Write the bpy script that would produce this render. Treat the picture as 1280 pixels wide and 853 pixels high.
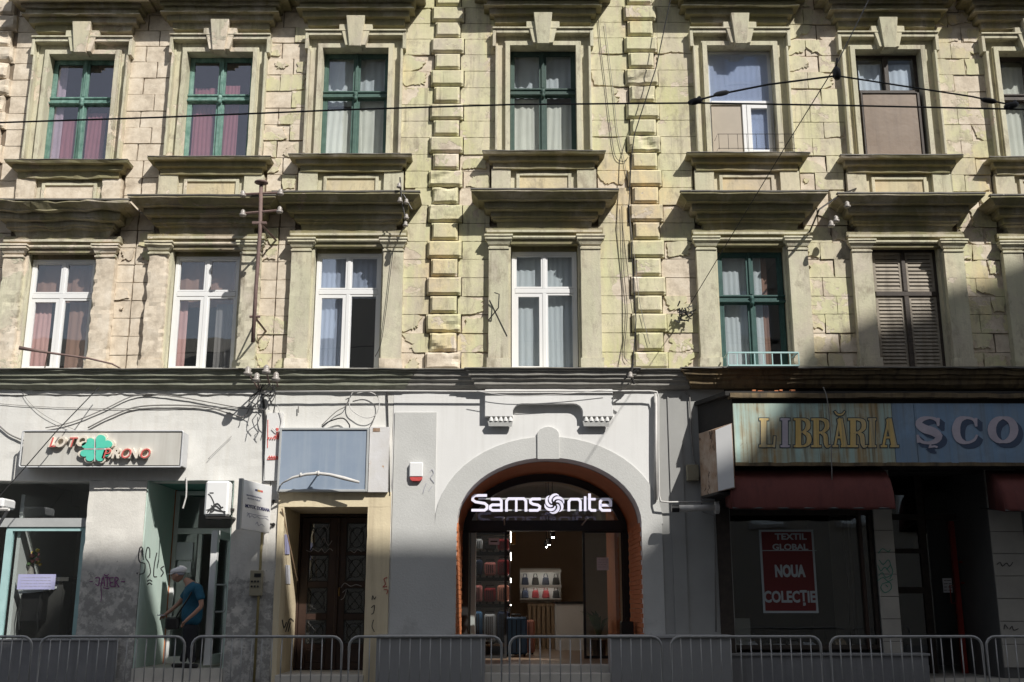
import bpy, bmesh, math, random
from mathutils import Vector, Matrix, noise
R = math.radians
rnd = random.Random(7)
for o in list(bpy.data.objects): bpy.data.objects.remove(o)
scn = bpy.context.scene
COL = scn.collection

# ---------------------------------------------------------------- camera, light
FPX, CAMY, CAMZ, PITCH = 1345.0, -18.3, 1.5, R(13.9)
cam = bpy.data.cameras.new('camera'); camo = bpy.data.objects.new('camera', cam); COL.objects.link(camo)
camo.location = (0, CAMY, CAMZ); camo.rotation_euler = (R(90) + PITCH, 0, 0)
cam.sensor_width = 36; cam.lens = FPX / 1280 * 36; cam.clip_start = .1; cam.clip_end = 2000
scn.camera = camo
SUN = Vector((.68, -.90, 1.03)).normalized()
w = bpy.data.worlds.new('World'); scn.world = w; w.use_nodes = True
nt = w.node_tree; bg = nt.nodes['Background']
sky = nt.nodes.new('ShaderNodeTexSky'); sky.sky_type = 'NISHITA'; sky.sun_disc = False
sky.sun_elevation = math.asin(SUN.z); sky.sun_rotation = math.atan2(SUN.x, SUN.y)
hs = nt.nodes.new('ShaderNodeHueSaturation'); hs.inputs['Saturation'].default_value = .42      # hazy city sky
nt.links.new(sky.outputs[0], hs.inputs['Color']); nt.links.new(hs.outputs[0], bg.inputs[0]); bg.inputs[1].default_value = .125
sl = bpy.data.lights.new('sun', 'SUN'); sl.energy = 5.0; sl.angle = R(.55); sl.color = (1, .965, .90)
so = bpy.data.objects.new('sun', sl); COL.objects.link(so); so.rotation_euler = SUN.to_track_quat('Z', 'Y').to_euler()
scn.view_settings.view_transform = 'Standard'; scn.view_settings.look = 'None'
scn.view_settings.gamma = 1; scn.view_settings.exposure = 0.04
scn.render.engine = 'CYCLES'
scn.cycles.max_bounces = 8; scn.cycles.transparent_max_bounces = 12

# ---------------------------------------------------------------- image coordinates: where the line of sight of a pixel meets a plane
def W(px, py, y=0.0):
    u = (px - 640) / FPX; v = (426.5 - py) / FPX
    dy = math.cos(PITCH) - v * math.sin(PITCH); dz = math.sin(PITCH) + v * math.cos(PITCH)
    t = (y - CAMY) / dy
    return t * u, CAMZ + t * dz
def X(px, py=700, y=-.12): return W(px, py, y)[0]
def Z(py, y=-.12, px=640): return W(px, py, y)[1]
BAY_PX = [87, 264, 439, 680, 934, 1124, 1309]           # bay positions in image pixels; bay heights are shifted to follow the lens distortion
LENS_DY = [(-40, [12, 9, 5, 0, 1.5, 7, 9]), (57, [11, 8, 3, 0, 0, 5, 7]), (189, [11, 7, 4, 0, 2, 5, 7.5]), (237, [13, 7.6, 3, 0, 2.5, 5, 7.4]), (293, [12, 8, 4, 0, 2.5, 6, 8]), (325, [9, 5, 1.5, 0, 0, 1, 2]), (463, [3, 2, 1, 0, 0, 0, 0])]  # downward shift of each bay at several image rows, in image pixels
def sag(px, py):
    def row(t):
        if px <= BAY_PX[0]: return t[0] + (t[0] - t[1]) * .6 * (BAY_PX[0] - px) / 180
        for i in range(6):
            if px <= BAY_PX[i + 1]: f = (px - BAY_PX[i]) / (BAY_PX[i + 1] - BAY_PX[i]); return t[i] + (t[i + 1] - t[i]) * f
        return t[-1]
    if py <= LENS_DY[0][0]: return row(LENS_DY[0][1])
    for (a, ta), (b, tb) in zip(LENS_DY, LENS_DY[1:]):
        if py <= b: f = (py - a) / (b - a); return row(ta) * (1 - f) + row(tb) * f
    return 0
def bz(xc, py, y=0.0):
    px = 640 + xc * 69
    return W(px, py + sag(px, py), y)[1]

# ---------------------------------------------------------------- materials
MATS = {}
def nd(nt, t, **k):
    n = nt.nodes.new(t)
    for a, b in k.items(): setattr(n, a, b)
    return n
def lk(nt, a, b): nt.links.new(a, b)
def ramp(nt, fac, stops):
    r = nd(nt, 'ShaderNodeValToRGB'); el = r.color_ramp.elements
    while len(el) < len(stops): el.new(.5)
    for e, (p, c) in zip(el, stops):
        e.position = p; e.color = (*c, 1) if len(c) == 3 else c
    lk(nt, fac, r.inputs[0]); return r.outputs[0]
def tex(nt, vec, scale, detail=5, rough=.6, dist=0, stretch=None):
    if stretch:
        m = nd(nt, 'ShaderNodeMapping'); m.inputs['Scale'].default_value = stretch; lk(nt, vec, m.inputs[0]); vec = m.outputs[0]
    n = nd(nt, 'ShaderNodeTexNoise'); n.inputs['Scale'].default_value = scale; n.inputs['Detail'].default_value = detail
    n.inputs['Roughness'].default_value = rough; n.inputs['Distortion'].default_value = dist
    lk(nt, vec, n.inputs['Vector']); return n.outputs[0]
def mix(nt, f, a, b, mode='MIX'):
    m = nd(nt, 'ShaderNodeMix', data_type='RGBA', blend_type=mode)
    for s, v in ((m.inputs[0], f), (m.inputs[6], a), (m.inputs[7], b)):
        if isinstance(v, (int, float)): s.default_value = v
        elif isinstance(v, tuple): s.default_value = (*v, 1)
        else: lk(nt, v, s)
    return m.outputs[2]
def math_(nt, op, a, b=0.0, clamp=False):
    m = nd(nt, 'ShaderNodeMath', operation=op); m.use_clamp = clamp
    for s, v in ((m.inputs[0], a), (m.inputs[1], b)):
        if isinstance(v, (int, float)): s.default_value = v
        else: lk(nt, v, s)
    return m.outputs[0]
def newmat(name):
    m = bpy.data.materials.new(name); m.use_nodes = True; MATS[name] = m
    return m, m.node_tree, m.node_tree.nodes['Principled BSDF']
def bump(nt, b, h, strength, dist=.01):
    n = nd(nt, 'ShaderNodeBump'); n.inputs['Strength'].default_value = strength; n.inputs['Distance'].default_value = dist
    lk(nt, h, n.inputs['Height']); lk(nt, n.outputs[0], b.inputs['Normal'])
def pos(nt): return nd(nt, 'ShaderNodeNewGeometry').outputs['Position']

def pm(name, c1, c2=None, scale=2.0, rough=.8, bs=25, bstr=.4, streak=None, streak_amt=.5, spots=None, spot_pos=.62, metal=0, bdist=.01, obj=False, spec=.5):
    """weathered surface: two tones, optional vertical streaks and patches of a third tone"""
    m, nt, b = newmat(name)
    p = nd(nt, 'ShaderNodeTexCoord').outputs['Object'] if obj else pos(nt)
    c2 = c2 or tuple(x * .8 for x in c1)
    n1 = tex(nt, p, scale, 7, .65)
    col = ramp(nt, n1, [(.33, c1), (.68, c2)])
    if streak:
        s = tex(nt, p, 1.0, 5, .6, stretch=(9, 9, .45))
        f = ramp(nt, s, [(.48, (0, 0, 0)), (.72, (streak_amt,) * 3)])
        col = mix(nt, f, col, streak)
    if spots:
        s = tex(nt, p, scale * 2.3, 9, .72, .4)
        f = ramp(nt, s, [(spot_pos, (0, 0, 0)), (spot_pos + .05, (1, 1, 1))])
        col = mix(nt, f, col, spots)
    lk(nt, col, b.inputs['Base Color']); b.inputs['Roughness'].default_value = rough; b.inputs['Metallic'].default_value = metal
    b.inputs['Specular IOR Level'].default_value = spec
    if bstr: bump(nt, b, tex(nt, p, bs, 6, .7), bstr, bdist)
    return m

def grime(name, c1, c2, dark, z0, z1):
    """paint soiled and blistered over the lowest metres"""
    m, nt, b = newmat(name); p = pos(nt); sep = nd(nt, 'ShaderNodeSeparateXYZ'); lk(nt, p, sep.inputs[0])
    col = ramp(nt, tex(nt, p, 1.6, 7, .65), [(.35, c1), (.65, c2)])
    mr = nd(nt, 'ShaderNodeMapRange'); lk(nt, sep.outputs[2], mr.inputs[0]); mr.inputs[1].default_value = z1; mr.inputs[2].default_value = z0; mr.inputs[3].default_value = -.28; mr.inputs[4].default_value = .10
    n1 = math_(nt, 'ADD', tex(nt, p, 2.1, 9, .7, .5), mr.outputs[0])
    col = mix(nt, ramp(nt, n1, [(.46, (0, 0, 0)), (.62, (.85,) * 3)]), col, dark)
    col = mix(nt, ramp(nt, math_(nt, 'ADD', tex(nt, p, 7, 9, .75), mr.outputs[0]), [(.56, (0, 0, 0)), (.62, (.7,) * 3)]), col, tuple(x * .6 for x in dark))
    lk(nt, col, b.inputs['Base Color']); b.inputs['Roughness'].default_value = .9
    bump(nt, b, tex(nt, p, 30, 7, .75), .5, .012)
def facade_paint(name, tones, stucco, peel, tint=(1, 1, 1)):
    """old limewash in several tones that has come off in patches; peel is the share of bare render"""
    m, nt, b = newmat(name)
    p = pos(nt)
    sep = nd(nt, 'ShaderNodeSeparateXYZ'); lk(nt, p, sep.inputs[0])
    big = tex(nt, p, .55, 3, .5, .3, stretch=(1, 1, .55))
    a = ramp(nt, big, [(.36, tones[0]), (.47, tones[1]), (.56, tones[2]), (.66, tones[3])])
    st = tex(nt, p, 1.0, 5, .6, stretch=(7, 7, .35))
    a = mix(nt, ramp(nt, st, [(.45, (0, 0, 0)), (.75, (.55,) * 3)]), a, tuple(x * .62 for x in tones[1]))
    st2 = tex(nt, p, 1.7, 6, .65, stretch=(5, 5, .5))
    a = mix(nt, ramp(nt, st2, [(.52, (0, 0, 0)), (.7, (.6,) * 3)]), a, tones[4])
    fine = tex(nt, p, 9, 8, .75)
    a = mix(nt, ramp(nt, fine, [(.35, (.35,) * 3), (.6, (0, 0, 0))]), a, tuple(x * .7 for x in tones[1]))
    wet = tex(nt, p, .9, 6, .7, .5, stretch=(1, 1, .7))
    a = mix(nt, ramp(nt, wet, [(.50, (0, 0, 0)), (.66, (.75,) * 3)]), a, (.50, .44, .37))
    soot = tex(nt, p, 2.6, 9, .75, .3, stretch=(1.6, 1.6, .8))
    a = mix(nt, ramp(nt, soot, [(.52, (0, 0, 0)), (.68, (.75,) * 3)]), a, (.27, .23, .175))
    drip = math_(nt, 'MULTIPLY', ramp(nt, tex(nt, p, 1.0, 6, .65, stretch=(11, 11, .3)), [(.55, (0, 0, 0)), (.68, (1, 1, 1))]), ramp(nt, tex(nt, p, .7, 4, .6), [(.48, (0, 0, 0)), (.6, (.7,) * 3)]))
    a = mix(nt, drip, a, (.20, .175, .13))
    s = ramp(nt, tex(nt, p, 3.5, 8, .7), [(.3, stucco[0]), (.5, stucco[1]), (.7, stucco[2])])
    # bias of the peeling by place: the left end and the belt between the storeys have lost most paint
    mr = nd(nt, 'ShaderNodeMapRange'); lk(nt, sep.outputs[0], mr.inputs[0])
    mr.inputs[1].default_value = -2.9; mr.inputs[2].default_value = -5.2; mr.inputs[3].default_value = 0; mr.inputs[4].default_value = .115
    mr2 = nd(nt, 'ShaderNodeMapRange'); lk(nt, sep.outputs[0], mr2.inputs[0])
    mr2.inputs[1].default_value = 4.6; mr2.inputs[2].default_value = 6.2; mr2.inputs[3].default_value = 0; mr2.inputs[4].default_value = .045
    pn = tex(nt, p, 1.25, 10, .68, .35)
    f = math_(nt, 'ADD', pn, mr.outputs[0]); f = math_(nt, 'ADD', f, mr2.outputs[0])
    f = ramp(nt, f, [(1 - peel, (0, 0, 0)), (1 - peel + .012, (1, 1, 1))])
    col = mix(nt, f, a, s)
    col = mix(nt, 1.0, col, tint, 'MULTIPLY')
    lk(nt, col, b.inputs['Base Color']); b.inputs['Roughness'].default_value = .92; b.inputs['Specular IOR Level'].default_value = .2
    h = math_(nt, 'ADD', tex(nt, p, 28, 6, .75), math_(nt, 'MULTIPLY', f, -.9))
    bump(nt, b, h, .55, .012)
    return m

TON = [(.59, .57, .325), (.70, .65, .455), (.62, .605, .38), (.78, .62, .37), (.66, .56, .44)]
STU = [(.44, .37, .29), (.64, .555, .445), (.77, .69, .58)]
facade_paint('paint', TON, STU, .425)
facade_paint('paint_trim', [(.58, .56, .415), (.64, .605, .46), (.57, .55, .40), (.65, .585, .43), (.52, .485, .38)], STU, .33)
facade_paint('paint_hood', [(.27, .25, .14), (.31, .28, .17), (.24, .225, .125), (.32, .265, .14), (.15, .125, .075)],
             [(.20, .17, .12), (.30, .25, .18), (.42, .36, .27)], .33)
facade_paint('paint_panel', [(.64, .54, .33), (.68, .58, .38), (.62, .55, .38), (.66, .53, .34), (.55, .48, .36)], STU, .34)
facade_paint('bare_render', [(.66, .55, .45)] * 5, STU, .9)
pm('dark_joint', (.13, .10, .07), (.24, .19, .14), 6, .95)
pm('flashing', (.10, .095, .085), (.19, .175, .15), 3, .6, spots=(.42, .40, .34))
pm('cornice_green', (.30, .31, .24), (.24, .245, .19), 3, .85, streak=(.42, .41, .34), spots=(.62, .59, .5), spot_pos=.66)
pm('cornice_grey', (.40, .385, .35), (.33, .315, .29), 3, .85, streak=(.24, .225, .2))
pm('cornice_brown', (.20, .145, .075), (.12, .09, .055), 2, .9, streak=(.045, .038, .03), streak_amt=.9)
pm('white_wall', (.72, .71, .68), (.66, .65, .62), .8, .85, streak=(.55, .52, .46), streak_amt=.35)
pm('white_wall_clean', (.75, .745, .735), (.70, .695, .685), .8, .85, bs=60, bstr=.22, streak=(.60, .59, .57), streak_amt=.4)
pm('grey_wall', (.36, .36, .35), (.32, .32, .31), 1.5, .85, bs=90, bstr=.15)
pm('grey_wall_dark', (.30, .30, .30), (.27, .27, .27), 1.5, .85, bs=90, bstr=.15)
grime('grey_panel', (.56, .56, .545), (.51, .51, .495), (.40, .395, .38), .6, 1.9)
grime('pier_dirty', (.74, .715, .665), (.64, .615, .57), (.42, .41, .39), 1.7, 3.0)
pm('teal_reveal', (.60, .72, .66), (.54, .67, .60), 1.5, .8, streak=(.62, .68, .62))
pm('teal_dark', (.14, .34, .29), (.11, .28, .24), 2, .8)
pm('cream_surround', (.72, .62, .43), (.65, .55, .38), 1.6, .85, streak=(.42, .34, .23), streak_amt=.5, spots=(.72, .66, .54), spot_pos=.68)
pm('plinth_grey', (.24, .24, .245), (.19, .19, .20), 2, .85, streak=(.14, .14, .14))
pm('plinth_light', (.42, .42, .42), (.36, .36, .36), 2, .85, streak=(.28, .28, .28))
pm('orange_brick', (.58, .21, .085), (.50, .175, .07), 5, .8, bs=18, bstr=.8)
pm('orange_soffit', (.50, .18, .075), (.42, .15, .06), 3, .7, bs=40, bstr=.3)
pm('step_stone', (.60, .57, .51), (.50, .47, .42), 3, .8, bs=60)
pm('black_metal', (.012, .012, .013), (.02, .02, .02), 4, .4, bstr=0)
pm('white_pvc', (.80, .80, .80), (.76, .76, .76), 3, .35, bstr=0)
pm('grey_alu', (.45, .46, .46), (.38, .39, .39), 3, .4, bstr=0)
pm('teal_frame', (.09, .205, .17), (.23, .37, .32), 9, .6, streak=(.03, .08, .06), streak_amt=.9, bs=60)
pm('green_frame', (.026, .056, .047), (.045, .085, .07), 9, .6, streak=(.05, .10, .08), bs=60)
pm('green_light_frame', (.045, .095, .078), (.085, .155, .13), 9, .6, streak=(.03, .10, .07), bs=60)
pm('darkteal_frame', (.018, .062, .058), (.03, .09, .08), 9, .6, bs=60)
pm('brown_frame', (.03, .022, .018), (.06, .045, .035), 9, .6, bs=60)
pm('shutter_wood', (.36, .32, .265), (.27, .235, .19), 6, .8, streak=(.10, .085, .07), bs=60)
pm('brown_board', (.15, .10, .065), (.20, .14, .095), 1.3, .45, streak=(.10, .065, .045), bs=12, bstr=.2)
pm('beige_film', (.42, .36, .29), (.36, .31, .25), 1.5, .4, bstr=0)
pm('pale_teal_frame', (.42, .62, .62), (.34, .52, .52), 3, .5, bs=60, bstr=.1)
pm('door_wood', (.034, .018, .013), (.048, .025, .018), 5, .45, streak=(.025, .014, .012), bs=50, bstr=.2)
pm('iron', (.035, .035, .037), (.06, .055, .05), 8, .5, metal=.6)
pm('rusty_pipe', (.20, .135, .12), (.14, .09, .08), 8, .7, spots=(.30, .16, .10))
pm('galvanised', (.46, .46, .455), (.34, .34, .34), 9, .45, metal=.4, bs=50, bstr=.15)
pm('white_pipe', (.62, .61, .59), (.52, .50, .48), 6, .5)
pm('wire_black', (.015, .015, .016), (.02, .02, .02), 5, .6, bstr=0)
pm('wire_grey', (.24, .23, .22), (.18, .17, .16), 5, .6, bstr=0)
pm('porcelain', (.42, .39, .36), (.25, .22, .20), 20, .3, bstr=0)
pm('paper', (.70, .70, .74), (.64, .64, .70), 6, .7, bstr=0)
pm('lilac_paper', (.36, .36, .58), (.42, .42, .62), 6, .7, bstr=0)
pm('red_paint', (.50, .045, .045), (.58, .09, .08), 14, .6, bstr=.1)
pm('letter_red', (.62, .11, .10), (.66, .17, .15), 10, .5, bstr=0)
pm('clover_green', (.09, .58, .42), (.12, .62, .47), 5, .5, bstr=0)
pm('letter_backing', (.76, .70, .62), (.66, .58, .48), 9, .6, bstr=0)
pm('lightbox_face', (.60, .59, .55), (.53, .51, .47), 1.6, .5, streak=(.38, .35, .31), streak_amt=.4, bstr=0)
pm('lightbox_edge', (.58, .59, .60), (.48, .48, .49), 2, .4, bstr=0)
pm('lightbox_under', (.10, .09, .08), (.14, .12, .10), 3, .7)
pm('blank_blue', (.24, .30, .39), (.30, .355, .44), 1.1, .3, streak=(.36, .41, .47), streak_amt=.55, bstr=0)
pm('rust_panel', (.66, .65, .66), (.6, .58, .56), 3, .6, spots=(.42, .22, .08), spot_pos=.63)
pm('rusty_side', (.46, .38, .31), (.22, .115, .055), 2.2, .8, spots=(.07, .04, .025), spot_pos=.57, bs=22, bstr=.7)
pm('canopy_dark', (.022, .021, .020), (.032, .029, .026), 3, .85)
pm('awning_red', (.14, .036, .030), (.115, .03, .025), 2, .85, streak=(.07, .018, .017), bs=80, bstr=.2)
pm('poster_red', (.15, .018, .018), (.13, .016, .016), 2, .6, bstr=0)
pm('poster_text', (.42, .47, .49), (.38, .43, .45), 2, .6, bstr=0)
pm('tile', (.42, .40, .36), (.35, .33, .30), 2.5, .4, bs=40, bstr=.15)
pm('tile_dark', (.13, .13, .125), (.10, .10, .10), 2.5, .4, bs=40, bstr=.15)
pm('red_metal', (.32, .03, .02), (.24, .022, .016), 5, .45, bstr=0)
pm('asphalt', (.05, .05, .052), (.065, .064, .062), 3, .9, bs=120, bstr=.6)
pm('paving', (.17, .165, .155), (.21, .205, .195), 4, .85, bs=60)
pm('kerb', (.3, .295, .28), (.25, .24, .23), 4, .85)
pm('opposite_wall', (.34, .31, .26), (.30, .27, .23), .7, .9)
pm('roof_tile', (.16, .07, .045), (.11, .05, .035), 3, .85)
pm('room_wall', (.20, .18, .165), (.16, .145, .135), 1, .9, bstr=0)
pm('room_white', (.62, .62, .60), (.55, .55, .53), 1, .9, bstr=0)
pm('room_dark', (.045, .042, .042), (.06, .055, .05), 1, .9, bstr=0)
pm('shop_wall', (.46, .36, .27), (.38, .30, .22), 1, .8, bstr=0)
pm('shop_floor', (.24, .17, .115), (.19, .13, .09), 2, .35, bstr=0)
pm('oak', (.30, .21, .13), (.25, .17, .10), 3, .5, bstr=.1)
pm('black_text', (.015, .015, .018), (.02, .02, .022), 8, .7, bstr=0)
pm('navy_text', (.03, .03, .10), (.04, .04, .13), 8, .7, bstr=0)
pm('grey_text', (.35, .35, .42), (.4, .4, .48), 8, .7, bstr=0)
pm('spray_black', (.02, .02, .025), (.05, .05, .05), 12, .8, bstr=0)
pm('spray_purple', (.20, .045, .17), (.28, .08, .24), 12, .8, bstr=0)
pm('spray_green', (.05, .22, .16), (.07, .26, .2), 12, .8, bstr=0)
pm('spray_red', (.38, .05, .04), (.44, .08, .07), 12, .8, bstr=0)
pm('spray_white', (.30, .29, .30), (.2, .19, .2), 30, .8, bstr=0)
pm('skin', (.48, .27, .19), (.42, .23, .16), 8, .55, bstr=0, obj=True)
pm('shirt_blue', (.020, .125, .205), (.012, .075, .13), 5, .85, bs=40, bstr=.3)
pm('trousers_black', (.014, .014, .018), (.02, .02, .024), 5, .9, bs=40, bstr=.3)
pm('cap_white', (.84, .82, .84), (.78, .76, .78), 5, .85, bs=80, bstr=.2)
pm('leather_black', (.012, .011, .011), (.02, .018, .018), 6, .4)
pm('gold', (.55, .30, .04), (.45, .24, .03), 5, .4, bstr=0)
pm('meter_box', (.34, .31, .22), (.27, .24, .17), 6, .6)
pm('yellow_pipe', (.27, .22, .09), (.21, .17, .07), 6, .6)
pm('leaf_green', (.05, .10, .03), (.08, .14, .05), 8, .6, bstr=0)
pm('flower_yellow', (.62, .45, .05), (.55, .36, .04), 8, .6, bstr=0)
pm('flower_pink', (.55, .2, .2), (.5, .16, .17), 8, .6, bstr=0)
pm('brass', (.35, .22, .08), (.28, .17, .06), 8, .4, metal=.6, bstr=0)
for nm, c in (('case_red', (.20, .02, .025)), ('case_pink', (.42, .16, .15)), ('case_blue', (.06, .14, .26)), ('case_navy', (.02, .03, .06)),
              ('case_black', (.012, .012, .013)), ('case_silver', (.4, .42, .45)), ('case_salmon', (.5, .22, .16))):
    pm(nm, c, None, 5, .35, bstr=0)
for nm, c, c2 in (('curtain_white', (.78, .76, .70), (.68, .66, .60)), ('curtain_pink', (.62, .36, .34), (.52, .29, .28)),
                  ('curtain_net', (.60, .62, .65), (.53, .56, .60)), ('curtain_brown', (.30, .17, .13), (.24, .13, .10)),
                  ('curtain_grey', (.20, .18, .18), (.15, .135, .135)), ('curtain_rose', (.56, .30, .27), (.46, .24, .22)), ('blind_blue', (.66, .70, .80), (.58, .62, .72))):
    pm(nm, c, c2, 2, .9, bs=40, bstr=.15)

def glassmat(name, tint, refl, base=.03):
    m, nt, b = newmat(name)
    nt.nodes.remove(b)
    out = [n for n in nt.nodes if n.type == 'OUTPUT_MATERIAL'][0]
    tr = nd(nt, 'ShaderNodeBsdfTransparent'); tr.inputs[0].default_value = (*tint, 1)
    gl = nd(nt, 'ShaderNodeBsdfGlossy'); gl.inputs['Roughness'].default_value = .015; gl.inputs[0].default_value = (.95, .97, 1, 1)
    fr = nd(nt, 'ShaderNodeFresnel'); bf = nd(nt, 'ShaderNodeNewGeometry').outputs['Backfacing']
    lk(nt, math_(nt, 'SUBTRACT', 1.5, math_(nt, 'MULTIPLY', bf, .8333)), fr.inputs[0])
    f = math_(nt, 'ADD', math_(nt, 'MULTIPLY', fr.outputs[0], refl), base, True)
    ms = nd(nt, 'ShaderNodeMixShader'); lk(nt, f, ms.inputs[0]); lk(nt, tr.outputs[0], ms.inputs[1]); lk(nt, gl.outputs[0], ms.inputs[2])
    lk(nt, ms.outputs[0], out.inputs[0])
    nb = nd(nt, 'ShaderNodeBump'); nb.inputs['Strength'].default_value = .06; nb.inputs['Distance'].default_value = .02
    lk(nt, tex(nt, pos(nt), 1.4, 2, .5), nb.inputs['Height']); lk(nt, nb.outputs[0], gl.inputs['Normal'])
glassmat('glass', (.95, .97, .97), 1.5)
glassmat('glass_violet', (.84, .80, .86), 1.8, .04)
glassmat('glass_shop', (.93, .95, .95), 1.2, .02)
glassmat('glass_blue', (.90, .93, .98), 2.4, .08)
def emit(name, c, e):
    m, nt, b = newmat(name)
    b.inputs['Base Color'].default_value = (*c, 1); b.inputs['Emission Color'].default_value = (*c, 1); b.inputs['Emission Strength'].default_value = e
emit('lamp_white', (1, .93, .84), 8.0)
emit('lamp_spot', (1, .86, .68), 300.0)
emit('sign_letter', (.78, .76, .92), .14)

# sign print: rust streaks on painted tin
def tin(name, base, rust, amt, sp_=.66):
    m, nt, b = newmat(name); p = pos(nt)
    s = tex(nt, p, 1.0, 4, .6, stretch=(7, 7, .25))
    patch = ramp(nt, tex(nt, p, .9, 5, .6, .6), [(.36, (.15,) * 3), (.52, (1, 1, 1))])
    col = mix(nt, math_(nt, 'MULTIPLY', ramp(nt, s, [(.36, (0, 0, 0)), (.66, (amt,) * 3)]), patch), base, rust)
    col = mix(nt, ramp(nt, tex(nt, p, 1.6, 7, .7, .4), [(.5, (0, 0, 0)), (.7, (.6,) * 3)]), col, tuple(min(1, x * 1.25 + .05) for x in base))
    s2 = tex(nt, p, 1.3, 6, .6, stretch=(14, 14, .5))
    col = mix(nt, math_(nt, 'MULTIPLY', ramp(nt, s2, [(.5, (0, 0, 0)), (.66, (amt * .8,) * 3)]), patch), col, tuple(x * .45 for x in rust))
    sp = tex(nt, p, 5, 8, .7)
    col = mix(nt, ramp(nt, sp, [(.66, (0, 0, 0)), (.70, (.8,) * 3)]), col, (.12, .055, .025))
    lk(nt, col, b.inputs['Base Color']); b.inputs['Roughness'].default_value = .55
    bump(nt, b, tex(nt, p, 2.5, 4, .5), .3, .02)
tin('tin_rusty', (.38, .52, .48), (.40, .25, .09), 1.0)
tin('tin_blue', (.19, .31, .47), (.30, .30, .26), .35)
tin('gold_letter', (.66, .46, .15), (.52, .48, .36), .8)
pm('pale_letter', (.58, .53, .60), (.44, .40, .47), 4, .6, bstr=0)
pm('letter_outline', (.045, .07, .085), (.06, .085, .10), 6, .6, bstr=0)
pm('shade_blue', (.055, .085, .15), (.07, .10, .17), 6, .6, bstr=0)

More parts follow.
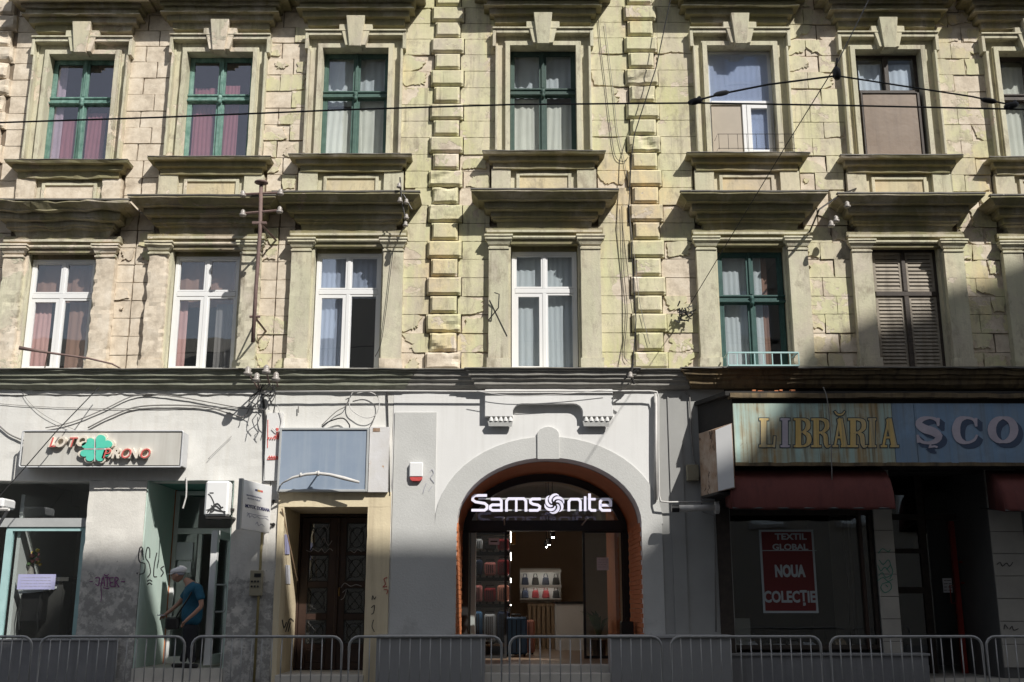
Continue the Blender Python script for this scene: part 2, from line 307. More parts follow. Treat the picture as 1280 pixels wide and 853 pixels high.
# ---------------------------------------------------------------- mesh helpers
class MB:
    def __init__(s): s.v = []; s.f = []; s.m = []
    def add(s, vs, fs, mi=0):
        k = len(s.v); s.v += [tuple(v) for v in vs]; s.f += [tuple(i + k for i in f) for f in fs]; s.m += [mi] * len(fs); return s
    def box(s, x0, x1, y0, y1, z0, z1, mi=0, ch=0):
        if ch:   # front edges chamfered (front is y0)
            c = ch
            vs = [(x0, y1, z0), (x1, y1, z0), (x1, y1, z1), (x0, y1, z1), (x0, y0 + c, z0), (x1, y0 + c, z0), (x1, y0 + c, z1), (x0, y0 + c, z1),
                  (x0 + c, y0, z0 + c), (x1 - c, y0, z0 + c), (x1 - c, y0, z1 - c), (x0 + c, y0, z1 - c)]
            fs = [(8, 9, 10, 11), (4, 5, 9, 8), (5, 6, 10, 9), (6, 7, 11, 10), (7, 4, 8, 11), (0, 1, 5, 4), (1, 2, 6, 5), (2, 3, 7, 6), (3, 0, 4, 7), (0, 3, 2, 1)]
            return s.add(vs, fs, mi)
        vs = [(x0, y0, z0), (x1, y0, z0), (x1, y1, z0), (x0, y1, z0), (x0, y0, z1), (x1, y0, z1), (x1, y1, z1), (x0, y1, z1)]
        return s.add(vs, [(0, 3, 2, 1), (4, 5, 6, 7), (0, 1, 5, 4), (1, 2, 6, 5), (2, 3, 7, 6), (3, 0, 4, 7)], mi)
    def prism(s, pts, y0, y1, mi=0):           # outline in x,z swept from y0 (front) to y1
        n = len(pts); vs = [(x, y0, z) for x, z in pts] + [(x, y1, z) for x, z in pts]
        fs = [tuple(range(n)), tuple(range(2 * n - 1, n - 1, -1))] + [(i, n + i, n + (i + 1) % n, (i + 1) % n) for i in range(n)]
        return s.add(vs, fs, mi)
    def vprism(s, pts, z0, z1, mi=0):          # footprint in x,y swept upwards
        n = len(pts); vs = [(x, y, z0) for x, y in pts] + [(x, y, z1) for x, y in pts]
        fs = [tuple(range(n - 1, -1, -1)), tuple(range(n, 2 * n))] + [(i, (i + 1) % n, n + (i + 1) % n, n + i) for i in range(n)]
        return s.add(vs, fs, mi)
    def sprism(s, pts, x0, x1, mi=0):          # section in y,z swept along x
        n = len(pts); vs = [(x0, y, z) for y, z in pts] + [(x1, y, z) for y, z in pts]
        fs = [tuple(range(n)), tuple(range(2 * n - 1, n - 1, -1))] + [(i, n + i, n + (i + 1) % n, (i + 1) % n) for i in range(n)]
        return s.add(vs, fs, mi)
    def mould(s, prof, xl, xr, yw=0.0, mi=0, capb=True, amp=0, nx=1, seed=0):
        """profile [(projection, z)] from top to bottom round a block on the wall between xl and xr, returned to the wall at both ends"""
        vs = []; fs = []
        for i, (p, z) in enumerate(prof):
            ring = [(xl - p, yw + .06, z), (xl - p, yw - p, z)]
            for k in range(1, nx): ring.append((xl - p + (xr - xl + 2 * p) * k / nx, yw - p, z))
            ring += [(xr + p, yw - p, z), (xr + p, yw + .06, z)]
            if amp: ring = [(x + noise.noise((x * 3, z * 5, seed)) * amp, y + (noise.noise((x * 4, z * 6, seed + 9)) * amp if y < yw else 0), zz + noise.noise((x * 2.5, z * 9, seed + 5)) * amp) for x, y, zz in ring]
            vs += ring
        n = nx + 3
        for i in range(len(prof) - 1):
            for k in range(n - 1): fs.append((i * n + k, (i + 1) * n + k, (i + 1) * n + k + 1, i * n + k + 1))
        fs.append(tuple(range(n))); fs.append(tuple(range(len(prof) * n - 1, (len(prof) - 1) * n - 1, -1)))
        return s.add(vs, fs, mi)
    def tube(s, pts, r, n=6, mi=0, closed=False):
        pts = [Vector(p) for p in pts]; k = len(pts); vs = []; fs = []
        rr = r if isinstance(r, (list, tuple)) else [r] * k
        up = None
        for i, p in enumerate(pts):
            a = pts[(i - 1) % k] if (i or closed) else p; b = pts[(i + 1) % k] if (i < k - 1 or closed) else p
            t = (b - a).normalized() if (b - a).length > 1e-9 else Vector((0, 0, 1))
            if up is None: up = Vector((0, 0, 1)) if abs(t.z) < .9 else Vector((1, 0, 0))
            sd = t.cross(up)
            if sd.length < 1e-4: sd = t.cross(Vector((0, 1, 0)))
            sd.normalize(); u2 = sd.cross(t).normalized(); up = u2
            for j in range(n):
                q = 2 * math.pi * j / n; vs.append(p + (sd * math.cos(q) + u2 * math.sin(q)) * rr[i])
        for i in range(k if closed else k - 1):
            for j in range(n):
                fs.append((i * n + j, i * n + (j + 1) % n, ((i + 1) % k) * n + (j + 1) % n, ((i + 1) % k) * n + j))
        if not closed: fs += [tuple(range(n - 1, -1, -1)), tuple(range((k - 1) * n, k * n))]
        return s.add(vs, fs, mi)
    def lathe(s, prof, c, axis=(0, 0, 1), n=12, mi=0):
        ax = Vector(axis).normalized(); q = ax.to_track_quat('Z', 'Y'); c = Vector(c); vs = []; fs = []
        for r, h in prof:
            for j in range(n):
                a = 2 * math.pi * j / n; vs.append(c + q @ Vector((r * math.cos(a), r * math.sin(a), h)))
        for i in range(len(prof) - 1):
            for j in range(n): fs.append((i * n + j, i * n + (j + 1) % n, (i + 1) * n + (j + 1) % n, (i + 1) * n + j))
        fs += [tuple(range(n - 1, -1, -1)), tuple(range((len(prof) - 1) * n, len(prof) * n))]
        return s.add(vs, fs, mi)
    def rough(s, x0, x1, y0, y1, z0, z1, step=.08, amp=.01, seed=0, mi=0):
        """worn block: front and sides in a fine mesh with uneven surface; open at the back"""
        nx = max(2, round((x1 - x0) / step)); nz = max(2, round((z1 - z0) / step))
        row = [(x0, y1), (x0, y0)] + [(x0 + (x1 - x0) * i / nx, y0) for i in range(1, nx)] + [(x1, y0), (x1, y1)]
        vs = []; fs = []; n = len(row)
        for k in range(nz + 1):
            z = z0 + (z1 - z0) * k / nz
            for i, (x, y) in enumerate(row):
                e = 0 if i in (0, n - 1) else 1
                q = Vector((x * 4.1, y * 4 + seed, z * 4.1)); a = noise.noise(q) + .5 * noise.noise(q * 3)
                ed = 1.6 if i in (1, n - 2) else 1
                dx = (a * amp * ed * (1 if x < (x0 + x1) / 2 else -1)) if i in (0, 1, n - 2, n - 1) else 0
                zz = z + (noise.noise(q + Vector((9, 3, 2))) * amp if k in (0, nz) else 0)
                vs.append((x + abs(dx) * (1 if i < 2 else -1), y + e * (abs(a) * amp * ed), zz))
        for k in range(nz):
            for i in range(n - 1): fs.append((k * n + i, k * n + i + 1, (k + 1) * n + i + 1, (k + 1) * n + i))
        fs += [tuple(range(n - 1, -1, -1)), tuple(range(nz * n, nz * n + n))]
        return s.add(vs, fs, mi)
    def ribbon(s, pts, wd, tf, thick=.004, mi=0, smooth=0, lift=0):
        """a flat brush or letter stroke: pts in a 2D frame; tf maps (u, v, out) to the place"""
        if smooth and len(pts) > 2:
            P = [Vector((*p, 0)) for p in pts]; out = []
            for i in range(len(P) - 1):
                a = P[max(i - 1, 0)]; b = P[i]; c = P[i + 1]; d = P[min(i + 2, len(P) - 1)]
                for k in range(smooth):
                    t = k / smooth
                    out.append(.5 * ((2 * b) + (c - a) * t + (2 * a - 5 * b + 4 * c - d) * t * t + (3 * b - a - 3 * c + d) * t ** 3))
            out.append(P[-1]); ws = wd
            if isinstance(wd, (list, tuple)):
                ws = []
                for i in range(len(P) - 1):
                    for k in range(smooth): ws.append(wd[i] + (wd[i + 1] - wd[i]) * k / smooth)
                ws.append(wd[-1])
            pts = [(p.x, p.y) for p in out]; wd = ws
        n = len(pts); ws = wd if isinstance(wd, (list, tuple)) else [wd] * n
        L = []; Rr = []
        for i in range(n):
            a = Vector(pts[max(i - 1, 0)]); b = Vector(pts[i]); c = Vector(pts[min(i + 1, n - 1)])
            d1 = (b - a) if i else (c - b); d2 = (c - b) if i < n - 1 else (b - a)
            d1 = d1.normalized() if d1.length else Vector((1, 0)); d2 = d2.normalized() if d2.length else d1
            t = (d1 + d2); t = t.normalized() if t.length > .1 else d2
            nn = Vector((-t.y, t.x)); sc = 1 / max(.5, nn.dot(Vector((-d2.y, d2.x))))
            L.append(b + nn * ws[i] / 2 * sc); Rr.append(b - nn * ws[i] / 2 * sc)
        vs = []
        for q in (thick + lift, lift - .001):
            for p in L + Rr: vs.append(tf(p.x, p.y, q))
        N = 2 * n; fs = []
        for i in range(n - 1):
            fs.append((i, i + 1, n + i + 1, n + i)); fs.append((i, N + i, N + i + 1, i + 1)); fs.append((n + i, n + i + 1, N + n + i + 1, N + n + i))
        fs += [(0, n, N + n, N), (n - 1, N + n - 1, N + 2 * n - 1, 2 * n - 1)]
        return s.add(vs, fs, mi)
    def build(s, name, mats, parent=None, smooth=False, bevel=0, loc=None):
        me = bpy.data.meshes.new(name)
        if loc is not None:
            s.v = [(v[0] - loc[0], v[1] - loc[1], v[2] - loc[2]) for v in s.v]
        me.from_pydata(s.v, [], s.f); me.validate()
        if isinstance(mats, str): mats = [mats]
        for m in mats: me.materials.append(MATS[m])
        if len(mats) > 1 and len(me.polygons) == len(s.m): me.polygons.foreach_set('material_index', s.m)
        bm = bmesh.new(); bm.from_mesh(me); bmesh.ops.recalc_face_normals(bm, faces=bm.faces); bm.to_mesh(me); bm.free()
        if smooth: me.polygons.foreach_set('use_smooth', [True] * len(me.polygons))
        me.update()
        o = bpy.data.objects.new(name, me); COL.objects.link(o)
        if parent: o.parent = parent
        if loc is not None: o.location = Vector(loc) - (parent.location if parent and parent.type == 'EMPTY' else Vector((0, 0, 0)))
        elif parent: o.matrix_parent_inverse = Matrix.Translation(-Vector(_wloc(parent)))
        if bevel:
            bv = o.modifiers.new('bevel', 'BEVEL'); bv.width = bevel; bv.segments = 1; bv.limit_method = 'ANGLE'; bv.angle_limit = R(40)
        return o
def _wloc(p):
    l = Vector(p.location)
    while p.parent:
        l = l + p.matrix_parent_inverse.to_translation(); p = p.parent; l = l + Vector(p.location)
    return l
def tag(o, label=None, cat=None, group=None, kind=None):
    if label: o['label'] = label
    if cat: o['category'] = cat
    if group: o['group'] = group
    if kind: o['kind'] = kind
    return o
def thing(name, loc, label, cat, group=None, rz=0):
    o = bpy.data.objects.new(name, None); COL.objects.link(o); o.location = loc; o.rotation_euler = (0, 0, rz); o.empty_display_size = .2
    return tag(o, label, cat, group)
def copy_tree(o, parent=None):
    c = o.copy(); COL.objects.link(c)
    if parent: c.parent = parent
    for ch in [x for x in bpy.data.objects if x.parent == o]: copy_tree(ch, c)
    return c
def front(y):                                   # strokes drawn on a plane facing the street, (u, v) = photo pixels
    def tf(u, v, q): a = W(u, v, y); return (a[0], y - q, a[1])
    return tf
def textmesh(body, size, offset=0, extrude=.003, shear=0, space=1.0):
    c = bpy.data.curves.new('lettering', 'FONT'); c.body = body; c.size = size; c.offset = offset; c.extrude = extrude; c.shear = shear
    c.space_character = space; c.align_x = 'CENTER'; c.align_y = 'CENTER'; c.resolution_u = 3
    o = bpy.data.objects.new('tmp', c); COL.objects.link(o)
    dg = bpy.context.evaluated_depsgraph_get(); dg.update()
    me = bpy.data.meshes.new_from_object(o.evaluated_get(dg)); bpy.data.objects.remove(o)
    return me
def lettering(body, x, y, z, width, height, matn, parent, offset=0, shear=0, name='lettering', rz=0, extrude=.003):
    me = textmesh(body, 1, offset, .004, shear)
    xs = [v.co.x for v in me.vertices]; ys = [v.co.y for v in me.vertices]
    cx, cy = (max(xs) + min(xs)) / 2, (max(ys) + min(ys)) / 2; sx = width / (max(xs) - min(xs)); sy = height / (max(ys) - min(ys))
    for v in me.vertices:
        v.co = Vector(((v.co.x - cx) * sx, (v.co.y - cy) * sy, v.co.z / .004 * extrude))
    me.materials.clear(); me.materials.append(MATS[matn])
    o = bpy.data.objects.new(name, me); COL.objects.link(o)
    o.rotation_euler = (R(90), 0, rz); o.location = (x, y, z)
    if parent: o.parent = parent; o.matrix_parent_inverse = (Matrix.Translation(_wloc(parent)) @ Matrix.Rotation(parent.rotation_euler.z, 4, 'Z')).inverted()
    return o
# ---------------------------------------------------------------- ground
G = -.12
ZB = 5.47                                        # floor line of the first upper storey
gd = MB(); gd.box(-300, 300, -300, 300, -.5, 0)
tag(gd.build('ground', 'asphalt'), kind='structure')
rd = MB(); rd.box(-120, 120, -15.6, -3.7, -.1, .004)
tag(rd.build('road', 'asphalt'), kind='structure')
pv = MB()
pv.box(-60, 60, -3.55, .4, -.1, .12)
pav = tag(pv.build('pavement', 'paving'), kind='structure')
pv = MB(); pv.box(-60, 60, -22, -15.75, -.1, .12)
tag(pv.build('pavement', 'paving'), kind='structure')
for yy in (-3.70, -15.75):
    for i in range(24):
        k = MB(); k.box(-12 + i, -12 + i + .985, yy, yy + .145, -.1, .135, ch=.012)
        tag(k.build('kerb_stone', 'kerb', bevel=0), kind='structure')

# ---------------------------------------------------------------- the tenement
B = thing('tenement_building', (0, 0, 0), 'weathered yellow and beige three storey tenement with shops below and peeling stucco above', 'building')
BAYS = [-8.02, -5.45, -2.92, .578, 4.26, 7.02, 9.70]
ROWS = [-31.5, -11.3, 8.4, 28.1, 47.8, 67.5, 87.8, 108.4, 129.5, 150, 170.3, 191.4, 212.5, 233.8, 255.3, 277.8, 300.4, 323.7, 346.8, 370.2, 392.7, 416.3, 440.5, 463.0]
HU, HL = .615, .60                               # half widths of upper and lower openings
XL, XR, ZT = -12.0, 12.2, 13.9
openings = []
for xc in BAYS:
    openings.append((xc - HU, xc + HU, bz(xc, 189, -.1) - .02, bz(xc, 57, -.08)))
    openings.append((xc - HL, xc + HL, ZB - .05, bz(xc, 303, -.05)))
# backing wall: uneven rubble and render seen where the blocks have broken away
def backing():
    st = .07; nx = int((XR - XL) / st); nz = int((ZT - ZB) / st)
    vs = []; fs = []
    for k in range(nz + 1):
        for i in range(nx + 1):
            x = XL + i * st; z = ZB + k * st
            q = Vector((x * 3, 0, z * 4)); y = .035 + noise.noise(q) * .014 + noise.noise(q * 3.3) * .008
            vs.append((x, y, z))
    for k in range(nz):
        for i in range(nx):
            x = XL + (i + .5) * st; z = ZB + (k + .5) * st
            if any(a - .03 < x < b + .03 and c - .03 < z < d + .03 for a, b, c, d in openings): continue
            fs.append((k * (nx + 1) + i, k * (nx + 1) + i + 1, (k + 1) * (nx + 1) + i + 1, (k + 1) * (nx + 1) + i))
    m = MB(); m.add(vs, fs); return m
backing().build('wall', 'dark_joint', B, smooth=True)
sh = MB()
sh.box(XL, XL + .3, .06, 11, 0, ZT); sh.box(XR - .3, XR, .06, 11, 0, ZT); sh.box(XL, XR, 10.7, 11, 0, ZT)
sh.box(XL, XR, .06, 11, ZB - .25, ZB - .02)
sh.build('side_wall', 'room_wall', B)
rf = MB(); rf.sprism([(-.5, ZT), (5.5, ZT + 2.6), (11.3, ZT), (11.3, ZT - .15), (-.5, ZT - .15)], XL - .3, XR + .3)
rf.build('roof', 'roof_tile', B)

# ---- rusticated blocks
def outline(x0, x1, z0, z1, bites, seed):
    r = random.Random(seed); pts = []
    per = [(x0, z0), (x1, z0), (x1, z1), (x0, z1)]
    for e in range(4):
        a, b = per[e], per[(e + 1) % 4]; L = math.hypot(b[0] - a[0], b[1] - a[1]); n = max(2, int(L / .045))
        for k in range(n):
            t = k / n; pts.append([a[0] + (b[0] - a[0]) * t, a[1] + (b[1] - a[1]) * t])
    cx, cz = (x0 + x1) / 2, (z0 + z1) / 2; n = len(pts)
    for (s, wd, dep) in bites:
        for k in range(n):
            d = min((k - s) % n, (s - k) % n)
            if d <= wd:
                f = dep * (1 - (d / (wd + 1)) ** 2) * (.65 + .6 * r.random())
                pts[k][0] += (cx - pts[k][0]) * f; pts[k][1] += (cz - pts[k][1]) * f
    for p in pts: p[0] += r.uniform(-.003, .003); p[1] += r.uniform(-.003, .003)
    return pts
def damage(x, z, px):
    d = .10 + .8 * noise.noise((x * .8, 3.3, z * .75)) + .3 * noise.noise((x * 2.1, 7.7, z * 2.1))
    if x < -4.0: d += .62
    elif x < -2: d += .12
    if x > 5: d += .26
    if 8.3 < z < 9.6: d += .36
    if z < 6.1: d += .25
    return d
nblk = 0
def block(x0, x1, z0, z1):
    global nblk
    j = .0085; seed = int((x0 + 40) * 1000 + z0 * 77); r = random.Random(seed)
    m = MB(); d = damage((x0 + x1) / 2, (z0 + z1) / 2, 0) + r.uniform(-.18, .18)
    yb = .002 + r.uniform(-.004, .008)
    m.rough(x0 + j, x1 - j, yb, .045, z0 + j * .8, z1 - j * .8, .08, .009 if d > .25 else .004, seed, 0)
    if d < .72:
        bites = []
        n = max(0, int(round(d * 2.6 + r.uniform(-1.2, .7))))
        per = int(2 * ((x1 - x0) + (z1 - z0)) / .045)
        for _ in range(min(n, 3)):
            bites.append((r.randrange(per), r.randint(3, 7 + int(12 * max(0, d))), r.uniform(.15, .5 + .55 * max(0, d))))
        pts = outline(x0 + j * .7, x1 - j * .7, z0 + j * .6, z1 - j * .6, bites, seed)
        m.prism(pts, -.017 - r.uniform(0, .004), yb + .012, 1)
    m.build('stone_block', ['bare_render', 'paint'], B); nblk += 1
QX = [(-1.205, .315, .245), (2.41, .315, .245), (-9.72, .40, .33)]
def gaps():
    e = []
    for i, xc in enumerate(BAYS[:-1]): e.append((xc, BAYS[i + 1]))
    return e
def zrow(i, x): return bz(x, ROWS[i], -.01)
for ri in range(len(ROWS) - 1):
    upper = ROWS[ri] < 190
    hw = .875 if upper else .975
    for (a, b) in [(-10.6, BAYS[0])] + gaps():
        x0 = a + hw if a > -10 else -10.3; x1 = b - hw
        q = [qq for qq in QX[:2] if x0 < qq[0] < x1]
        if a < -10:
            x0 = -9.72 + (.40 if ri % 2 else .33); zs = (x0 + x1) / 2
            z1, z0 = zrow(ri, zs), zrow(ri + 1, zs); block(x0, x1, z0, z1); continue
        if q:
            half = q[0][1] if ri % 2 else q[0][2]
            # quoins: even photo rows are the wide ones (ROWS[2] wide)
            half = q[0][1] if ri % 2 == 0 else q[0][2]
            zs = q[0][0]; z1, z0 = zrow(ri, zs), zrow(ri + 1, zs)
            block(x0, q[0][0] - half, z0, z1); block(q[0][0] + half, x1, z0, z1)
        else:
            mid = (x0 + x1) / 2 + ((.10 if ri % 2 else -.13) if (x1 - x0) > .7 else 0)
            z1, z0 = zrow(ri, mid), zrow(ri + 1, mid)
            block(x0, mid, z0, z1); block(mid, x1, z0, z1)
# ---- quoin blocks: pillow shaped
def quoin(xc, half, z0, z1, seed):
    r = random.Random(seed); m = MB(); g = .012
    zc = (z0 + z1) / 2
    worn = damage(xc, zc, 0) + r.uniform(-.25, .25)
    a, b, c, d = xc - half + g, xc + half - g, z0 + g, z1 - g
    p = .125; ch = .04
    # rows of a grid: outer base, outer face, chamfer, field
    def ring(x0, x1, y, zz0, zz1): return [(x0, y, zz0), (x1, y, zz0), (x1, y, zz1), (x0, y, zz1)]
    nx = 10; nz = 5; vs = []; fs = []
    xs = [a, a] + [a + ch + (b - a - 2 * ch) * i / nx for i in range(nx + 1)] + [b, b]
    zs = [c, c] + [c + ch + (d - c - 2 * ch) * i / nz for i in range(nz + 1)] + [d, d]
    X_, Z_ = len(xs), len(zs); amp = .012 if worn > .45 else .004
    for k, z in enumerate(zs):
        for i, x in enumerate(xs):
            ox = min(i, X_ - 1 - i); oz = min(k, Z_ - 1 - k); o = min(ox, oz)
            y = .05 if o == 0 else (-(p - .052) if o == 1 else -p)
            nn = noise.noise((x * 5, z * 5, seed)) + .5 * noise.noise((x * 14, z * 14, seed))
            if o: y += abs(nn) * amp * 1.4
            if worn > .45 and o: 
                c2 = noise.noise((x * 3.1, z * 4.7, seed + 4))
                if c2 > .12: y += (c2 - .12) * .13
            vs.append((x + (nn * amp if o else 0), min(y, .05), z + (nn * amp if o else 0)))
    for k in range(Z_ - 1):
        for i in range(X_ - 1): fs.append((k * X_ + i, k * X_ + i + 1, (k + 1) * X_ + i + 1, (k + 1) * X_ + i))
    m.add(vs, fs); o = m.build('quoin_block', 'bare_render' if worn > .78 else 'paint', B)
for xc, wd, nr in QX:
    for ri in range(len(ROWS) - 1):
        half = wd if ri % 2 == 0 else nr
        quoin(xc, half, zrow(ri + 1, xc), zrow(ri, xc), ri * 3 + int(xc * 10))

# ---- upper windows' surrounds
def box_tube(m, x0, x1, z0, z1, y0, y1, t, mi=0):
    """reveal: four faces round an opening, t thick outward"""
    m.box(x0 - t, x0, y0, y1, z0 - t, z1 + t, mi); m.box(x1, x1 + t, y0, y1, z0 - t, z1 + t, mi)
    m.box(x0, x1, y0, y1, z1, z1 + t, mi); m.box(x0, x1, y0, y1, z0 - t, z0, mi)
def room(xc, hw, z0, z1, parent, mat='room_wall', depth=2.2):
    m = MB(); a, b, c, d = xc - hw - .25, xc + hw + .25, z0 - .3, z1 + .2; y0, y1 = .31, .31 + depth; t = .05
    m.box(a - t, a, y0, y1, c, d); m.box(b, b + t, y0, y1, c, d); m.box(a, b, y0, y1, d, d + t); m.box(a, b, y0, y1, c - t, c); m.box(a - t, b + t, y1, y1 + t, c, d)
    m.build('room', mat, parent)
def pleats(m, x0, x1, z0, z1, y, n=9, amp=.025, lean=0.0, seed=0):
    nx = n * 4; nz = 6; vs = []; fs = []
    for k in range(nz + 1):
        t = k / nz; z = z0 + (z1 - z0) * t
        for i in range(nx + 1):
            u = i / nx; x = x0 + (x1 - x0) * u + lean * (1 - t) * (u - .5)
            yy = y + amp * (.55 + .9 * abs(noise.noise((u * 4, seed, 1)))) * math.sin(u * n * 2 * math.pi + 2.6 * noise.noise((u * 3, t * .7, seed + x0)) + .8 * math.sin(3 * t + seed)) * (1 - .3 * t) + .012 * noise.noise((x * 5, z * 2, seed))
            vs.append((x, yy, z))
    for k in range(nz):
        for i in range(nx): fs.append((k * (nx + 1) + i, k * (nx + 1) + i + 1, (k + 1) * (nx + 1) + i + 1, (k + 1) * (nx + 1) + i))
    m.add(vs, fs); return m
def upper_surround(i, xc):
    zb = bz(xc, 189, -.1); zt = bz(xc, 57, -.08)
    am = .012 if xc < -4 else .004
    t = 'paint_trim'
    s = 40 + i
    # inner strip, channel, outer strip on both sides and over the head
    m = MB()
    for sg in (-1, 1):
        a, b = sorted((xc + sg * HU, xc + sg * (HU + .085))); m.rough(a, b, -.095, .05, zb, zt + .085, .12, am * .4, s)
    m.rough(xc - HU, xc + HU, -.0945, .05, zt, zt + .0848, .12, am * .3, s)
    m.build('architrave', t, B)
    m = MB()
    for sg in (-1, 1):
        a, b = sorted((xc + sg * (HU + .08), xc + sg * (HU + .235))); m.rough(a, b, -.008, .05, zb, zt + .225, .12, am * .4, s + 1)
    m.box(xc - HU - .09, xc + HU + .09, -.0075, .05, zt + .08, zt + .225)
    m.build('architrave_channel', t, B)
    m = MB(); ztop = zt + .215
    zear = bz(xc, 60, -.08)
    for sg in (-1, 1):
        a, b = sorted((xc + sg * (HU + .228), xc + sg * (HU + .272))); m.rough(a, b, -.160, .05, zb, zear, .12, am * .5, s + 2)
        a, b = sorted((xc + sg * (HU + .262), xc + sg * (HU + .325))); m.rough(a, b, -.168, .05, zear - .01, ztop + .075, .12, am * .4, s + 2)
        a, b = sorted((xc + sg * (HU + .226), xc + sg * (HU + .264))); m.box(a, b, -.03, .05, zear, ztop + .03)
    m.rough(xc - HU - .263, xc + HU + .263, -.165, .05, ztop, ztop + .073, .12, am * .4, s + 3)
    m.mould([(.03, ztop + .11), (.03, ztop + .076)], xc - HU - .30, xc + HU + .30, -.168)
    m.build('architrave_edge', t, B, bevel=.006)
    # reveal
    m = MB(); 
    m.box(xc - HU - .1, xc - HU, -.06, .33, zb - .1, zt + .1); m.box(xc + HU, xc + HU + .1, -.06, .33, zb - .1, zt + .1)
    m.box(xc - HU, xc + HU, -.06, .33, zt, zt + .1); m.box(xc - HU, xc + HU, -.06, .33, zb - .12, zb - .004)
    m.build('reveal', t, B)
    # keystone with its two shoulders
    def kz(py, y): return bz(xc, py, y)
    m = MB()
    for sg in (-1, 1):
        pts = [(xc + sg * .06, kz(26, -.2)), (xc + sg * .31, kz(26.5, -.2)), (xc + sg * .31, kz(33, -.2)), (xc + sg * .262, kz(34, -.2)), (xc + sg * .185, kz(53, -.2)), (xc + sg * .06, kz(53, -.2))]
        m.prism(pts if sg > 0 else pts[::-1], -.19, .02)
    m.build('keystone_shoulder', t, B, bevel=.006)
    m = MB()
    a, b = kz(15.5, -.26), kz(54.5, -.22)
    vs = [(xc - .175, -.27, a), (xc + .175, -.27, a), (xc + .11, -.225, b), (xc - .11, -.225, b), (xc - .175, .02, a), (xc + .175, .02, a), (xc + .11, .02, b), (xc - .11, .02, b)]
    m.add(vs, [(0, 1, 2, 3), (4, 7, 6, 5), (0, 4, 5, 1), (1, 5, 6, 2), (2, 6, 7, 3), (3, 7, 4, 0)])
    m.build('keystone', t, B, bevel=.008)
    # hood over the upper window, cut by the top of the photograph
    z0 = kz(29, -.12)
    prof = [(.50, z0 + 1.0), (.54, z0 + .80), (.53, z0 + .72), (.44, z0 + .66), (.42, z0 + .60), (.53, z0 + .54), (.53, z0 + .50), (.52, z0 + .475), (.36, z0 + .46), (.355, z0 + .37), (.29, z0 + .36), (.29, z0 + .29), (.34, z0 + .27), (.34, z0 + .245), (.24, z0 + .235), (.235, z0 + .13), (.15, z0 + .12), (.14, z0)]
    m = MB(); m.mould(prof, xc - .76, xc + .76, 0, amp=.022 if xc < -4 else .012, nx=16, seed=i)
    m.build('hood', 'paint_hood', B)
    m = MB(); m.mould([(.005, z0 + .478), (.012, z0 + .44)], xc - .76 - .52, xc + .76 + .52, -.515, amp=.006, nx=8)
    m.mould([(.0, z0 + .272), (.01, z0 + .245)], xc - 1.09, xc + 1.09, -.335)
    m.build('hood_fillet', 'paint_trim', B)
    # sill
    zs = bz(xc, 189, -.3); zf = bz(xc, 211, -.12)
    h = zs - zf
    prof = [(.29, zs), (.31, zs - .012), (.29, zs - h * .18), (.20, zs - h * .20), (.195, zs - h * .50), (.185, zs - h * .54), (.125, zs - h * .58), (.12, zs - h)]
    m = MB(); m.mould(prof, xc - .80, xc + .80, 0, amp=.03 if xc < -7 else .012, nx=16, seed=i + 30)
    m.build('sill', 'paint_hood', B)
    m = MB(); m.mould([(.03, zs + .016), (.035, zs + .004)], xc - 1.08, xc + 1.08, -.28, amp=.012, nx=14, seed=i)
    m.build('sill_flashing', 'flashing', B)
    zp = bz(xc, 238, -.08)
    for sg in (-1, 1):
        m = MB(); a, b = sorted((xc + sg * .60, xc + sg * .95)); m.rough(a, b, -.095, .05, zp - .15, zf + .02, .07, .02 if xc < -7 else .005, i * 2 + sg)
        m.build('pedestal', 'bare_render' if xc < -7 else 'paint_trim', B)
    m = MB(); m.box(xc - .6, xc + .6, -.01, .05, zp - .15, zf + .02); m.build('apron', 'paint_trim', B)
    m = MB()
    pz1, pz0 = bz(xc, 217, -.04), bz(xc, 236, -.04)
    m.box(xc - .44, xc + .44, -.03, .0, pz0 - .1, pz1 - .05); m.build('apron_panel', 'paint_panel' if xc > -7 else 'bare_render', B)
    m = MB(); m.box(xc - .50, xc - .44, -.06, 0, pz0 - .1, pz1 + .0); m.box(xc + .44, xc + .50, -.06, 0, pz0 - .1, pz1); m.box(xc - .44, xc + .44, -.06, 0, pz1 - .05, pz1)
    m.build('apron_frame', 'paint_trim', B, bevel=.005)
    return zb, zt
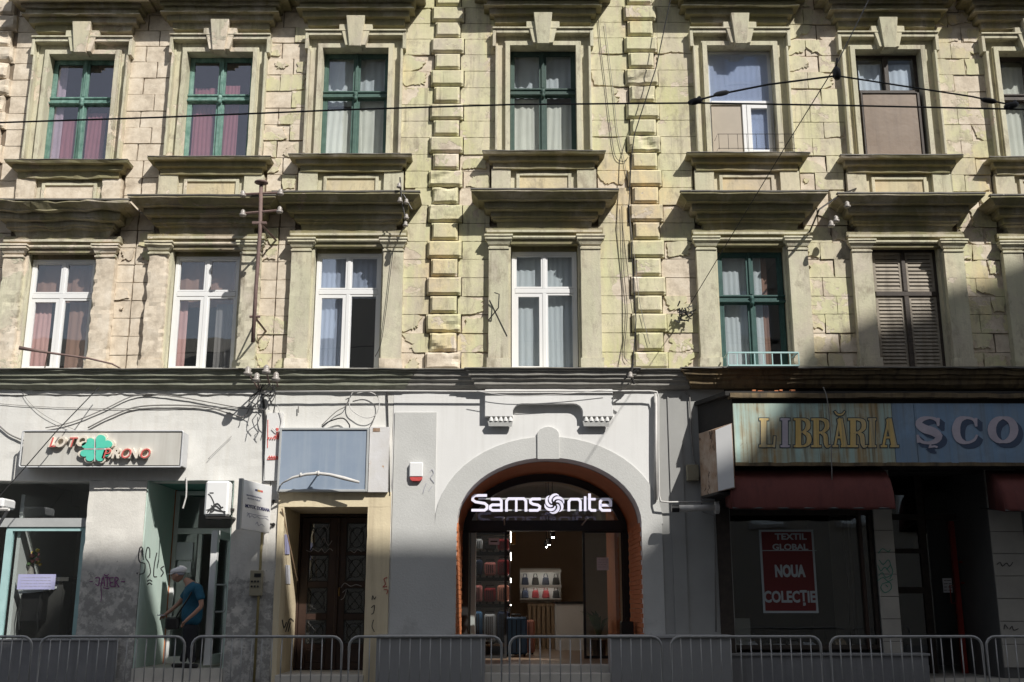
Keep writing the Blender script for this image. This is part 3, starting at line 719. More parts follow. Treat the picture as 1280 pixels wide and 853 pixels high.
def lower_surround(i, xc):
    am = .028 if i in (0, 1) else .007
    # hood
    zt = bz(xc, 237.5, -.57); z0 = bz(xc, 284, -.14)
    h = zt - z0
    prof = [(.56, zt), (.575, zt - .012), (.575, zt - .03), (.47, zt - h * .22), (.465, zt - h * .255), (.36, zt - h * .27), (.355, zt - h * .46), (.34, zt - h * .47), (.335, zt - h * .50),
            (.24, zt - h * .53), (.235, zt - h * .69), (.20, zt - h * .72), (.195, zt - h * .76), (.135, zt - h * .80), (.12, z0)]
    ext = .72
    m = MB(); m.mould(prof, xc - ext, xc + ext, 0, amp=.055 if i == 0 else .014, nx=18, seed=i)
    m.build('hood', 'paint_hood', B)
    m = MB(); m.mould([(.0, zt + .035), (.03, zt + .03), (.03, zt + .006)], xc - ext - .555, xc + ext + .555, -.555, amp=.008, nx=16, seed=i)
    m.build('hood_flashing', 'flashing', B)
    # frieze with two fillets
    z1 = bz(xc, 289, -.2); z2 = bz(xc, 295.5, -.18); z3 = bz(xc, 304, -.12)
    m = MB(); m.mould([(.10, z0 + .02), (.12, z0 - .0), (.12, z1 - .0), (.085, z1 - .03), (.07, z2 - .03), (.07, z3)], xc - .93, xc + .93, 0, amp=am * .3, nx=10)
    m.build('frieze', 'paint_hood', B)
    m = MB(); m.mould([(.09, z1 + .045), (.10, z1 + .04), (.10, z1)], xc - .93, xc + .93, -.05, amp=am * .4, nx=12, seed=i)
    m.mould([(.10, z2 + .03), (.105, z2), (.09, z2 - .02)], xc - .58, xc + .58, -.02)
    m.build('frieze_fillet', 'paint_trim', B)
    zc0 = bz(xc, 311, -.2); zc1 = bz(xc, 292, -.25); zb1 = bz(xc, 447, -.2)
    for sg in (-1, 1):
        cx = xc + sg * .815; hw = .175
        dam = (i == 0 and sg > 0) or (i == 1 and sg < 0)
        m = MB(); hh = zc1 - zc0
        m.mould([(.085, zc1), (.09, zc1 - hh * .12), (.07, zc1 - hh * .16), (.075, zc1 - hh * .32), (.04, zc1 - hh * .46), (.02, zc1 - hh * .66), (.0, zc1 - hh * .68), (.0, zc1 - hh * .8), (.02, zc1 - hh * .84), (.02, zc1 - hh * .96), (.0, zc0)],
                cx - hw + .01, cx + hw - .01, -.15, amp=.012 if dam else .004, nx=3, seed=i)
        m.build('capital', 'paint_trim', B)
        m = MB(); m.rough(cx - hw, cx + hw, -.15, .05, zb1, zc0 + .03, .07, am if (dam or i < 2) else .004, i * 2 + sg)
        m.build('pilaster', 'bare_render' if dam else 'paint_trim', B)
        m = MB(); m.rough(cx - hw - .03, cx + hw + .03, -.185, .05, ZB - .05, zb1 + .0, .06, .02 if i != 3 else .012, i * 2 + sg + 50)
        m.build('pilaster_base', 'bare_render' if (dam or i in (2,)) else 'paint_trim', B)
    zt = bz(xc, 303, -.05)
    m = MB(); e = HL + .06
    m.box(xc - HL - .14, xc - HL, -.03, .33, ZB - .1, zt + .1); m.box(xc + HL, xc + HL + .14, -.03, .33, ZB - .1, zt + .1)
    m.box(xc - HL, xc + HL, -.03, .33, zt, zt + .1); m.box(xc - HL, xc + HL, -.13, .33, ZB - .1, ZB + .02)
    m.build('reveal', 'paint_trim', B)
    return ZB + .02, zt
US = [upper_surround(i, xc) for i, xc in enumerate(BAYS)]
LS = [lower_surround(i, xc) for i, xc in enumerate(BAYS)]
bpy.context.view_layer.update()

# ---- windows: frame mesh > panes, transoms, mullions, curtains
def casement(xc, hw, z0, z1, frame, pane='glass', ft=.05, trans=.60, y=.15, mull=.038, old=True, inner=None, label=None, plain=False):
    m = MB(); a, b = xc - hw, xc + hw
    m.box(a, a + ft, y, y + .07, z0, z1); m.box(b - ft, b, y, y + .07, z0, z1)
    m.box(a + ft, b - ft, y, y + .07, z1 - ft, z1); m.box(a + ft, b - ft, y, y + .07, z0, z0 + ft * .9)
    wn = m.build('window', frame, B, bevel=.006)
    if label: wn['label'] = label
    if plain: return wn
    zt = z0 + (z1 - z0) * trans
    if old:
        t = MB(); t.mould([(.0, zt + .085), (.035, zt + .075), (.035, zt + .05), (.012, zt + .04), (.012, zt - .015), (.05, zt - .03), (.05, zt - .055), (.0, zt - .07)], a + .02, b - .02, y - .004)
        t.build('transom', frame, wn)
        t = MB(); t.box(xc - mull, xc + mull, y - .03, y + .06, z0 + .01, zt - .072, ch=.012); t.box(xc - mull * .8, xc + mull * .8, y - .022, y + .06, zt + .087, z1 - .01, ch=.01)
        t.build('mullion', frame, wn)
        t = MB(); t.lathe([(.0, -.1), (.03, -.09), (.045, -.04), (.03, 0), (.05, .03), (.035, .07), (.0, .09)], (xc, y - .05, zt - .03), n=8); t.build('knob', frame, wn, smooth=True)
        sw = .036
    else:
        t = MB(); t.box(a + ft, b - ft, y - .006, y + .064, zt - .045, zt + .04, ch=.006); t.build('transom', frame, wn)
        t = MB(); t.box(xc - mull, xc + mull, y - .009, y + .067, z0 + ft * .9, zt - .046, ch=.006); t.box(xc - mull * .85, xc + mull * .85, y - .003, y + .061, zt + .041, z1 - ft, ch=.006); t.build('mullion', frame, wn)
        sw = .03
    cells = [(a + ft, xc - mull, z0 + ft * .9, zt - .05), (xc + mull, b - ft, z0 + ft * .9, zt - .05), (a + ft, xc - mull * .85, zt + .05, z1 - ft), (xc + mull * .85, b - ft, zt + .05, z1 - ft)]
    for k, (p, q, c, d) in enumerate(cells):
        s_ = MB(); s = sw + (.03 if (not old and k == 0) else 0)
        e = .002 * (k + 1)
        s_.box(p, p + s, y + e, y + .055, c, d); s_.box(q - s, q, y + e, y + .055, c, d); s_.box(p + s, q - s, y + e, y + .055, c, c + s); s_.box(p + s, q - s, y + e, y + .055, d - s, d)
        sa = s_.build('sash', frame, wn)
        g = MB(); g.box(p + s - .005, q - s + .005, y + .03, y + .036, c + s - .005, d - s + .005); g.build('pane', pane, wn)
    return wn
def curtain(wn, x0, x1, z0, z1, mat, y=.27, n=8, amp=.02, seed=0, lean=0):
    m = MB(); pleats(m, x0, x1, z0, z1, y, n, amp, lean, seed); m.build('curtain', mat, wn, smooth=True)

# upper storey
(z0, z1) = US[0]; x = BAYS[0]; w = casement(x, HU, z0, z1, 'teal_frame', 'glass_violet', label='teal wooden window with faded pink curtains behind dark glass'); room(x, HU, z0, z1, B)
curtain(w, x - .5, x - .06, z0, z0 + .95, 'curtain_rose', n=5); curtain(w, x + .08, x + .42, z0, z0 + 1.1, 'curtain_rose', n=4, seed=2); curtain(w, x - .58, x - .38, z0, z1, 'curtain_white', .24, 2)
(z0, z1) = US[1]; x = BAYS[1]; w = casement(x, HU, z0, z1, 'teal_frame', 'glass_violet', label='teal wooden window with pink curtains hanging to half height'); room(x, HU, z0, z1, B)
curtain(w, x - .52, x - .12, z0, z0 + 1.55, 'curtain_rose', n=5); curtain(w, x + .05, x + .32, z0, z0 + 1.6, 'curtain_rose', n=4, seed=2)
(z0, z1) = US[2]; x = BAYS[2]; w = casement(x, HU, z0, z1, 'green_light_frame', 'glass', label='green wooden window with white curtains drawn half open'); room(x, HU, z0, z1, B)
curtain(w, x - .6, x + .1, z0, z0 + 1.05, 'curtain_white', n=6, lean=.1); curtain(w, x + .08, x + .6, z0, z0 + 1.35, 'curtain_white', n=4, seed=2); curtain(w, x - .6, x + .6, z0 + 1.15, z1, 'curtain_net', .32, n=9)
(z0, z1) = US[3]; x = BAYS[3]; w = casement(x, HU, z0, z1, 'green_frame', 'glass', label='dark green wooden window with cream curtains'); room(x, HU, z0, z1, B)
curtain(w, x - .6, x + .0, z0, z0 + 1.2, 'curtain_white', n=5, lean=.05); curtain(w, x + .02, x + .6, z0, z0 + 1.12, 'curtain_white', n=5, seed=2); curtain(w, x - .6, x + .6, z0 + 1.25, z1, 'curtain_net', .32, n=9)
# bay five: white plastic, one top light, film below left, sash below right
(z0, z1) = US[4]; x = BAYS[4]; w = casement(x, HU, z0, z1, 'white_pvc', plain=True, ft=.07, label='white plastic window with one wide top light and an uneven lower half'); room(x, HU, z0, z1, B, 'room_white', 1.2)
zt = z0 + (z1 - z0) * .50
m = MB(); m.box(x - HU + .07, x + HU - .07, .09, .16, zt - .03, zt + .04, ch=.006); m.box(x + .02, x + .10, .091, .162, z0 + .06, zt - .03, ch=.006); m.build('mullion', 'white_pvc', w)
m = MB(); a, b = x + .10, x + HU - .07; m.box(a, a + .08, .08, .15, z0 + .06, zt - .03); m.box(b - .06, b, .08, .15, z0 + .06, zt - .03); m.box(a + .08, b - .06, .08, .15, zt - .12, zt - .03); m.box(a + .08, b - .06, .08, .15, z0 + .06, z0 + .14); m.build('sash', 'white_pvc', w, bevel=.006)
m = MB(); m.box(x - HU + .07, x + HU - .07, .125, .131, zt + .04, z1 - .07); m.build('pane', 'glass_blue', w)
m = MB(); m.box(a + .08, b - .06, .12, .126, z0 + .14, zt - .12); m.build('pane', 'glass_blue', w)
m = MB(); m.box(x - HU + .07, x + .02, .125, .132, z0 + .06, zt - .03); o = m.build('pane', 'beige_film', w); o['label'] = 'brown filmed lower left pane'
curtain(w, x - HU, x + HU, z0, z1, 'blind_blue', .165, 12, .006)
gr = MB(); z = z0 + .02
for q in range(9): gr.tube([(x - .5 + q * .17, -.2, z), (x - .5 + q * .17, -.2, z + .30)], .004, 4)
for zz in (.02, .3): gr.tube([(x - .52, .1, z + zz), (x - .52, -.2, z + zz), (x + .9, -.2, z + zz)], .005, 4)
gr.build('sill_rail', 'iron', B)
# bay six: brown, lower half boarded
(z0, z1) = US[5]; x = BAYS[5]; w = casement(x, HU, z0, z1, 'brown_frame', plain=True, ft=.08, label='dark brown window with its lower half boarded over'); room(x, HU, z0, z1, B, 'room_white', 1.0)
zt = z0 + (z1 - z0) * .63
m = MB(); m.box(x - .045, x + .045, .07, .16, zt, z1 - .08, ch=.01); m.box(x - HU + .08, x + HU - .08, .06, .16, zt - .05, zt + .03, ch=.01); m.build('mullion', 'brown_frame', w)
for sg in (-1, 1):
    a, b = sorted((x + sg * .05, x + sg * (HU - .08))); m = MB(); m.box(a, b, .125, .131, zt + .03, z1 - .08); m.build('pane', 'glass', w)
    a, b = sorted((x + sg * .08, x + sg * (HU - .12))); curtain(w, a, b, zt, z1 - .18, 'blind_blue', .17, 3)
m = MB(); m.rough(x - HU + .11, x + HU - .11, .02, .1, z0 + .02, zt - .06, .2, .006, 3); o = m.build('board', 'brown_board', w)
m = MB(); m.box(x - HU + .075, x - HU + .10, .0, .1, z0 + .02, zt - .05); m.box(x + HU - .11, x + HU - .06, .0, .1, z0 + .02, zt - .05); m.box(x - HU + .10, x + HU - .11, .0, .09, zt - .06, zt - .035); m.build('board_frame', 'brown_frame', w)
(z0, z1) = US[6]; x = BAYS[6]; w = casement(x, HU, z0, z1, 'brown_frame', 'glass', label='dark brown window with pale curtains'); room(x, HU, z0, z1, B)
curtain(w, x - .6, x + .6, z0, z1 - .15, 'curtain_white', n=9)
# lower storey
LW = []
for i, (fr, pn, cm, lab) in enumerate([('white_pvc', 'glass', 'curtain_brown', 'white plastic window with dusky pink and brown curtains'), ('white_pvc', 'glass', 'curtain_brown', 'white plastic window with grey curtain drawn to the right'),
        ('white_pvc', 'glass_blue', 'curtain_net', 'white plastic window with blue reflections over net curtain'), ('white_pvc', 'glass', 'curtain_net', 'white plastic window with full grey net curtains'),
        ('darkteal_frame', 'glass', 'curtain_net', 'dark teal wooden window with white net behind')]):
    z0, z1 = LS[i]; x = BAYS[i]; z1 = min(z1 - .02, bz(x, 316, .08) + .03)
    old = i == 4
    w = casement(x, HL - .015, z0, z1, fr, pn, ft=.06, y=.12, trans=.67 if not old else .60, old=old, mull=.034, label=lab); LW.append(w)
    room(x, HL, z0, LS[i][1], B, 'room_dark' if i < 3 else 'room_wall')
    m = MB(); m.box(x - HL, x + HL, .11, .19, z1, LS[i][1] + .01); m.build('window_head', 'paint_hood', B)
    if i == 0: curtain(w, x - .55, x - .22, z0, z1 - .7, 'curtain_pink', n=4); curtain(w, x + .1, x + .55, z0, z1 - .1, 'curtain_brown', n=4, seed=3); curtain(w, x - .55, x + .55, z1 - .75, z1, 'curtain_brown', .32, n=6)
    if i == 1: curtain(w, x - .55, x - .35, z0, z1 - .7, 'curtain_pink', n=2); curtain(w, x + .16, x + .55, z0, z1 - .85, 'curtain_grey', n=5, seed=3); curtain(w, x - .55, x + .55, z1 - .9, z1, 'curtain_brown', .32, n=6)
    if i == 2: curtain(w, x - .55, x - .02, z0 + .0, z1, 'curtain_net', n=6); curtain(w, x + .0, x + .55, z1 - .8, z1, 'curtain_net', n=5)
    if i == 3: curtain(w, x - .57, x + .57, z0, z1, 'curtain_net', n=11, amp=.014)
    if i == 4: curtain(w, x - .57, x + .25, z0, z1, 'curtain_net', n=9, amp=.014); curtain(w, x + .2, x + .34, z0, z1, 'curtain_brown', n=2)
# louvred shutters in bay six
for i in (5, 6):
    z0, z1 = LS[i]; x = BAYS[i]; room(x, HL, z0, z1, B, 'room_dark')
    m = MB(); a, b = x - HL, x + HL; m.box(a, a + .06, .14, .24, z0, z1); m.box(b - .06, b, .14, .24, z0, z1); m.box(a + .06, b - .06, .14, .24, z1 - .07, z1)
    w = m.build('window', 'brown_frame', B, bevel=.006); w['label'] = 'window closed behind brown louvred shutters'
    zt = z0 + (z1 - z0) * .63
    m = MB(); m.box(a + .06, b - .06, .10, .22, zt - .05, zt + .04, ch=.01); m.box(x - .045, x + .045, .09, .22, z0, zt - .05, ch=.01); m.box(x - .04, x + .04, .10, .22, zt + .04, z1 - .07, ch=.01); m.build('mullion', 'brown_frame', w)
    for (p, q, c, d) in ((a + .06, x - .045, z0, zt - .05), (x + .045, b - .06, z0, zt - .05), (a + .06, x - .04, zt + .04, z1 - .07), (x + .04, b - .06, zt + .04, z1 - .07)):
        m = MB(); m.box(p, p + .045, .13, .17, c, d); m.box(q - .045, q, .13, .17, c, d); m.box(p + .045, q - .045, .13, .17, c, c + .05); m.box(p + .045, q - .045, .13, .17, d - .05, d); m.build('shutter', 'shutter_wood', w)
        n = int((d - c - .1) / .064); me = None
        for k in range(n):
            z = c + .05 + (k + .5) * (d - c - .1) / n; r = random.Random(int(z * 1000 + x * 10))
            if r.random() < .03: continue
            s = MB(); t = r.uniform(-.006, .006)
            s.sprism([(.124, z - .034 + t), (.132, z - .038 + t), (.160, z + .027), (.152, z + .031)], p + .04, q - .04)
            s.build('slat', 'shutter_wood', w)

# ---- string course between the shops and the flats
def course(pxa, pxb, prof_p, matn, amp, seed, zt=None):
    m = MB(); a, b = X(pxa, 465, -.4), X(pxb, 465, -.4); zt = Z(461.5, -.45); z0 = Z(486, -.22)
    h = zt - z0
    prof = [(prof_p + .03, zt + .01), (prof_p + .03, zt - .02), (prof_p, zt - .025), (prof_p - .01, zt - h * .32), (prof_p - .05, zt - h * .36), (prof_p - .055, zt - h * .52), (prof_p - .10, zt - h * .62), (prof_p - .105, zt - h * .80), (prof_p - .17, z0)]
    m.mould(prof, a, b, 0, amp=amp, nx=30, seed=seed); m.build('string_course', matn, B)
    f = MB(); f.mould([(.0, zt + .03), (.03, zt + .024), (.034, zt + .008)], a - prof_p - .03, b + prof_p + .03, -prof_p - .03, amp=amp * .8, nx=40, seed=seed + 3); f.build('course_flashing', 'flashing', B)
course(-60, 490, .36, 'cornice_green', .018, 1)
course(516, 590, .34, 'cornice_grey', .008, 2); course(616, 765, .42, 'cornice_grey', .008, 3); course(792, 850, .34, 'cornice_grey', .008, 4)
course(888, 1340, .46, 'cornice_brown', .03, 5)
# ================================================================ ground floor
ZG = Z(486, G)                                   # underside of the string course
def wl(pa, pb, za, zb, mat, name='wall', y0=G, y1=.30, par=None, bev=0, ch=0):
    m = MB(); m.box(X(pa) if pa > -900 else XL, X(pb) if pb < 1900 else XR, y0, y1, za, zb, ch=ch)
    return m.build(name, mat, par or B, bevel=bev)
z600 = Z(601, G)
def roughwall(pa, pb, za, zb, mat, name, y0=G, amp=.012, seed=1, step=.12):
    m = MB(); m.rough(X(pa), X(pb), y0, .3, za, zb, step, amp, seed); return m.build(name, mat, B, smooth=False)
roughwall(-130, 333, z600, ZG + .02, 'white_wall', 'wall', seed=3)
# frayed band of old plaster under the course
m = MB(); m.rough(X(-40), X(333), G - .03, G + .02, Z(493, G), ZG + .03, .07, .03, 8); m.build('plaster_band', 'white_wall', B)
# outermost pier, shop window, pier, door recess, pier
wl(-130, -62, 0, z600, 'white_wall', 'pier')
m = MB(); m.rough(X(103), X(176), G - .004, 1.5, .0, z600 - .002, .10, .010, 21); m.build('pier', 'pier_dirty', B)
m = MB(); m.rough(X(287), X(333), G - .003, 1.4, .0, z600, .10, .008, 22); m.build('pier', 'pier_dirty', B)
# pier right side holds green-white paint of the recess: reveal sheets 4 mm proud
fl = .54
m = MB(); m.box(X(176) + .002, X(176) + .02, G + .02, 1.46, fl, z600); m.build('reveal', 'teal_reveal', B)
m = MB(); m.box(X(287) - .02, X(287) - .002, G + .02, 1.40, fl, z600); m.build('reveal', 'teal_reveal', B)
m = MB(); m.box(X(176), X(287), G + .01, 2.6, z600, z600 + .1); m.build('ceiling', 'teal_dark', B)
m = MB(); m.box(X(176), X(287), G - .02, 4.4, .1, fl); m.build('doorstep', 'step_stone', B)
m = MB(); m.box(X(176), X(287), G - .42, G - .02, .1, fl - .2); m.build('doorstep', 'step_stone', B)
# left shop interior
LSI = MB(); a, b = XL + .3, X(333) + .1
LSI.box(a, b, 4.6, 4.7, 0, z600 + .6); LSI.box(a, b, 1.5, 4.6, z600 + .3, z600 + .4); LSI.build('shop_interior', 'room_white', B)
m = MB(); m.box(a, X(176), G + .5, 4.6, .3, .42); m.build('shop_floor', 'shop_floor', B)
m = MB(); m.box(X(-62) - .1, X(-62) , .3, 4.6, .42, z600 + .3); m.build('partition', 'room_white', B)
m = MB(); m.box(X(7), X(7) + .06, .21, 2.6, .42, z600 - .2); m.build('partition', 'room_white', B)
m = MB(); m.box(X(9) + .4, X(70), 2.5, 2.6, 2.2, z600 - .3); m.build('partition', 'room_white', B)
m = MB(); m.box(X(287), X(333) + .1, 1.35, 4.6, 0, z600 + .3); m.build('partition', 'room_dark', B)
# shop window of the betting shop
def wz(py): return Z(py, .12)
m = MB(); yw = .12
ax, bx = X(-62), X(103) ; zb_ = wz(800)
m.box(ax, bx, yw, yw + .08, wz(657), wz(650)); m.box(ax, bx, yw - .03, yw + .06, wz(659), wz(648), )
m.box(bx - .03, bx, yw, yw + .08, wz(650), z600)
sw = m.build('shop_window', 'grey_alu', B)
m = MB(); m.box(X(4, 700, yw), bx - .035, yw - .005, yw + .08, wz(664), wz(658)); m.box(X(4, 700, yw), X(12, 700, yw), yw - .006, yw + .08, zb_, wz(664)); m.box(X(101, 700, yw) - .03, X(101, 700, yw) + .05, yw - .004, yw + .08, zb_, wz(664)); m.build('frame', 'pale_teal_frame', sw)
m = MB(); m.box(ax, bx, yw + .04, yw + .046, wz(657), z600); m.build('pane', 'glass_shop', sw)
m = MB(); m.box(X(12, 700, yw), bx, yw + .04, yw + .046, zb_, wz(664)); m.build('pane', 'glass_shop', sw)
m = MB(); m.box(ax, bx, -.02, .35, .0, zb_); m.build('parapet', 'plinth_grey', B)
m = MB(); m.rough(X(-62), X(157), G - .10, G + .02, 0, Z(801, G - .1), .14, .004, 5); m.build('plinth', 'plinth_grey', B)
m = MB(); m.box(X(-62), X(157), G - .12, G + .02, Z(801, G - .1), Z(801, G - .1) + .03); m.build('plinth_cap', 'plinth_light', B, bevel=.005)

# lit box sign
y = -.42
s = thing('shop_sign', (X(128, 585, y), G, Z(585, y)), 'wide pale lightbox sign with green clover and half lost red letters', 'sign')
def PX(px, py, y): return W(px, py, y)
def quad(m, p0, p1, y0, y1, mi=0):
    (xa, zb), (xb, za) = W(p0[0], p0[1], y0), W(p1[0], p1[1], y0); m.box(xa, xb, y0, y1, za, zb, mi)
m = MB(); (xa, zb), (xb, za) = W(29, 539, y), W(226, 584, y)
m.box(xa + .02, xb - .02, y + .02, G, za + .015, zb - .01); m.build('casing', 'lightbox_under', s)
m = MB(); m.box(xa + .03, xb - .03, y - .002, y + .03, za + .03, zb - .03); m.build('face', 'lightbox_face', s)
m = MB(); t = .045
pts = []
for cx_, cz_, a0 in ((xb - 0.03, zb - 0.03, 0), (xa + 0.03, zb - 0.03, 90), (xa + 0.03, za + 0.03, 180), (xb - 0.03, za + 0.03, 270)):
    for k in range(4): q = R(a0 + k * 30); pts.append((cx_ + 0.03 * math.cos(q), y - .005, cz_ + 0.03 * math.sin(q)))
m.tube(pts, .015, 6, closed=True); m.box(xb - .02, xb + .012, y, G - .02, za + .02, zb - .02)
m.build('rim', 'lightbox_edge', s)
tf = front(y - .002)
def glyph_item(ch, px, py, w_, h_, red):
    for off, mt, ex, dd in ((.036, 'letter_backing', .055, .03), (0, 'letter_red', .012, .092)):
        if mt == 'letter_red' and not red: continue
        me = textmesh(ch, 1, off, .004, .25); xs = [v.co.x for v in me.vertices]; ys = [v.co.y for v in me.vertices]
        cx_, cy_ = (max(xs) + min(xs)) / 2, (max(ys) + min(ys)) / 2; sc = h_ * .92 / .72
        for v in me.vertices: v.co = Vector(((v.co.x - cx_) * sc * w_, (v.co.y - cy_) * sc, v.co.z / .004 * ex))
        me.materials.clear(); me.materials.append(MATS[mt])
        x, z = W(px, py, y - dd); o = bpy.data.objects.new('letter' if mt == 'letter_red' else 'letter_backing', me); COL.objects.link(o)
        o.rotation_euler = (R(90), 0, 0); o.location = (x, y - dd, z); o.parent = s; o.matrix_parent_inverse = Matrix.Translation(-Vector(s.location))
for ch, px, py, red in (('L', 66, 553, 1), ('O', 77, 553, 0), ('T', 92, 553, 1), ('O', 104, 552, 0), ('P', 134, 567, 1), ('R', 146, 567, 0), ('O', 158, 567, 1), ('N', 169, 567, 0), ('O', 182, 567, 1)):
    glyph_item(ch, px, py, .92, .185, red)
def clover(scale, yf, yb, mt, nm):
    for qx, qz in ((-1, 1), (1, 1), (-1, -1), (1, -1)):
        m = MB(); n = 26; pts = []
        cx_, cy_ = 118.5, 561.5
        for k in range(n):   # heart shaped leaf pointing at the middle
            t = 2 * math.pi * k / n
            hx = 16 * math.sin(t) ** 3; hy = 13 * math.cos(t) - 5 * math.cos(2 * t) - 2 * math.cos(3 * t) - math.cos(4 * t)
            hy += 17; d = R(-45 if qx * qz > 0 else 45) * 1; a = math.atan2(qx, qz)
            rx = hx * math.cos(a) + hy * math.sin(a); rz = -hx * math.sin(a) + hy * math.cos(a)
            big = 1.12 if (qx, qz) == (1, 1) else (.86 if (qx, qz) in ((-1, 1), ) else .95)
            pts.append(W(cx_ + qx * .6 + rx * .60 * big * scale * 1.12, cy_ - qz * .6 - rz * .60 * big * scale * .92, y - yf))
        m.prism(pts, y - yf, y - yb); m.build(nm, mt, s)
clover(1.14, .062, .0, 'letter_backing', 'clover_backing'); clover(.98, .085, .062, 'clover_green', 'clover_leaf')
m = MB(); m.ribbon([(105, 561.5), (134, 561.5)], .9, front(y - .085), .003); m.ribbon([(118.5, 545), (118.5, 577)], .8, front(y - .0855), .003); m.build('clover_seam', 'white_pvc', s)

# things in the left shop
def lines(par, x0, x1, y0, n, pitch, tf, mat, wd=.8, seed=1, jit=.25):
    r = random.Random(seed); m = MB()
    for k in range(n):
        u = x0
        while u < x1 - 1:
            l = r.uniform(1.5, 5); v = y0 + k * pitch
            m.ribbon([(u, v), (min(u + l, x1), v + r.uniform(-jit, jit))], wd, tf, .0015); u += l + r.uniform(.6, 1.4)
    return m.build('print', mat, par)
pp = MB(); quad(pp, (23, 718), (68, 737), .09, .10); sg = pp.build('paper_notice', 'lilac_paper')
tag(sg, 'lilac paper notice stuck inside the left shop window', 'notice'); lines(sg, 26, 64, 722, 4, 3.6, front(.088), 'grey_text', .7)
# flowers
fx, fz = W(38, 718, .65)
v = thing('flower_vase', (fx, .65, fz - .05), 'small vase of pink and yellow flowers on the window counter', 'vase')
m = MB(); m.lathe([(.05, -.05), (.06, 0), (.04, .12), (.055, .16)], (fx, .65, fz)); m.build('vase', 'porcelain', v, smooth=True)
r_ = random.Random(5); mb_, mg, my = MB(), MB(), MB()
for k in range(26):
    a = r_.uniform(0, 6.28); rr = r_.uniform(0, .14); h = r_.uniform(.16, .42); c = (fx + rr * math.cos(a), .65 + rr * math.sin(a), fz + h)
    mg.tube([(fx, .65, fz + .12), c], .004, 3)
    (mb_ if k % 3 == 0 else my if k % 3 == 1 else mg).lathe([(.01, -.03), (.035, -.01), (.03, .02), (.005, .03)], c, n=5)
mb_.build('blossom', 'flower_pink', v); my.build('blossom', 'flower_yellow', v); mg.build('foliage', 'leaf_green', v)
m = MB(); x1_, x2_ = X(36, 720, .65), X(84, 720, .65); m.box(x1_, x2_ + .1, .45, .95, fz - .12, fz - .055); m.box(x1_ + .02, x2_, .5, .9, .42, fz - .12)
tag(m.build('counter', 'room_dark'), 'dark counter behind the left shop window', 'counter')
# satchel bag on stool
bx_, bz_ = W(45, 745, .35)
v = thing('box_bag', (bx_, .35, .45), 'black box bag with a white lid just inside the left window', 'bag')
m = MB(); m.box(bx_ - .19, bx_ + .16, .22, .50, bz_ - .42, bz_ + .06); m.build('body', 'leather_black', v, bevel=.02)
m = MB(); m.add([(bx_ - .23, .18, bz_ + .03), (bx_ + .18, .18, bz_ + .07), (bx_ + .28, .52, bz_ + .13), (bx_ - .16, .52, bz_ + .12), (bx_ - .23, .18, bz_ + .07), (bx_ + .18, .18, bz_ + .10), (bx_ + .28, .52, bz_ + .16), (bx_ - .16, .52, bz_ + .15)],
    [(0, 3, 2, 1), (4, 5, 6, 7), (0, 1, 5, 4), (1, 2, 6, 5), (2, 3, 7, 6), (3, 0, 4, 7)]); m.build('lid', 'white_pvc', v)
m = MB(); 
for q in (-.17, .14): m.tube([(bx_ + q, .2, bz_ + .02), (bx_ + q - .02, .18, bz_ - .3), (bx_ + q + .02, .2, bz_ - .55)], .012, 5)
m.build('strap', 'leather_black', v)
# back counter with dark machines
for k, (p0, p1) in enumerate((((55, 735), (74, 790)), ((74, 722), (96, 795)))):
    m = MB(); (xa, zb), (xb, za) = W(p0[0], p0[1], 1.6), W(p1[0], p1[1], 1.6); m.box(xa, xb, 1.6, 2.3, .42, zb); m.box(xa + .05, xb - .05, 1.57, 1.6, zb - .5, zb - .1)
    tag(m.build('machine_cabinet', 'case_black', bevel=.02), ('low' if k == 0 else 'tall') + ' dark machine cabinet deep inside the left shop', 'cabinet')

# recess door: fixed frame and open leaf
yd = 1.40
def rz_(py): return Z(py, yd)
m = MB(); xa, xb = X(214, 700, yd), X(288, 700, yd)
t = .075; zt_ = rz_(614); ztr = rz_(664)
m.box(xa, xa + t, yd, yd + .07, fl, zt_); m.box(xa + t, xb, yd, yd + .07, zt_ - t, zt_); m.box(xa + t, xb, yd + .001, yd + .069, ztr - .05, ztr + .05)
m.box(X(246, 700, yd), X(246, 700, yd) + .07, yd - .001, yd + .071, fl, ztr - .05); m.box(xa + t, X(246, 700, yd), yd, yd + .07, fl, fl + .12)
dr = m.build('door_frame', 'white_pvc', B, bevel=.005)
m = MB(); m.box(xa + t, xb, yd + .03, yd + .036, ztr + .05, zt_ - t); m.box(xa + t, X(246, 700, yd), yd + .031, yd + .037, fl + .12, ztr - .05); m.build('pane', 'glass_shop', dr)
m = MB(); (a, zz1), (b, zz0) = W(221, 678, yd - .01), W(240, 700, yd - .01); m.box(a, b, yd - .006, yd + .02, zz0, zz1)
(a, zz1), (b, zz0) = W(222, 702, yd - .01), W(238, 716, yd - .01); m.box(a, b, yd - .006, yd + .02, zz0, zz1); pn = m.build('poster', 'paper', dr)
m = MB(); m.box(X(214, 700, yd) - .3, xa, yd - .02, yd + .1, fl, z600); m.build('door_jamb', 'orange_brick', B)
m = MB(); m.box(XL + .3, X(214, 700, yd) - .28, yd + .1, yd + .2, 0, .3); 
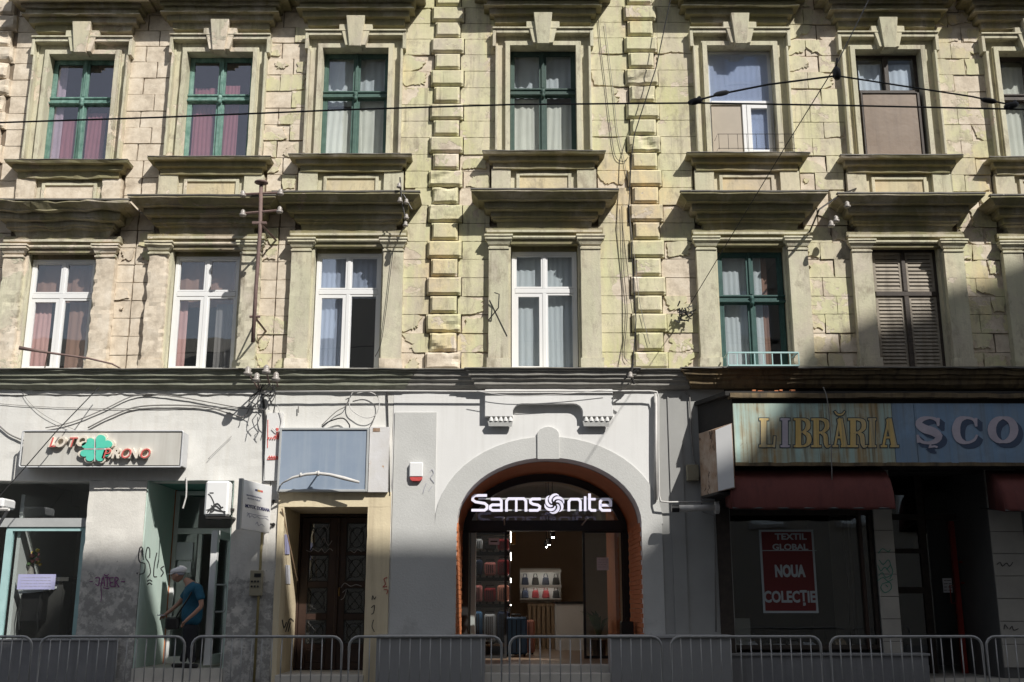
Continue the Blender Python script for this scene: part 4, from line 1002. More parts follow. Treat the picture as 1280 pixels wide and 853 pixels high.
# open leaf, square to the street
xl_ = X(263.5, 740, .12); y0_, y1_ = .12, 1.28; zl0, zl1 = Z(832, .12), Z(663, .12)
m = MB(); xx0, xx1 = xl_ - .05, xl_ + .06
m.box(xx0, xx1, y0_, y0_ + .11, zl0, zl1); m.box(xx0, xx1, y1_ - .11, y1_, zl0, zl1); m.box(xx0, xx1, y0_ + .11, y1_ - .11, zl1 - .12, zl1); m.box(xx0, xx1, y0_ + .11, y1_ - .11, zl0, zl0 + .16)
dl = m.build('door', 'white_pvc', B, bevel=.006); dl['label'] = 'white glazed door leaf standing open'
m = MB(); m.box(xl_ - .008, xl_ + .008, y0_ + .11, y1_ - .11, zl0 + .16, zl1 - .12); m.build('pane', 'glass_shop', dl)
m = MB(); hz0, hz1 = Z(765, .1), Z(731, .1); xo = xl_ + .06
m.tube([(xo, .17, hz1), (xo + .07, .19, hz1 + .0), (xo + .16, .22, hz1), (xo + .185, .23, hz1 - .06), (xo + .185, .23, hz0 + .06), (xo + .16, .22, hz0), (xo, .17, hz0)], .016, 7); m.build('handle', 'grey_alu', dl, smooth=True)
# dangling cord
m = MB(); P = [W(px, py, -.1) for px, py in ((234, 597), (234, 612), (233.5, 622), (231, 631), (229.5, 636))]; m.tube([(a, -.14, b) for a, b in P], .014, 6)
tag(m.build('rope_end', 'white_pipe'), 'frayed pale rope end dangling in front of the shop door', 'rope')
# air conditioner
(xa, zb), (xb, za) = W(257, 601, -.38), W(284, 645, -.38)
ac = thing('air_conditioner', ((xa + xb) / 2, -.2, za), 'white air conditioner outdoor unit scrawled with black paint', 'air conditioner')
m = MB(); m.box(xa, xb, -.38, -.13, za, zb); o = m.build('casing', 'white_pvc', ac, bevel=.035)
m = MB(); tf = front(-.381)
m.ribbon([(262, 616.5), (267, 616.5)], 1.6, tf, .002); m.ribbon([(260, 618), (263, 620), (267, 628), (268, 634)], 1.5, tf, .0022, smooth=3)
for st in ([(259, 641), (264, 636), (270, 633), (276, 638), (282, 643)], [(262, 643), (266, 634), (272, 630), (277, 636)], [(258, 638), (266, 637), (274, 639), (282, 640)], [(264, 632), (268, 637), (264, 641)], [(271, 633), (274, 636), (279, 634)]):
    m.ribbon(st, [1.2, 2.6, 2.2, 1.8, 1.0][:len(st)] if len(st) >= 4 else 1.8, tf, .0024 + len(m.v) * 2e-6, smooth=3)
m.build('graffiti', 'spray_black', ac)
m = MB(); m.box(xb - .0, xb + .05, -.2, -.13, za + .1, za + .14); m.box(xa + .03, xb + .08, -.35, G, za - .045, za - .012); m.build('bracket', 'iron', ac)
# graffiti on the piers: strokes on the reveal are laid on the reveal plane
def reveal_tf(xpl):
    def tf(u, v, q):
        y_ = (xpl * FPX / (u - 640)); # depth along the axis
        vv = (426.5 - v) / FPX; dyy = math.cos(PITCH) - vv * math.sin(PITCH); dz = math.sin(PITCH) + vv * math.cos(PITCH)
        t = xpl * FPX / (u - 640)
        return (xpl + q, CAMY + t * dyy, CAMZ + t * dz)
    return tf
rt = reveal_tf(X(176) + .02)
m = MB()
for st in ([(179, 700), (178, 686), (175, 685), (173, 696), (175, 703), (181, 705), (180, 716), (174, 718)], [(187, 698), (187, 687), (184, 685), (182, 697), (186, 704), (188, 716), (184, 722)],
           [(196, 691), (193, 705), (192, 720), (196, 721)], [(205, 708), (201, 711), (204, 716), (201, 721)], [(184, 727), (187, 725), (190, 727)], [(184, 731), (187, 729), (190, 731)], [(171, 716), (171.5, 718)]):
    m.ribbon(st, 1.25, rt, .002 + len(m.v) * 4e-6, smooth=4)
tag(m.build('graffiti', 'spray_black'), 'black looping spray tag on the green white door reveal', 'graffiti')
m = MB(); tf = front(G - .011)
for st in ([(119, 723), (124, 722), (123, 732), (119, 730)], [(126, 733), (129, 721), (131, 733)], [(127, 729), (131, 729)], [(131, 722), (137, 722)], [(134, 722), (134, 734)], [(142, 722), (137, 723), (138, 728), (141, 728)], [(138, 728), (138, 733), (143, 733)],
           [(144, 734), (144, 722), (148, 724), (145, 728), (149, 734)], [(112, 727), (116, 727)], [(151, 727), (156, 727)], [(130, 718), (133, 720), (136, 718)], [(129, 735), (136, 736)]):
    m.ribbon(st, 1.1, tf, .002 + len(m.v) * 4e-6, smooth=3)
m.ribbon([(126, 733), (127, 745), (126, 752)], .8, tf, .002)
tag(m.build('graffiti', 'spray_purple'), 'purple spray tag across the dirty grey pier', 'graffiti')

# ================================================================ entrance of the flats
ztop = Z(617, G)
roughwall(333, 487, ztop, ZG + .02, 'white_wall', 'wall', seed=5)
xs0, xs1, xo0, xo1 = X(345), X(487), X(353), X(458); zo = Z(634, G)
m = MB(); ys = G - .035
m.rough(xs0, xo0, ys, 1.28, 0, zo, .12, .006, 31); m.rough(xo1, xs1 + .0, ys, 1.28, 0, zo, .12, .008, 32); m.rough(xs0, xs1, ys - .002, .35, zo, ztop + .02, .12, .006, 33)
m.build('door_surround', 'cream_surround', B)
m = MB(); m.rough(X(333) - .02, xs0, G + .002, .35, 0, ztop + .01, .14, .006, 34); m.build('pier', 'pier_dirty', B)
m = MB(); m.box(xo0, xo1, .35, 1.4, zo, zo + .1); m.build('ceiling', 'cream_surround', B)
zfl = Z(838, 1.2)
m = MB(); m.box(xo0 - .02, xo1 + .02, G - .05, 1.4, .0, zfl); m.build('doorstep', 'step_stone', B, bevel=.01)
m = MB(); m.box(xo0 - .15, xo1 + .15, G - .4, G - .04, .0, zfl - .17); m.build('doorstep', 'step_stone', B, bevel=.01)
yd = 1.22; xm = (xo0 + xo1) / 2
m = MB(); m.box(xo0, xo1, 1.40, 1.5, 0, zo + .2); m.build('lobby_screen', 'room_dark', B)
m = MB(); m.box(xo0, xo0 + .04, yd - .02, yd + .1, zfl, zo); m.box(xo1 - .04, xo1, yd - .02, yd + .1, zfl, zo); m.box(xo0 + .04, xo1 - .04, yd - .02, yd + .1, Z(646, yd), zo); m.build('door_frame', 'door_wood', B)
for sg in (-1, 1):
    a, b = sorted((xm + sg * .012, xm + sg * ((xo1 - xo0) / 2 - .045))); zt_ = Z(647, yd); zb_ = zfl + .01
    st_ = .14; rows = [(Z(760 + 28, yd), Z(774, yd))]
    zs = [(Z(690, yd), Z(654, yd)), (Z(727, yd), Z(694, yd)), (Z(767, yd), Z(735, yd)), (Z(805, yd), Z(775, yd))]
    m = MB(); m.box(a, a + st_, yd, yd + .05, zb_, zt_); m.box(b - st_, b, yd, yd + .05, zb_, zt_)
    pz = zt_
    for (c, d) in zs + [(None, zb_)]:
        if c is None: m.box(a + st_, b - st_, yd, yd + .05, zb_, pz)
        else: m.box(a + st_, b - st_, yd, yd + .05, d, pz); pz = c
    dr = m.build('door', 'door_wood', B, bevel=.006)
    if sg > 0: m = MB(); m.box(a - .035, a + .03, yd - .03, yd, zb_, zt_, ch=.012); m.build('cover_strip', 'door_wood', dr)
    m = MB(); m.box(a + st_ + .03, b - st_ - .03, yd - .012, yd, zb_ + .12, Z(812, yd), ch=.01); m.build('panel', 'door_wood', dr)
    for (c, d) in zs:
        p, q = a + st_, b - st_
        g = MB(); g.box(p, q, yd + .028, yd + .033, c, d); g.build('pane', 'glass', dr)
        g = MB(); cx_, cz_ = (p + q) / 2, (c + d) / 2; hw_, hh_ = (q - p) / 2, (d - c) / 2
        g.box(p, p + .012, yd - .004, yd + .01, c, d); g.box(q - .012, q, yd - .004, yd + .01, c, d); g.box(p, q, yd - .005, yd + .01, c, c + .012); g.box(p, q, yd - .005, yd + .01, d - .012, d)
        g.tube([(cx_ - hw_, yd + .012, c), (cx_ + hw_, yd + .012, d)], .006, 4); g.tube([(cx_ + hw_, yd + .016, c), (cx_ - hw_, yd + .016, d)], .006, 4)
        g.tube([(cx_ + hw_ * .7 * math.cos(k * R(30)), yd + .008, cz_ + hh_ * .7 * math.sin(k * R(30))) for k in range(12)], .006, 4, closed=True)
        for k in range(4):
            an = R(45 + 90 * k); ex, ez = cx_ + hw_ * .8 * math.cos(an), cz_ + hh_ * .8 * math.sin(an)
            g.tube([(ex + .035 * math.cos(R(t) + an), yd + .008, ez + .035 * math.sin(R(t) + an)) for t in range(0, 300, 50)], .005, 4)
        g.build('grille', 'iron', dr)
    if sg > 0: m = MB(); m.tube([(a + .05, yd, Z(745, yd)), (a + .05, yd - .06, Z(745, yd)), (a + .05, yd - .06, Z(735, yd)), (a + .05, yd, Z(735, yd))], .012, 6); m.build('handle', 'brass', dr)
m = MB(); tf = front(yd - .006)
for st in ([(383, 688), (388, 690), (392, 687), (398, 690), (402, 686), (406, 691), (412, 686), (416, 689)], [(399, 664), (405, 658), (410, 662), (412, 655)], [(401, 680), (405, 672), (410, 682), (415, 676)],
           [(438, 688), (443, 691), (447, 687), (452, 690)], [(426, 735), (431, 729), (438, 733), (445, 731), (452, 733)], [(428, 741), (433, 737), (430, 747), (426, 750)]):
    m.ribbon(st, 1.0, tf, .002 + len(m.v) * 4e-6, smooth=3)
tag(m.build('graffiti', 'spray_white'), 'pale scribbles across the brown carved entrance door', 'graffiti')
m = MB(); tf = front(ys - .002)
for st in ([(465, 750), (466, 745), (468, 749), (470, 746)], [(464, 760), (468, 757), (467, 766), (464, 768)], [(467, 775), (465, 783), (468, 790)]): m.ribbon(st, .9, tf, .003, smooth=3)
tag(m.build('graffiti', 'spray_black'), 'small black scribble on the right jamb of the entrance', 'graffiti')
m = MB(); tf = front(ys - .003)
for st in ([(484, 722), (480, 724), (482, 730), (479, 734), (484, 733)], [(480, 737), (485, 738), (483, 743)]): m.ribbon(st, .9, tf, .003, smooth=3)
tag(m.build('graffiti', 'spray_red'), 'small red spray mark on the cream edge by the grey panel', 'graffiti')
rt = reveal_tf(xo0 + .002)
m = MB()
for st in ([(352.8, 775), (355, 785), (358, 778)], [(357, 790), (362, 774), (367, 777)], [(363, 778), (360, 790)]): m.ribbon(st, 1.0, rt, .004, smooth=3)
tag(m.build('graffiti', 'spray_black'), 'black scrawl low on the left reveal of the entrance', 'graffiti')
# papers on the reveal
for k, (a_, b_, mt, lab) in enumerate(((((355.5, 668), (361, 693)), None, 'lilac_paper', 'lilac leaflet taped to the left reveal of the entrance'), (((356.5, 706), (362, 730)), None, 'paper', 'torn white leaflet below the lilac one in the entrance'))):
    m = MB(); (u0, v0), (u1, v1) = a_
    vs = [rt(u0, v0, .008), rt(u1, v0 + 1, .008), rt(u1 + .5, v1, .008), rt(u0 + .5, v1, .008), rt(u0, v0, .003), rt(u1, v0 + 1, .003), rt(u1 + .5, v1, .003), rt(u0 + .5, v1, .003)]
    m.add(vs, [(0, 1, 2, 3), (4, 7, 6, 5), (0, 4, 5, 1), (1, 5, 6, 2), (2, 6, 7, 3), (3, 7, 4, 0)]); tag(m.build('leaflet', mt), lab, 'leaflet')
# barrier tape / stick leaning in the entrance
m = MB(); p0 = W(352.5, 636, G - .08); p1 = W(371.5, 726, .3); m.tube([(p0[0], G - .08, p0[1]), (p1[0], .3, p1[1])], .012, 6); tag(m.build('stick', 'oak'), 'thin pale stick slanting down inside the entrance', 'stick')

# blank blue sign over the entrance, its white side field, red remains at the left
y = G - .14
s = thing('blank_sign', (X(405, 615, y), G, Z(615, y)), 'blank faded blue sign panel in a grey frame over the entrance', 'sign')
(xa, zb), (xb, za) = W(350, 535, y), W(459, 615, y)
m = MB(); m.box(xa + .02, xb - .02, y + .01, G, za + .02, zb - .02); m.build('panel', 'blank_blue', s)
m = MB(); m.box(xa, xa + .035, y - .012, G, za, zb); m.box(xb - .035, xb, y - .012, G, za, zb); m.box(xa + .035, xb - .035, y - .012, G, zb - .035, zb); m.box(xa + .035, xb - .035, y - .012, G, za, za + .04); m.build('frame', 'grey_alu', s, bevel=.004)
m = MB(); (xc_, zc_) = W(484, 617, y); m.box(xb + .01, xc_, y + .03, G, za - .0, zb + .02); o = m.build('side_panel', 'rust_panel', s)
m = MB(); m.box(xb + .06, xb + .18, y + .024, y + .03, zb - .06, zb); m.build('rust_edge', 'rusty_side', s)
m = MB(); tf3 = []
for px, py in ((353, 604), (366, 597), (383, 593), (398, 592), (412, 593.5), (430, 598), (449, 603)): a = W(px, py, y - .22); tf3.append((a[0], y - .22, a[1]))
m.tube(tf3, [.012, .022, .026, .028, .028, .034, .022], 7); a = W(398, 592, y - .22)
m.lathe([(.045, -.015), (.045, .015)], (a[0], y - .22, a[1]), (1, 0, 0), 8); a = W(376, 594, y - .22); m.lathe([(.04, -.012), (.04, .012)], (a[0], y - .22, a[1]), (1, 0, 0), 8)
a = W(345, 607, y - .1); m.tube([(a[0], G, a[1]), tf3[0]], .014, 5); a = W(398, 592, y); m.tube([(a[0], G, a[1]), (a[0], y - .22, a[1])], .014, 5)
tag(m.build('lamp_arm', 'white_pipe', smooth=True), 'bent pale lamp tube hanging in front of the blank blue sign', 'lamp')
y = G - .05
s = thing('strip_sign', (X(341, 600, y), G, Z(602, y)), 'narrow white vertical strip with broken red letters beside the blue sign', 'sign')
(xa, zb), (xb, za) = W(334, 516, y), W(350, 601, y); m = MB(); m.box(xa, xb, y, G, za, zb); m.build('board', 'white_wall_clean', s)
m = MB(); tf = front(y - .001)
m.ribbon([(345, 536), (348, 536)], 1.4, tf, .012); m.ribbon([(347, 536), (347, 545)], 2.6, tf, .014); m.ribbon([(343, 545.5), (350, 545.5)], 1.5, tf, .013)
for q in range(5): m.ribbon([(335 + q * 2.9, 549.5), (336.6 + q * 2.9, 546.8)], 1.5, tf, .016 + q * .0003); m.ribbon([(335 + q * 3, 573), (337 + q * 3, 570.5), (338.4 + q * 3, 573.4)], 1.0, tf, .016 + q * .0003)
m.ribbon([(334, 574.6), (349, 574)], .9, tf, .012); m.ribbon([(335, 525), (334.5, 560)], .8, tf, .008)
m.build('letter_remains', 'letter_red', s)
# hanging plate of the notary, turned to face up the street
p = [W(301, 600, -.95), W(339, 620, -.25)]
s = thing('hanging_sign', (p[0][0], -.6, p[0][1] - 1), 'white hanging plate with blue print beside the entrance', 'sign')
xA, xB = W(301, 640, -1.35)[0], W(338.5, 640, -.28)[0]; yA, yB = -1.35, -.28
zt1, zb1 = W(301, 599, yA)[1], W(301, 661, yA)[1]
d = Vector((xB - xA, yB - yA, 0)); Ln = d.length; ang = math.atan2(d.y, d.x); nrm = Vector((d.y, -d.x, 0)).normalized()
def plate(u0, u1, z0, z1, t0, t1, nm, mt, bev=0):
    a = Vector((xA, yA, 0)) + d * u0; b = Vector((xA, yA, 0)) + d * u1
    m = MB(); m.vprism([(a + nrm * t1)[:2], (b + nrm * t1)[:2], (b + nrm * t0)[:2], (a + nrm * t0)[:2]], z0, z1); return m.build(nm, mt, s, bevel=bev)
plate(0, 1, zb1, zt1, -.05, 0, 'box', 'white_pvc', .006); plate(-.02, .03, zb1 - .01, zt1 + .01, -.055, .006, 'rim', 'grey_alu')
mid = Vector((xA, yA, 0)) + d * .52
for txt, wz_, hh, fz_, mt in (('MOTOC DORIANA', .82, .055, .48, 'navy_text'), ('BIROU INDIVIDUAL NOTARIAL', .5, .022, .70, 'grey_text'), ('NOTAR PUBLIC', .42, .022, .64, 'grey_text')):
    c = mid + nrm * .004 + (d * .02 if fz_ < .6 else -d * .12); o = lettering(txt, c.x, c.y, zb1 + (zt1 - zb1) * fz_, Ln * wz_, hh, mt, s, .006 if fz_ < .6 else 0, rz=ang)
for k, mt in enumerate(('navy_text', 'gold', 'letter_red')): plate(.42 + k * .09, .50 + k * .09, zb1 + (zt1 - zb1) * .82, zb1 + (zt1 - zb1) * .86, .0, .004, 'flag_stripe', mt)
def plt(u, v, q): a = Vector((xA, yA, 0)) + d * u + nrm * (q + .002); return (a.x, a.y, zb1 + (zt1 - zb1) * v)
m = MB()
for st in ([(.2, .27), (.25, .33), (.29, .26), (.36, .30), (.45, .27), (.55, .30), (.66, .27), (.8, .30), (.93, .27)], [(.5, .14), (.55, .19), (.6, .12), (.7, .16), (.8, .12)], [(.2, .34), (.5, .33), (.9, .34)]): m.ribbon(st, .012, plt, .002 + len(m.v) * 3e-6, smooth=3)
m.build('script', 'grey_text', s)
for px, py in ((342, 627), (342, 656)): 
    m = MB(); a = W(px, py, G); m.tube([(a[0], G, a[1]), (xB - .03, yB + .03, a[1])], .02, 6); m.lathe([(.03, -.015), (.03, .015)], (a[0], G - .01, a[1]), (0, 1, 0), 8)
    m.build('bracket', 'iron', s)
# meter box and gas pipe
m = MB(); a = W(327.5, 640, G - .06); b = W(327.5, 870, G - .06); m.tube([(a[0] + .02, G - .06, a[1]), (a[0] + .02, G - .06, .12)], .022, 7)
tag(m.build('gas_pipe', 'yellow_pipe', smooth=True), 'thin yellow gas pipe down the pier left of the entrance', 'pipe')
(xa, zb), (xb, za) = W(312.5, 713, G - .12), W(326, 745, G - .12)
s = thing('intercom_panel', ((xa + xb) / 2, G, za), 'small yellowed doorbell panel on the grey pier left of the entrance', 'intercom')
m = MB(); m.box(xa, xb, G - .1, G, za, zb); m.build('plate', 'meter_box', s, bevel=.008)
m = MB(); 
for r0 in range(2):
    for c0 in range(3): m.lathe([(.018, 0), (.018, .012)], (xa + .04 + c0 * .05, G - .1, zb - .18 - r0 * .08), (0, -1, 0), 6)
m.box(xa + .07, xb - .02, G - .108, G - .1, zb - .11, zb - .05); m.build('button', 'black_metal', s)
# ================================================================ the arch
AX = W(686.5, 700, G)[0]; AW = X(803) - AX; ZS = Z(655, G); ZA = Z(572.5, G)
def arc(hw, h, n=22, a0=0, a1=180): return [(AX + hw * math.cos(R(a0 + (a1 - a0) * k / n)), ZS + h * math.sin(R(a0 + (a1 - a0) * k / n))) for k in range(n + 1)]
xL, xR_ = X(487), X(826)
def archwall(y0, y1, xl, xr, mat, name):
    m = MB(); pts = arc(AW, ZA - ZS, 28)
    m.box(xl, AX - AW, y0, y1, 0, ZS); m.box(AX + AW, xr, y0, y1, 0, ZS)
    m.box(xl, AX - AW, y0, y1, ZS, ZG); m.box(AX + AW, xr, y0, y1, ZS, ZG)
    for k in range(28):
        (a, za), (b, zb) = pts[k + 1], pts[k]; m.prism([(a, za), (b, zb), (b, ZG), (a, ZG)], y0, y1)
    return m.build(name, mat, B)
archwall(G, .30, xL, xR_, 'white_wall_clean', 'wall')
m = MB(); n = 26; ow = AW + .36; oh = ZA - ZS + .36
o1 = arc(ow, oh, n); i1 = arc(AW + .004, ZA - ZS + .003, n)
for k in range(n): m.prism([i1[k + 1], o1[k + 1], o1[k], i1[k]], G - .022, G + .01)
m.box(AX - ow, AX - AW, G - .022, G + .01, .0, ZS); m.box(AX + AW, AX + AW + .34, G - .022, G + .01, .0, ZS)
m.build('archivolt', 'grey_panel', B)
m = MB(); kx0, kx1 = X(671.5, 560), X(699, 560); ktop = Z(534, G)
pts = [(kx0, ZA - .03), (kx1, ZA - .03), (kx1 + .0, ktop - .14)] + [((kx0 + kx1) / 2 + (kx1 - kx0) / 2 * math.cos(R(a)), ktop - .14 + .14 * math.sin(R(a))) for a in (20, 45, 70, 90, 110, 135, 160)] + [(kx0, ktop - .14)]
m.prism(pts, G - .055, G + .01); m.build('keystone', 'grey_panel', B, bevel=.005)
m = MB(); m.box(X(489), AX - ow - .0, G - .0215, G + .01, 0, Z(516, G)); m.build('wall_panel', 'grey_panel', B)
# soffit and jambs: grey first, brick coloured behind
def lining(y0, y1, mat, name, ins=0.0, jm=None):
    m = MB(); pts = arc(AW - ins, ZA - ZS - ins, n)
    outr = arc(AW + .12, ZA - ZS + .12, n)
    for k in range(n): m.prism([pts[k + 1], outr[k + 1], outr[k], pts[k]], y0, y1)
    m.box(AX - AW - .12, AX - AW + ins, y0, y1, .3, ZS); m.box(AX + AW - ins, AX + AW + .12, y0, y1, .3, ZS)
    m.build(name, mat, B)
lining(.302, .42, 'grey_wall_dark', 'lining')
m = MB(); pts = arc(AW - .006, ZA - ZS - .006, n); outr = arc(AW + .10, ZA - ZS + .1, n)
for k in range(n): m.prism([pts[k + 1], outr[k + 1], outr[k], pts[k]], .40, 2.1)
m.build('vault_soffit', 'orange_soffit', B)
for sg in (-1, 1):
    for k in range(30):       # courses of brick in the jambs
        z = .55 + k * .078
        if z > ZS: break
        for q in range(6):
            off = .14 if k % 2 else 0; y0 = -.05 + q * .30 + off
            if sg < 0: m = MB(); r = rnd.uniform(0, .012)
            m = MB(); r = rnd.uniform(0, .004); a, b = sorted((AX + sg * (AW - .015 - r), AX + sg * (AW + .1))); m.box(a, b, max(y0, -.04), min(y0 + .288, 2.05), z, z + .071)
            m.build('brick', 'orange_brick', B)
YD = 1.95
# black door front
def dz(py): return Z(py, YD)
def dx(px): return W(px, 740, YD)[0]
FL = .60
m = MB(); fw = .09; pts = arc(AW - .02, ZA - ZS - .02, n); inn = arc(AW - .02 - fw * 1.3, ZA - ZS - .02 - fw * 1.6, n)
for k in range(n): m.prism([inn[k + 1], pts[k + 1], pts[k], inn[k]], YD, YD + .10)
m.box(AX - AW, AX - AW + .11, YD, YD + .1, FL, ZS + .02); m.box(AX + AW - .11, AX + AW, YD, YD + .1, FL, ZS + .02)
m.box(AX - AW + .11, AX + AW - .11, YD - .06, YD + .12, dz(664), dz(651))
df = m.build('shopfront', 'black_metal', B)
m = MB(); pp_ = [p for p in inn if p[1] > dz(651)]; m.prism([(pp_[0][0], dz(651))] + pp_ + [(pp_[-1][0], dz(651))], YD + .04, YD + .046); m.build('pane', 'glass_shop', df)
for a, b, yy in ((dx(582), dx(633.5), YD + .02), (dx(729), dx(781), YD + .02)):
    m = MB(); t = .045; m.box(a, a + t, yy, yy + .05, FL, dz(664)); m.box(b - t, b, yy, yy + .05, FL, dz(664)); m.box(a + t, b - t, yy, yy + .05, FL, FL + .05); m.box(a + t, b - t, yy, yy + .05, dz(664) - .03, dz(664))
    dd = m.build('sliding_door', 'black_metal', df)
    m = MB(); m.box(a + t, b - t, yy + .02, yy + .028, FL + .05, dz(664) - .03); m.build('pane', 'glass_shop', dd)
for (p0, p1), mt, lab in ((((611, 673), (624, 681)), 'paper', 'small white sticker with dark line high on the left glass door'), (((746, 697), (761, 713)), 'paper', 'pale square notice on the right glass door')):
    m = MB(); quad(m, p0, p1, YD - .0, YD + .018); o = tag(m.build('notice', mt), lab, 'notice')
    if p0[0] < 700: m = MB(); m.ribbon([(613, 677), (622, 677)], 1.6, front(YD - .001), .002); m.build('print', 'black_text', o)
    else: lines(o, 748, 760, 700, 4, 3, front(YD - .001), 'grey_text', .5, 3)
# sign letters hung in the arch
ys = .20
s = thing('lettering_sign', (AX, ys, Z(645, ys)), 'white raised letters spelling the shop name across the arch', 'sign')
def sf(u, v, q): a = W(580 + u / 6.4, 600 + v / 6.4, ys); return (a[0], ys - q, a[1])
GL = [
 ('letter', [[(184, 127), (90, 127), (72, 140), (70, 163), (92, 178), (165, 190), (184, 205), (184, 230), (166, 245), (60, 245)]]),
 ('letter', [[(215, 156), (284, 156), (299, 170), (299, 256)], [(299, 246), (226, 246), (210, 234), (210, 214), (226, 202), (299, 202)]]),
 ('letter', [[(340, 256), (340, 172), (356, 153), (478, 153), (495, 172), (495, 256)], [(418, 153), (418, 256)]]),
 ('letter', [[(614, 155), (546, 155), (530, 167), (532, 184), (550, 196), (590, 203), (606, 215), (604, 234), (588, 246), (520, 246)]]),
 ('letter', [[(838, 254), (838, 176), (854, 157), (914, 157), (930, 176), (930, 252)]]),
 ('letter', [[(968, 134), (968, 252)]]),
 ('letter', [[(1003, 112), (1003, 232), (1018, 246), (1056, 246)], [(1003, 157), (1052, 157)]]),
 ('letter', [[(1090, 205), (1172, 205), (1172, 173), (1156, 157), (1106, 157), (1088, 175), (1088, 230), (1104, 246), (1174, 246)]])]
for nm, strokes in GL:
    m = MB()
    for k, st in enumerate(strokes): m.ribbon(st, 21 if len(st) > 2 else 19, sf, .05 + k * .0015)
    m.build(nm, 'sign_letter', s)
for k in range(6):     # the swirl: six curved blades
    a0 = R(60 * k + 10); pts = []; ws = []
    for j in range(7):
        t = j / 6; a = a0 + t * 1.9; r_ = 24 + 46 * math.sin(t * 2.2) ** 1.0 if t < .75 else 24 + 46 * math.sin(.75 * 2.2) - 0 * t
        r_ = 20 + 56 * min(1, t * 1.25) ** .8; pts.append((722 + r_ * math.cos(a), 193 + r_ * math.sin(a))); ws.append(3 + 19 * math.sin(math.pi * min(1, t * .95 + .05)) ** .8)
    m = MB(); m.ribbon(pts, ws, sf, .05 + k * .002, smooth=2); m.build('swirl_blade', 'sign_letter', s)
m = MB()
for v in (152, 243): (a, z) = W(598, 600 + v / 6.4, ys + .03); (b, _) = W(766, 600 + v / 6.4, ys + .03); m.box(a, b, ys + .02, ys + .045, z - .012, z + .012)
for px in (630, 735): (a, z) = W(px, 640, ys + .03); m.tube([(a, ys + .04, z - .1), (a, YD, z - .1)], .012, 5)
m.build('rail', 'grey_alu', s)
# luggage shop inside
fin = 9.5
m = MB(); m.box(AX - 2.6, AX + 2.6, YD - 1.85, fin, .35, FL); m.build('shop_floor', 'shop_floor', B)
m = MB(); m.box(AX - 2.0, AX - 1.9, YD + .12, fin, FL, 4.2); m.box(AX + 1.9, AX + 2.0, YD + .12, fin, FL, 4.2); m.box(AX - 2.0, AX + 2.0, fin, fin + .1, FL, 4.4)
m.box(AX - 2.6, AX - AW - .1, YD + .08, YD + .13, FL, 4.4); m.box(AX + AW + .1, AX + 2.6, YD + .08, YD + .13, FL, 4.4)
pv_ = [(AX + 1.95 * math.cos(R(a)), 2.7 + 1.6 * math.sin(R(a))) for a in range(0, 181, 15)]; pu = [(AX + 2.05 * math.cos(R(a)), 2.7 + 1.75 * math.sin(R(a))) for a in range(0, 181, 15)]
for k in range(12): m.prism([pv_[k + 1], pu[k + 1], pu[k], pv_[k]], YD + .12, fin)
m.build('shop_interior', 'shop_wall', B)
SY = 2.75; sx0, sx1 = W(587, 740, SY)[0], W(637.5, 740, SY)[0]
sh_ = thing('luggage_shelving', ((sx0 + sx1) / 2, SY, FL), 'tall shelving full of suitcases at the left inside the luggage shop', 'shelving')
zz = [Z(py, SY) for py in (806, 755, 722, 690, 664)]
for z in zz: m = MB(); m.box(sx0, sx1, SY, 6.2, z - .03, z); m.build('shelf', 'oak', sh_)
for (xq, yq) in ((sx0, SY), (sx0, 6.2), (sx1 - .03, SY + .9), (sx1 - .03, 6.2)): m = MB(); m.box(xq, xq + .03, yq - .03, yq, FL, zz[-1] + .05); m.build('upright', 'black_metal', sh_)
for z in zz[1:]:
    for q in range(3): m = MB(); m.box(sx1 + .005, sx1 + .022, SY + .05 + q * 1.15, SY + .95 + q * 1.15, z - .03, z - .012); m.build('light_strip', 'lamp_white', sh_)
    m = MB(); m.box(sx0 + .05, sx1 - .05, SY + .02, SY + .05, z - .045, z - .032); m.build('light_strip', 'lamp_white', sh_)  # concealed strip, added so that light falls on the suitcases
    m = MB(); m.box(sx0, sx1, SY - .012, SY - .002, z - .07, z); m.build('shelf_edge', 'case_black', sh_)  # lip put in to hide the added strip from the street
m = MB(); m.box(sx0, sx1, SY + .9, SY + .93, FL, zz[-1]); m.build('back', 'room_wall', sh_)
def suitcase(x, y, z, w_, d_, h_, mt, lab, grp):
    c = thing('suitcase', (x, y, z), lab, 'suitcase', grp)
    m = MB(); m.box(x - w_ / 2, x + w_ / 2, y - d_ / 2, y + d_ / 2, z + .04, z + h_); m.build('shell', mt, c, bevel=.03)
    m = MB(); 
    for q in range(4): m.box(x - w_ / 2 + .04 + q * (w_ - .08) / 4, x - w_ / 2 + .055 + q * (w_ - .08) / 4, y - d_ / 2 - .008, y - d_ / 2 + .01, z + .08, z + h_ - .05)
    m.tube([(x - .08, y, z + h_), (x - .08, y, z + h_ + .05), (x + .08, y, z + h_ + .05), (x + .08, y, z + h_)], .012, 4); m.build('handle', 'case_black', c)
    m = MB()
    for a_ in (-1, 1): m.lathe([(.03, -.02), (.03, .02)], (x + a_ * (w_ / 2 - .05), y, z + .03), (1, 0, 0), 7)
    m.build('wheel', 'case_black', c)
cols = [['case_blue', 'case_silver', 'case_navy'], ['case_pink', 'case_red', 'case_salmon'], ['case_navy', 'case_pink', 'case_red'], ['case_silver', 'case_black', 'case_red']]
ORD = ['leftmost', 'middle', 'rightmost']
LV = ['bottom shelf', 'second shelf from the floor', 'third shelf from the floor', 'top shelf']
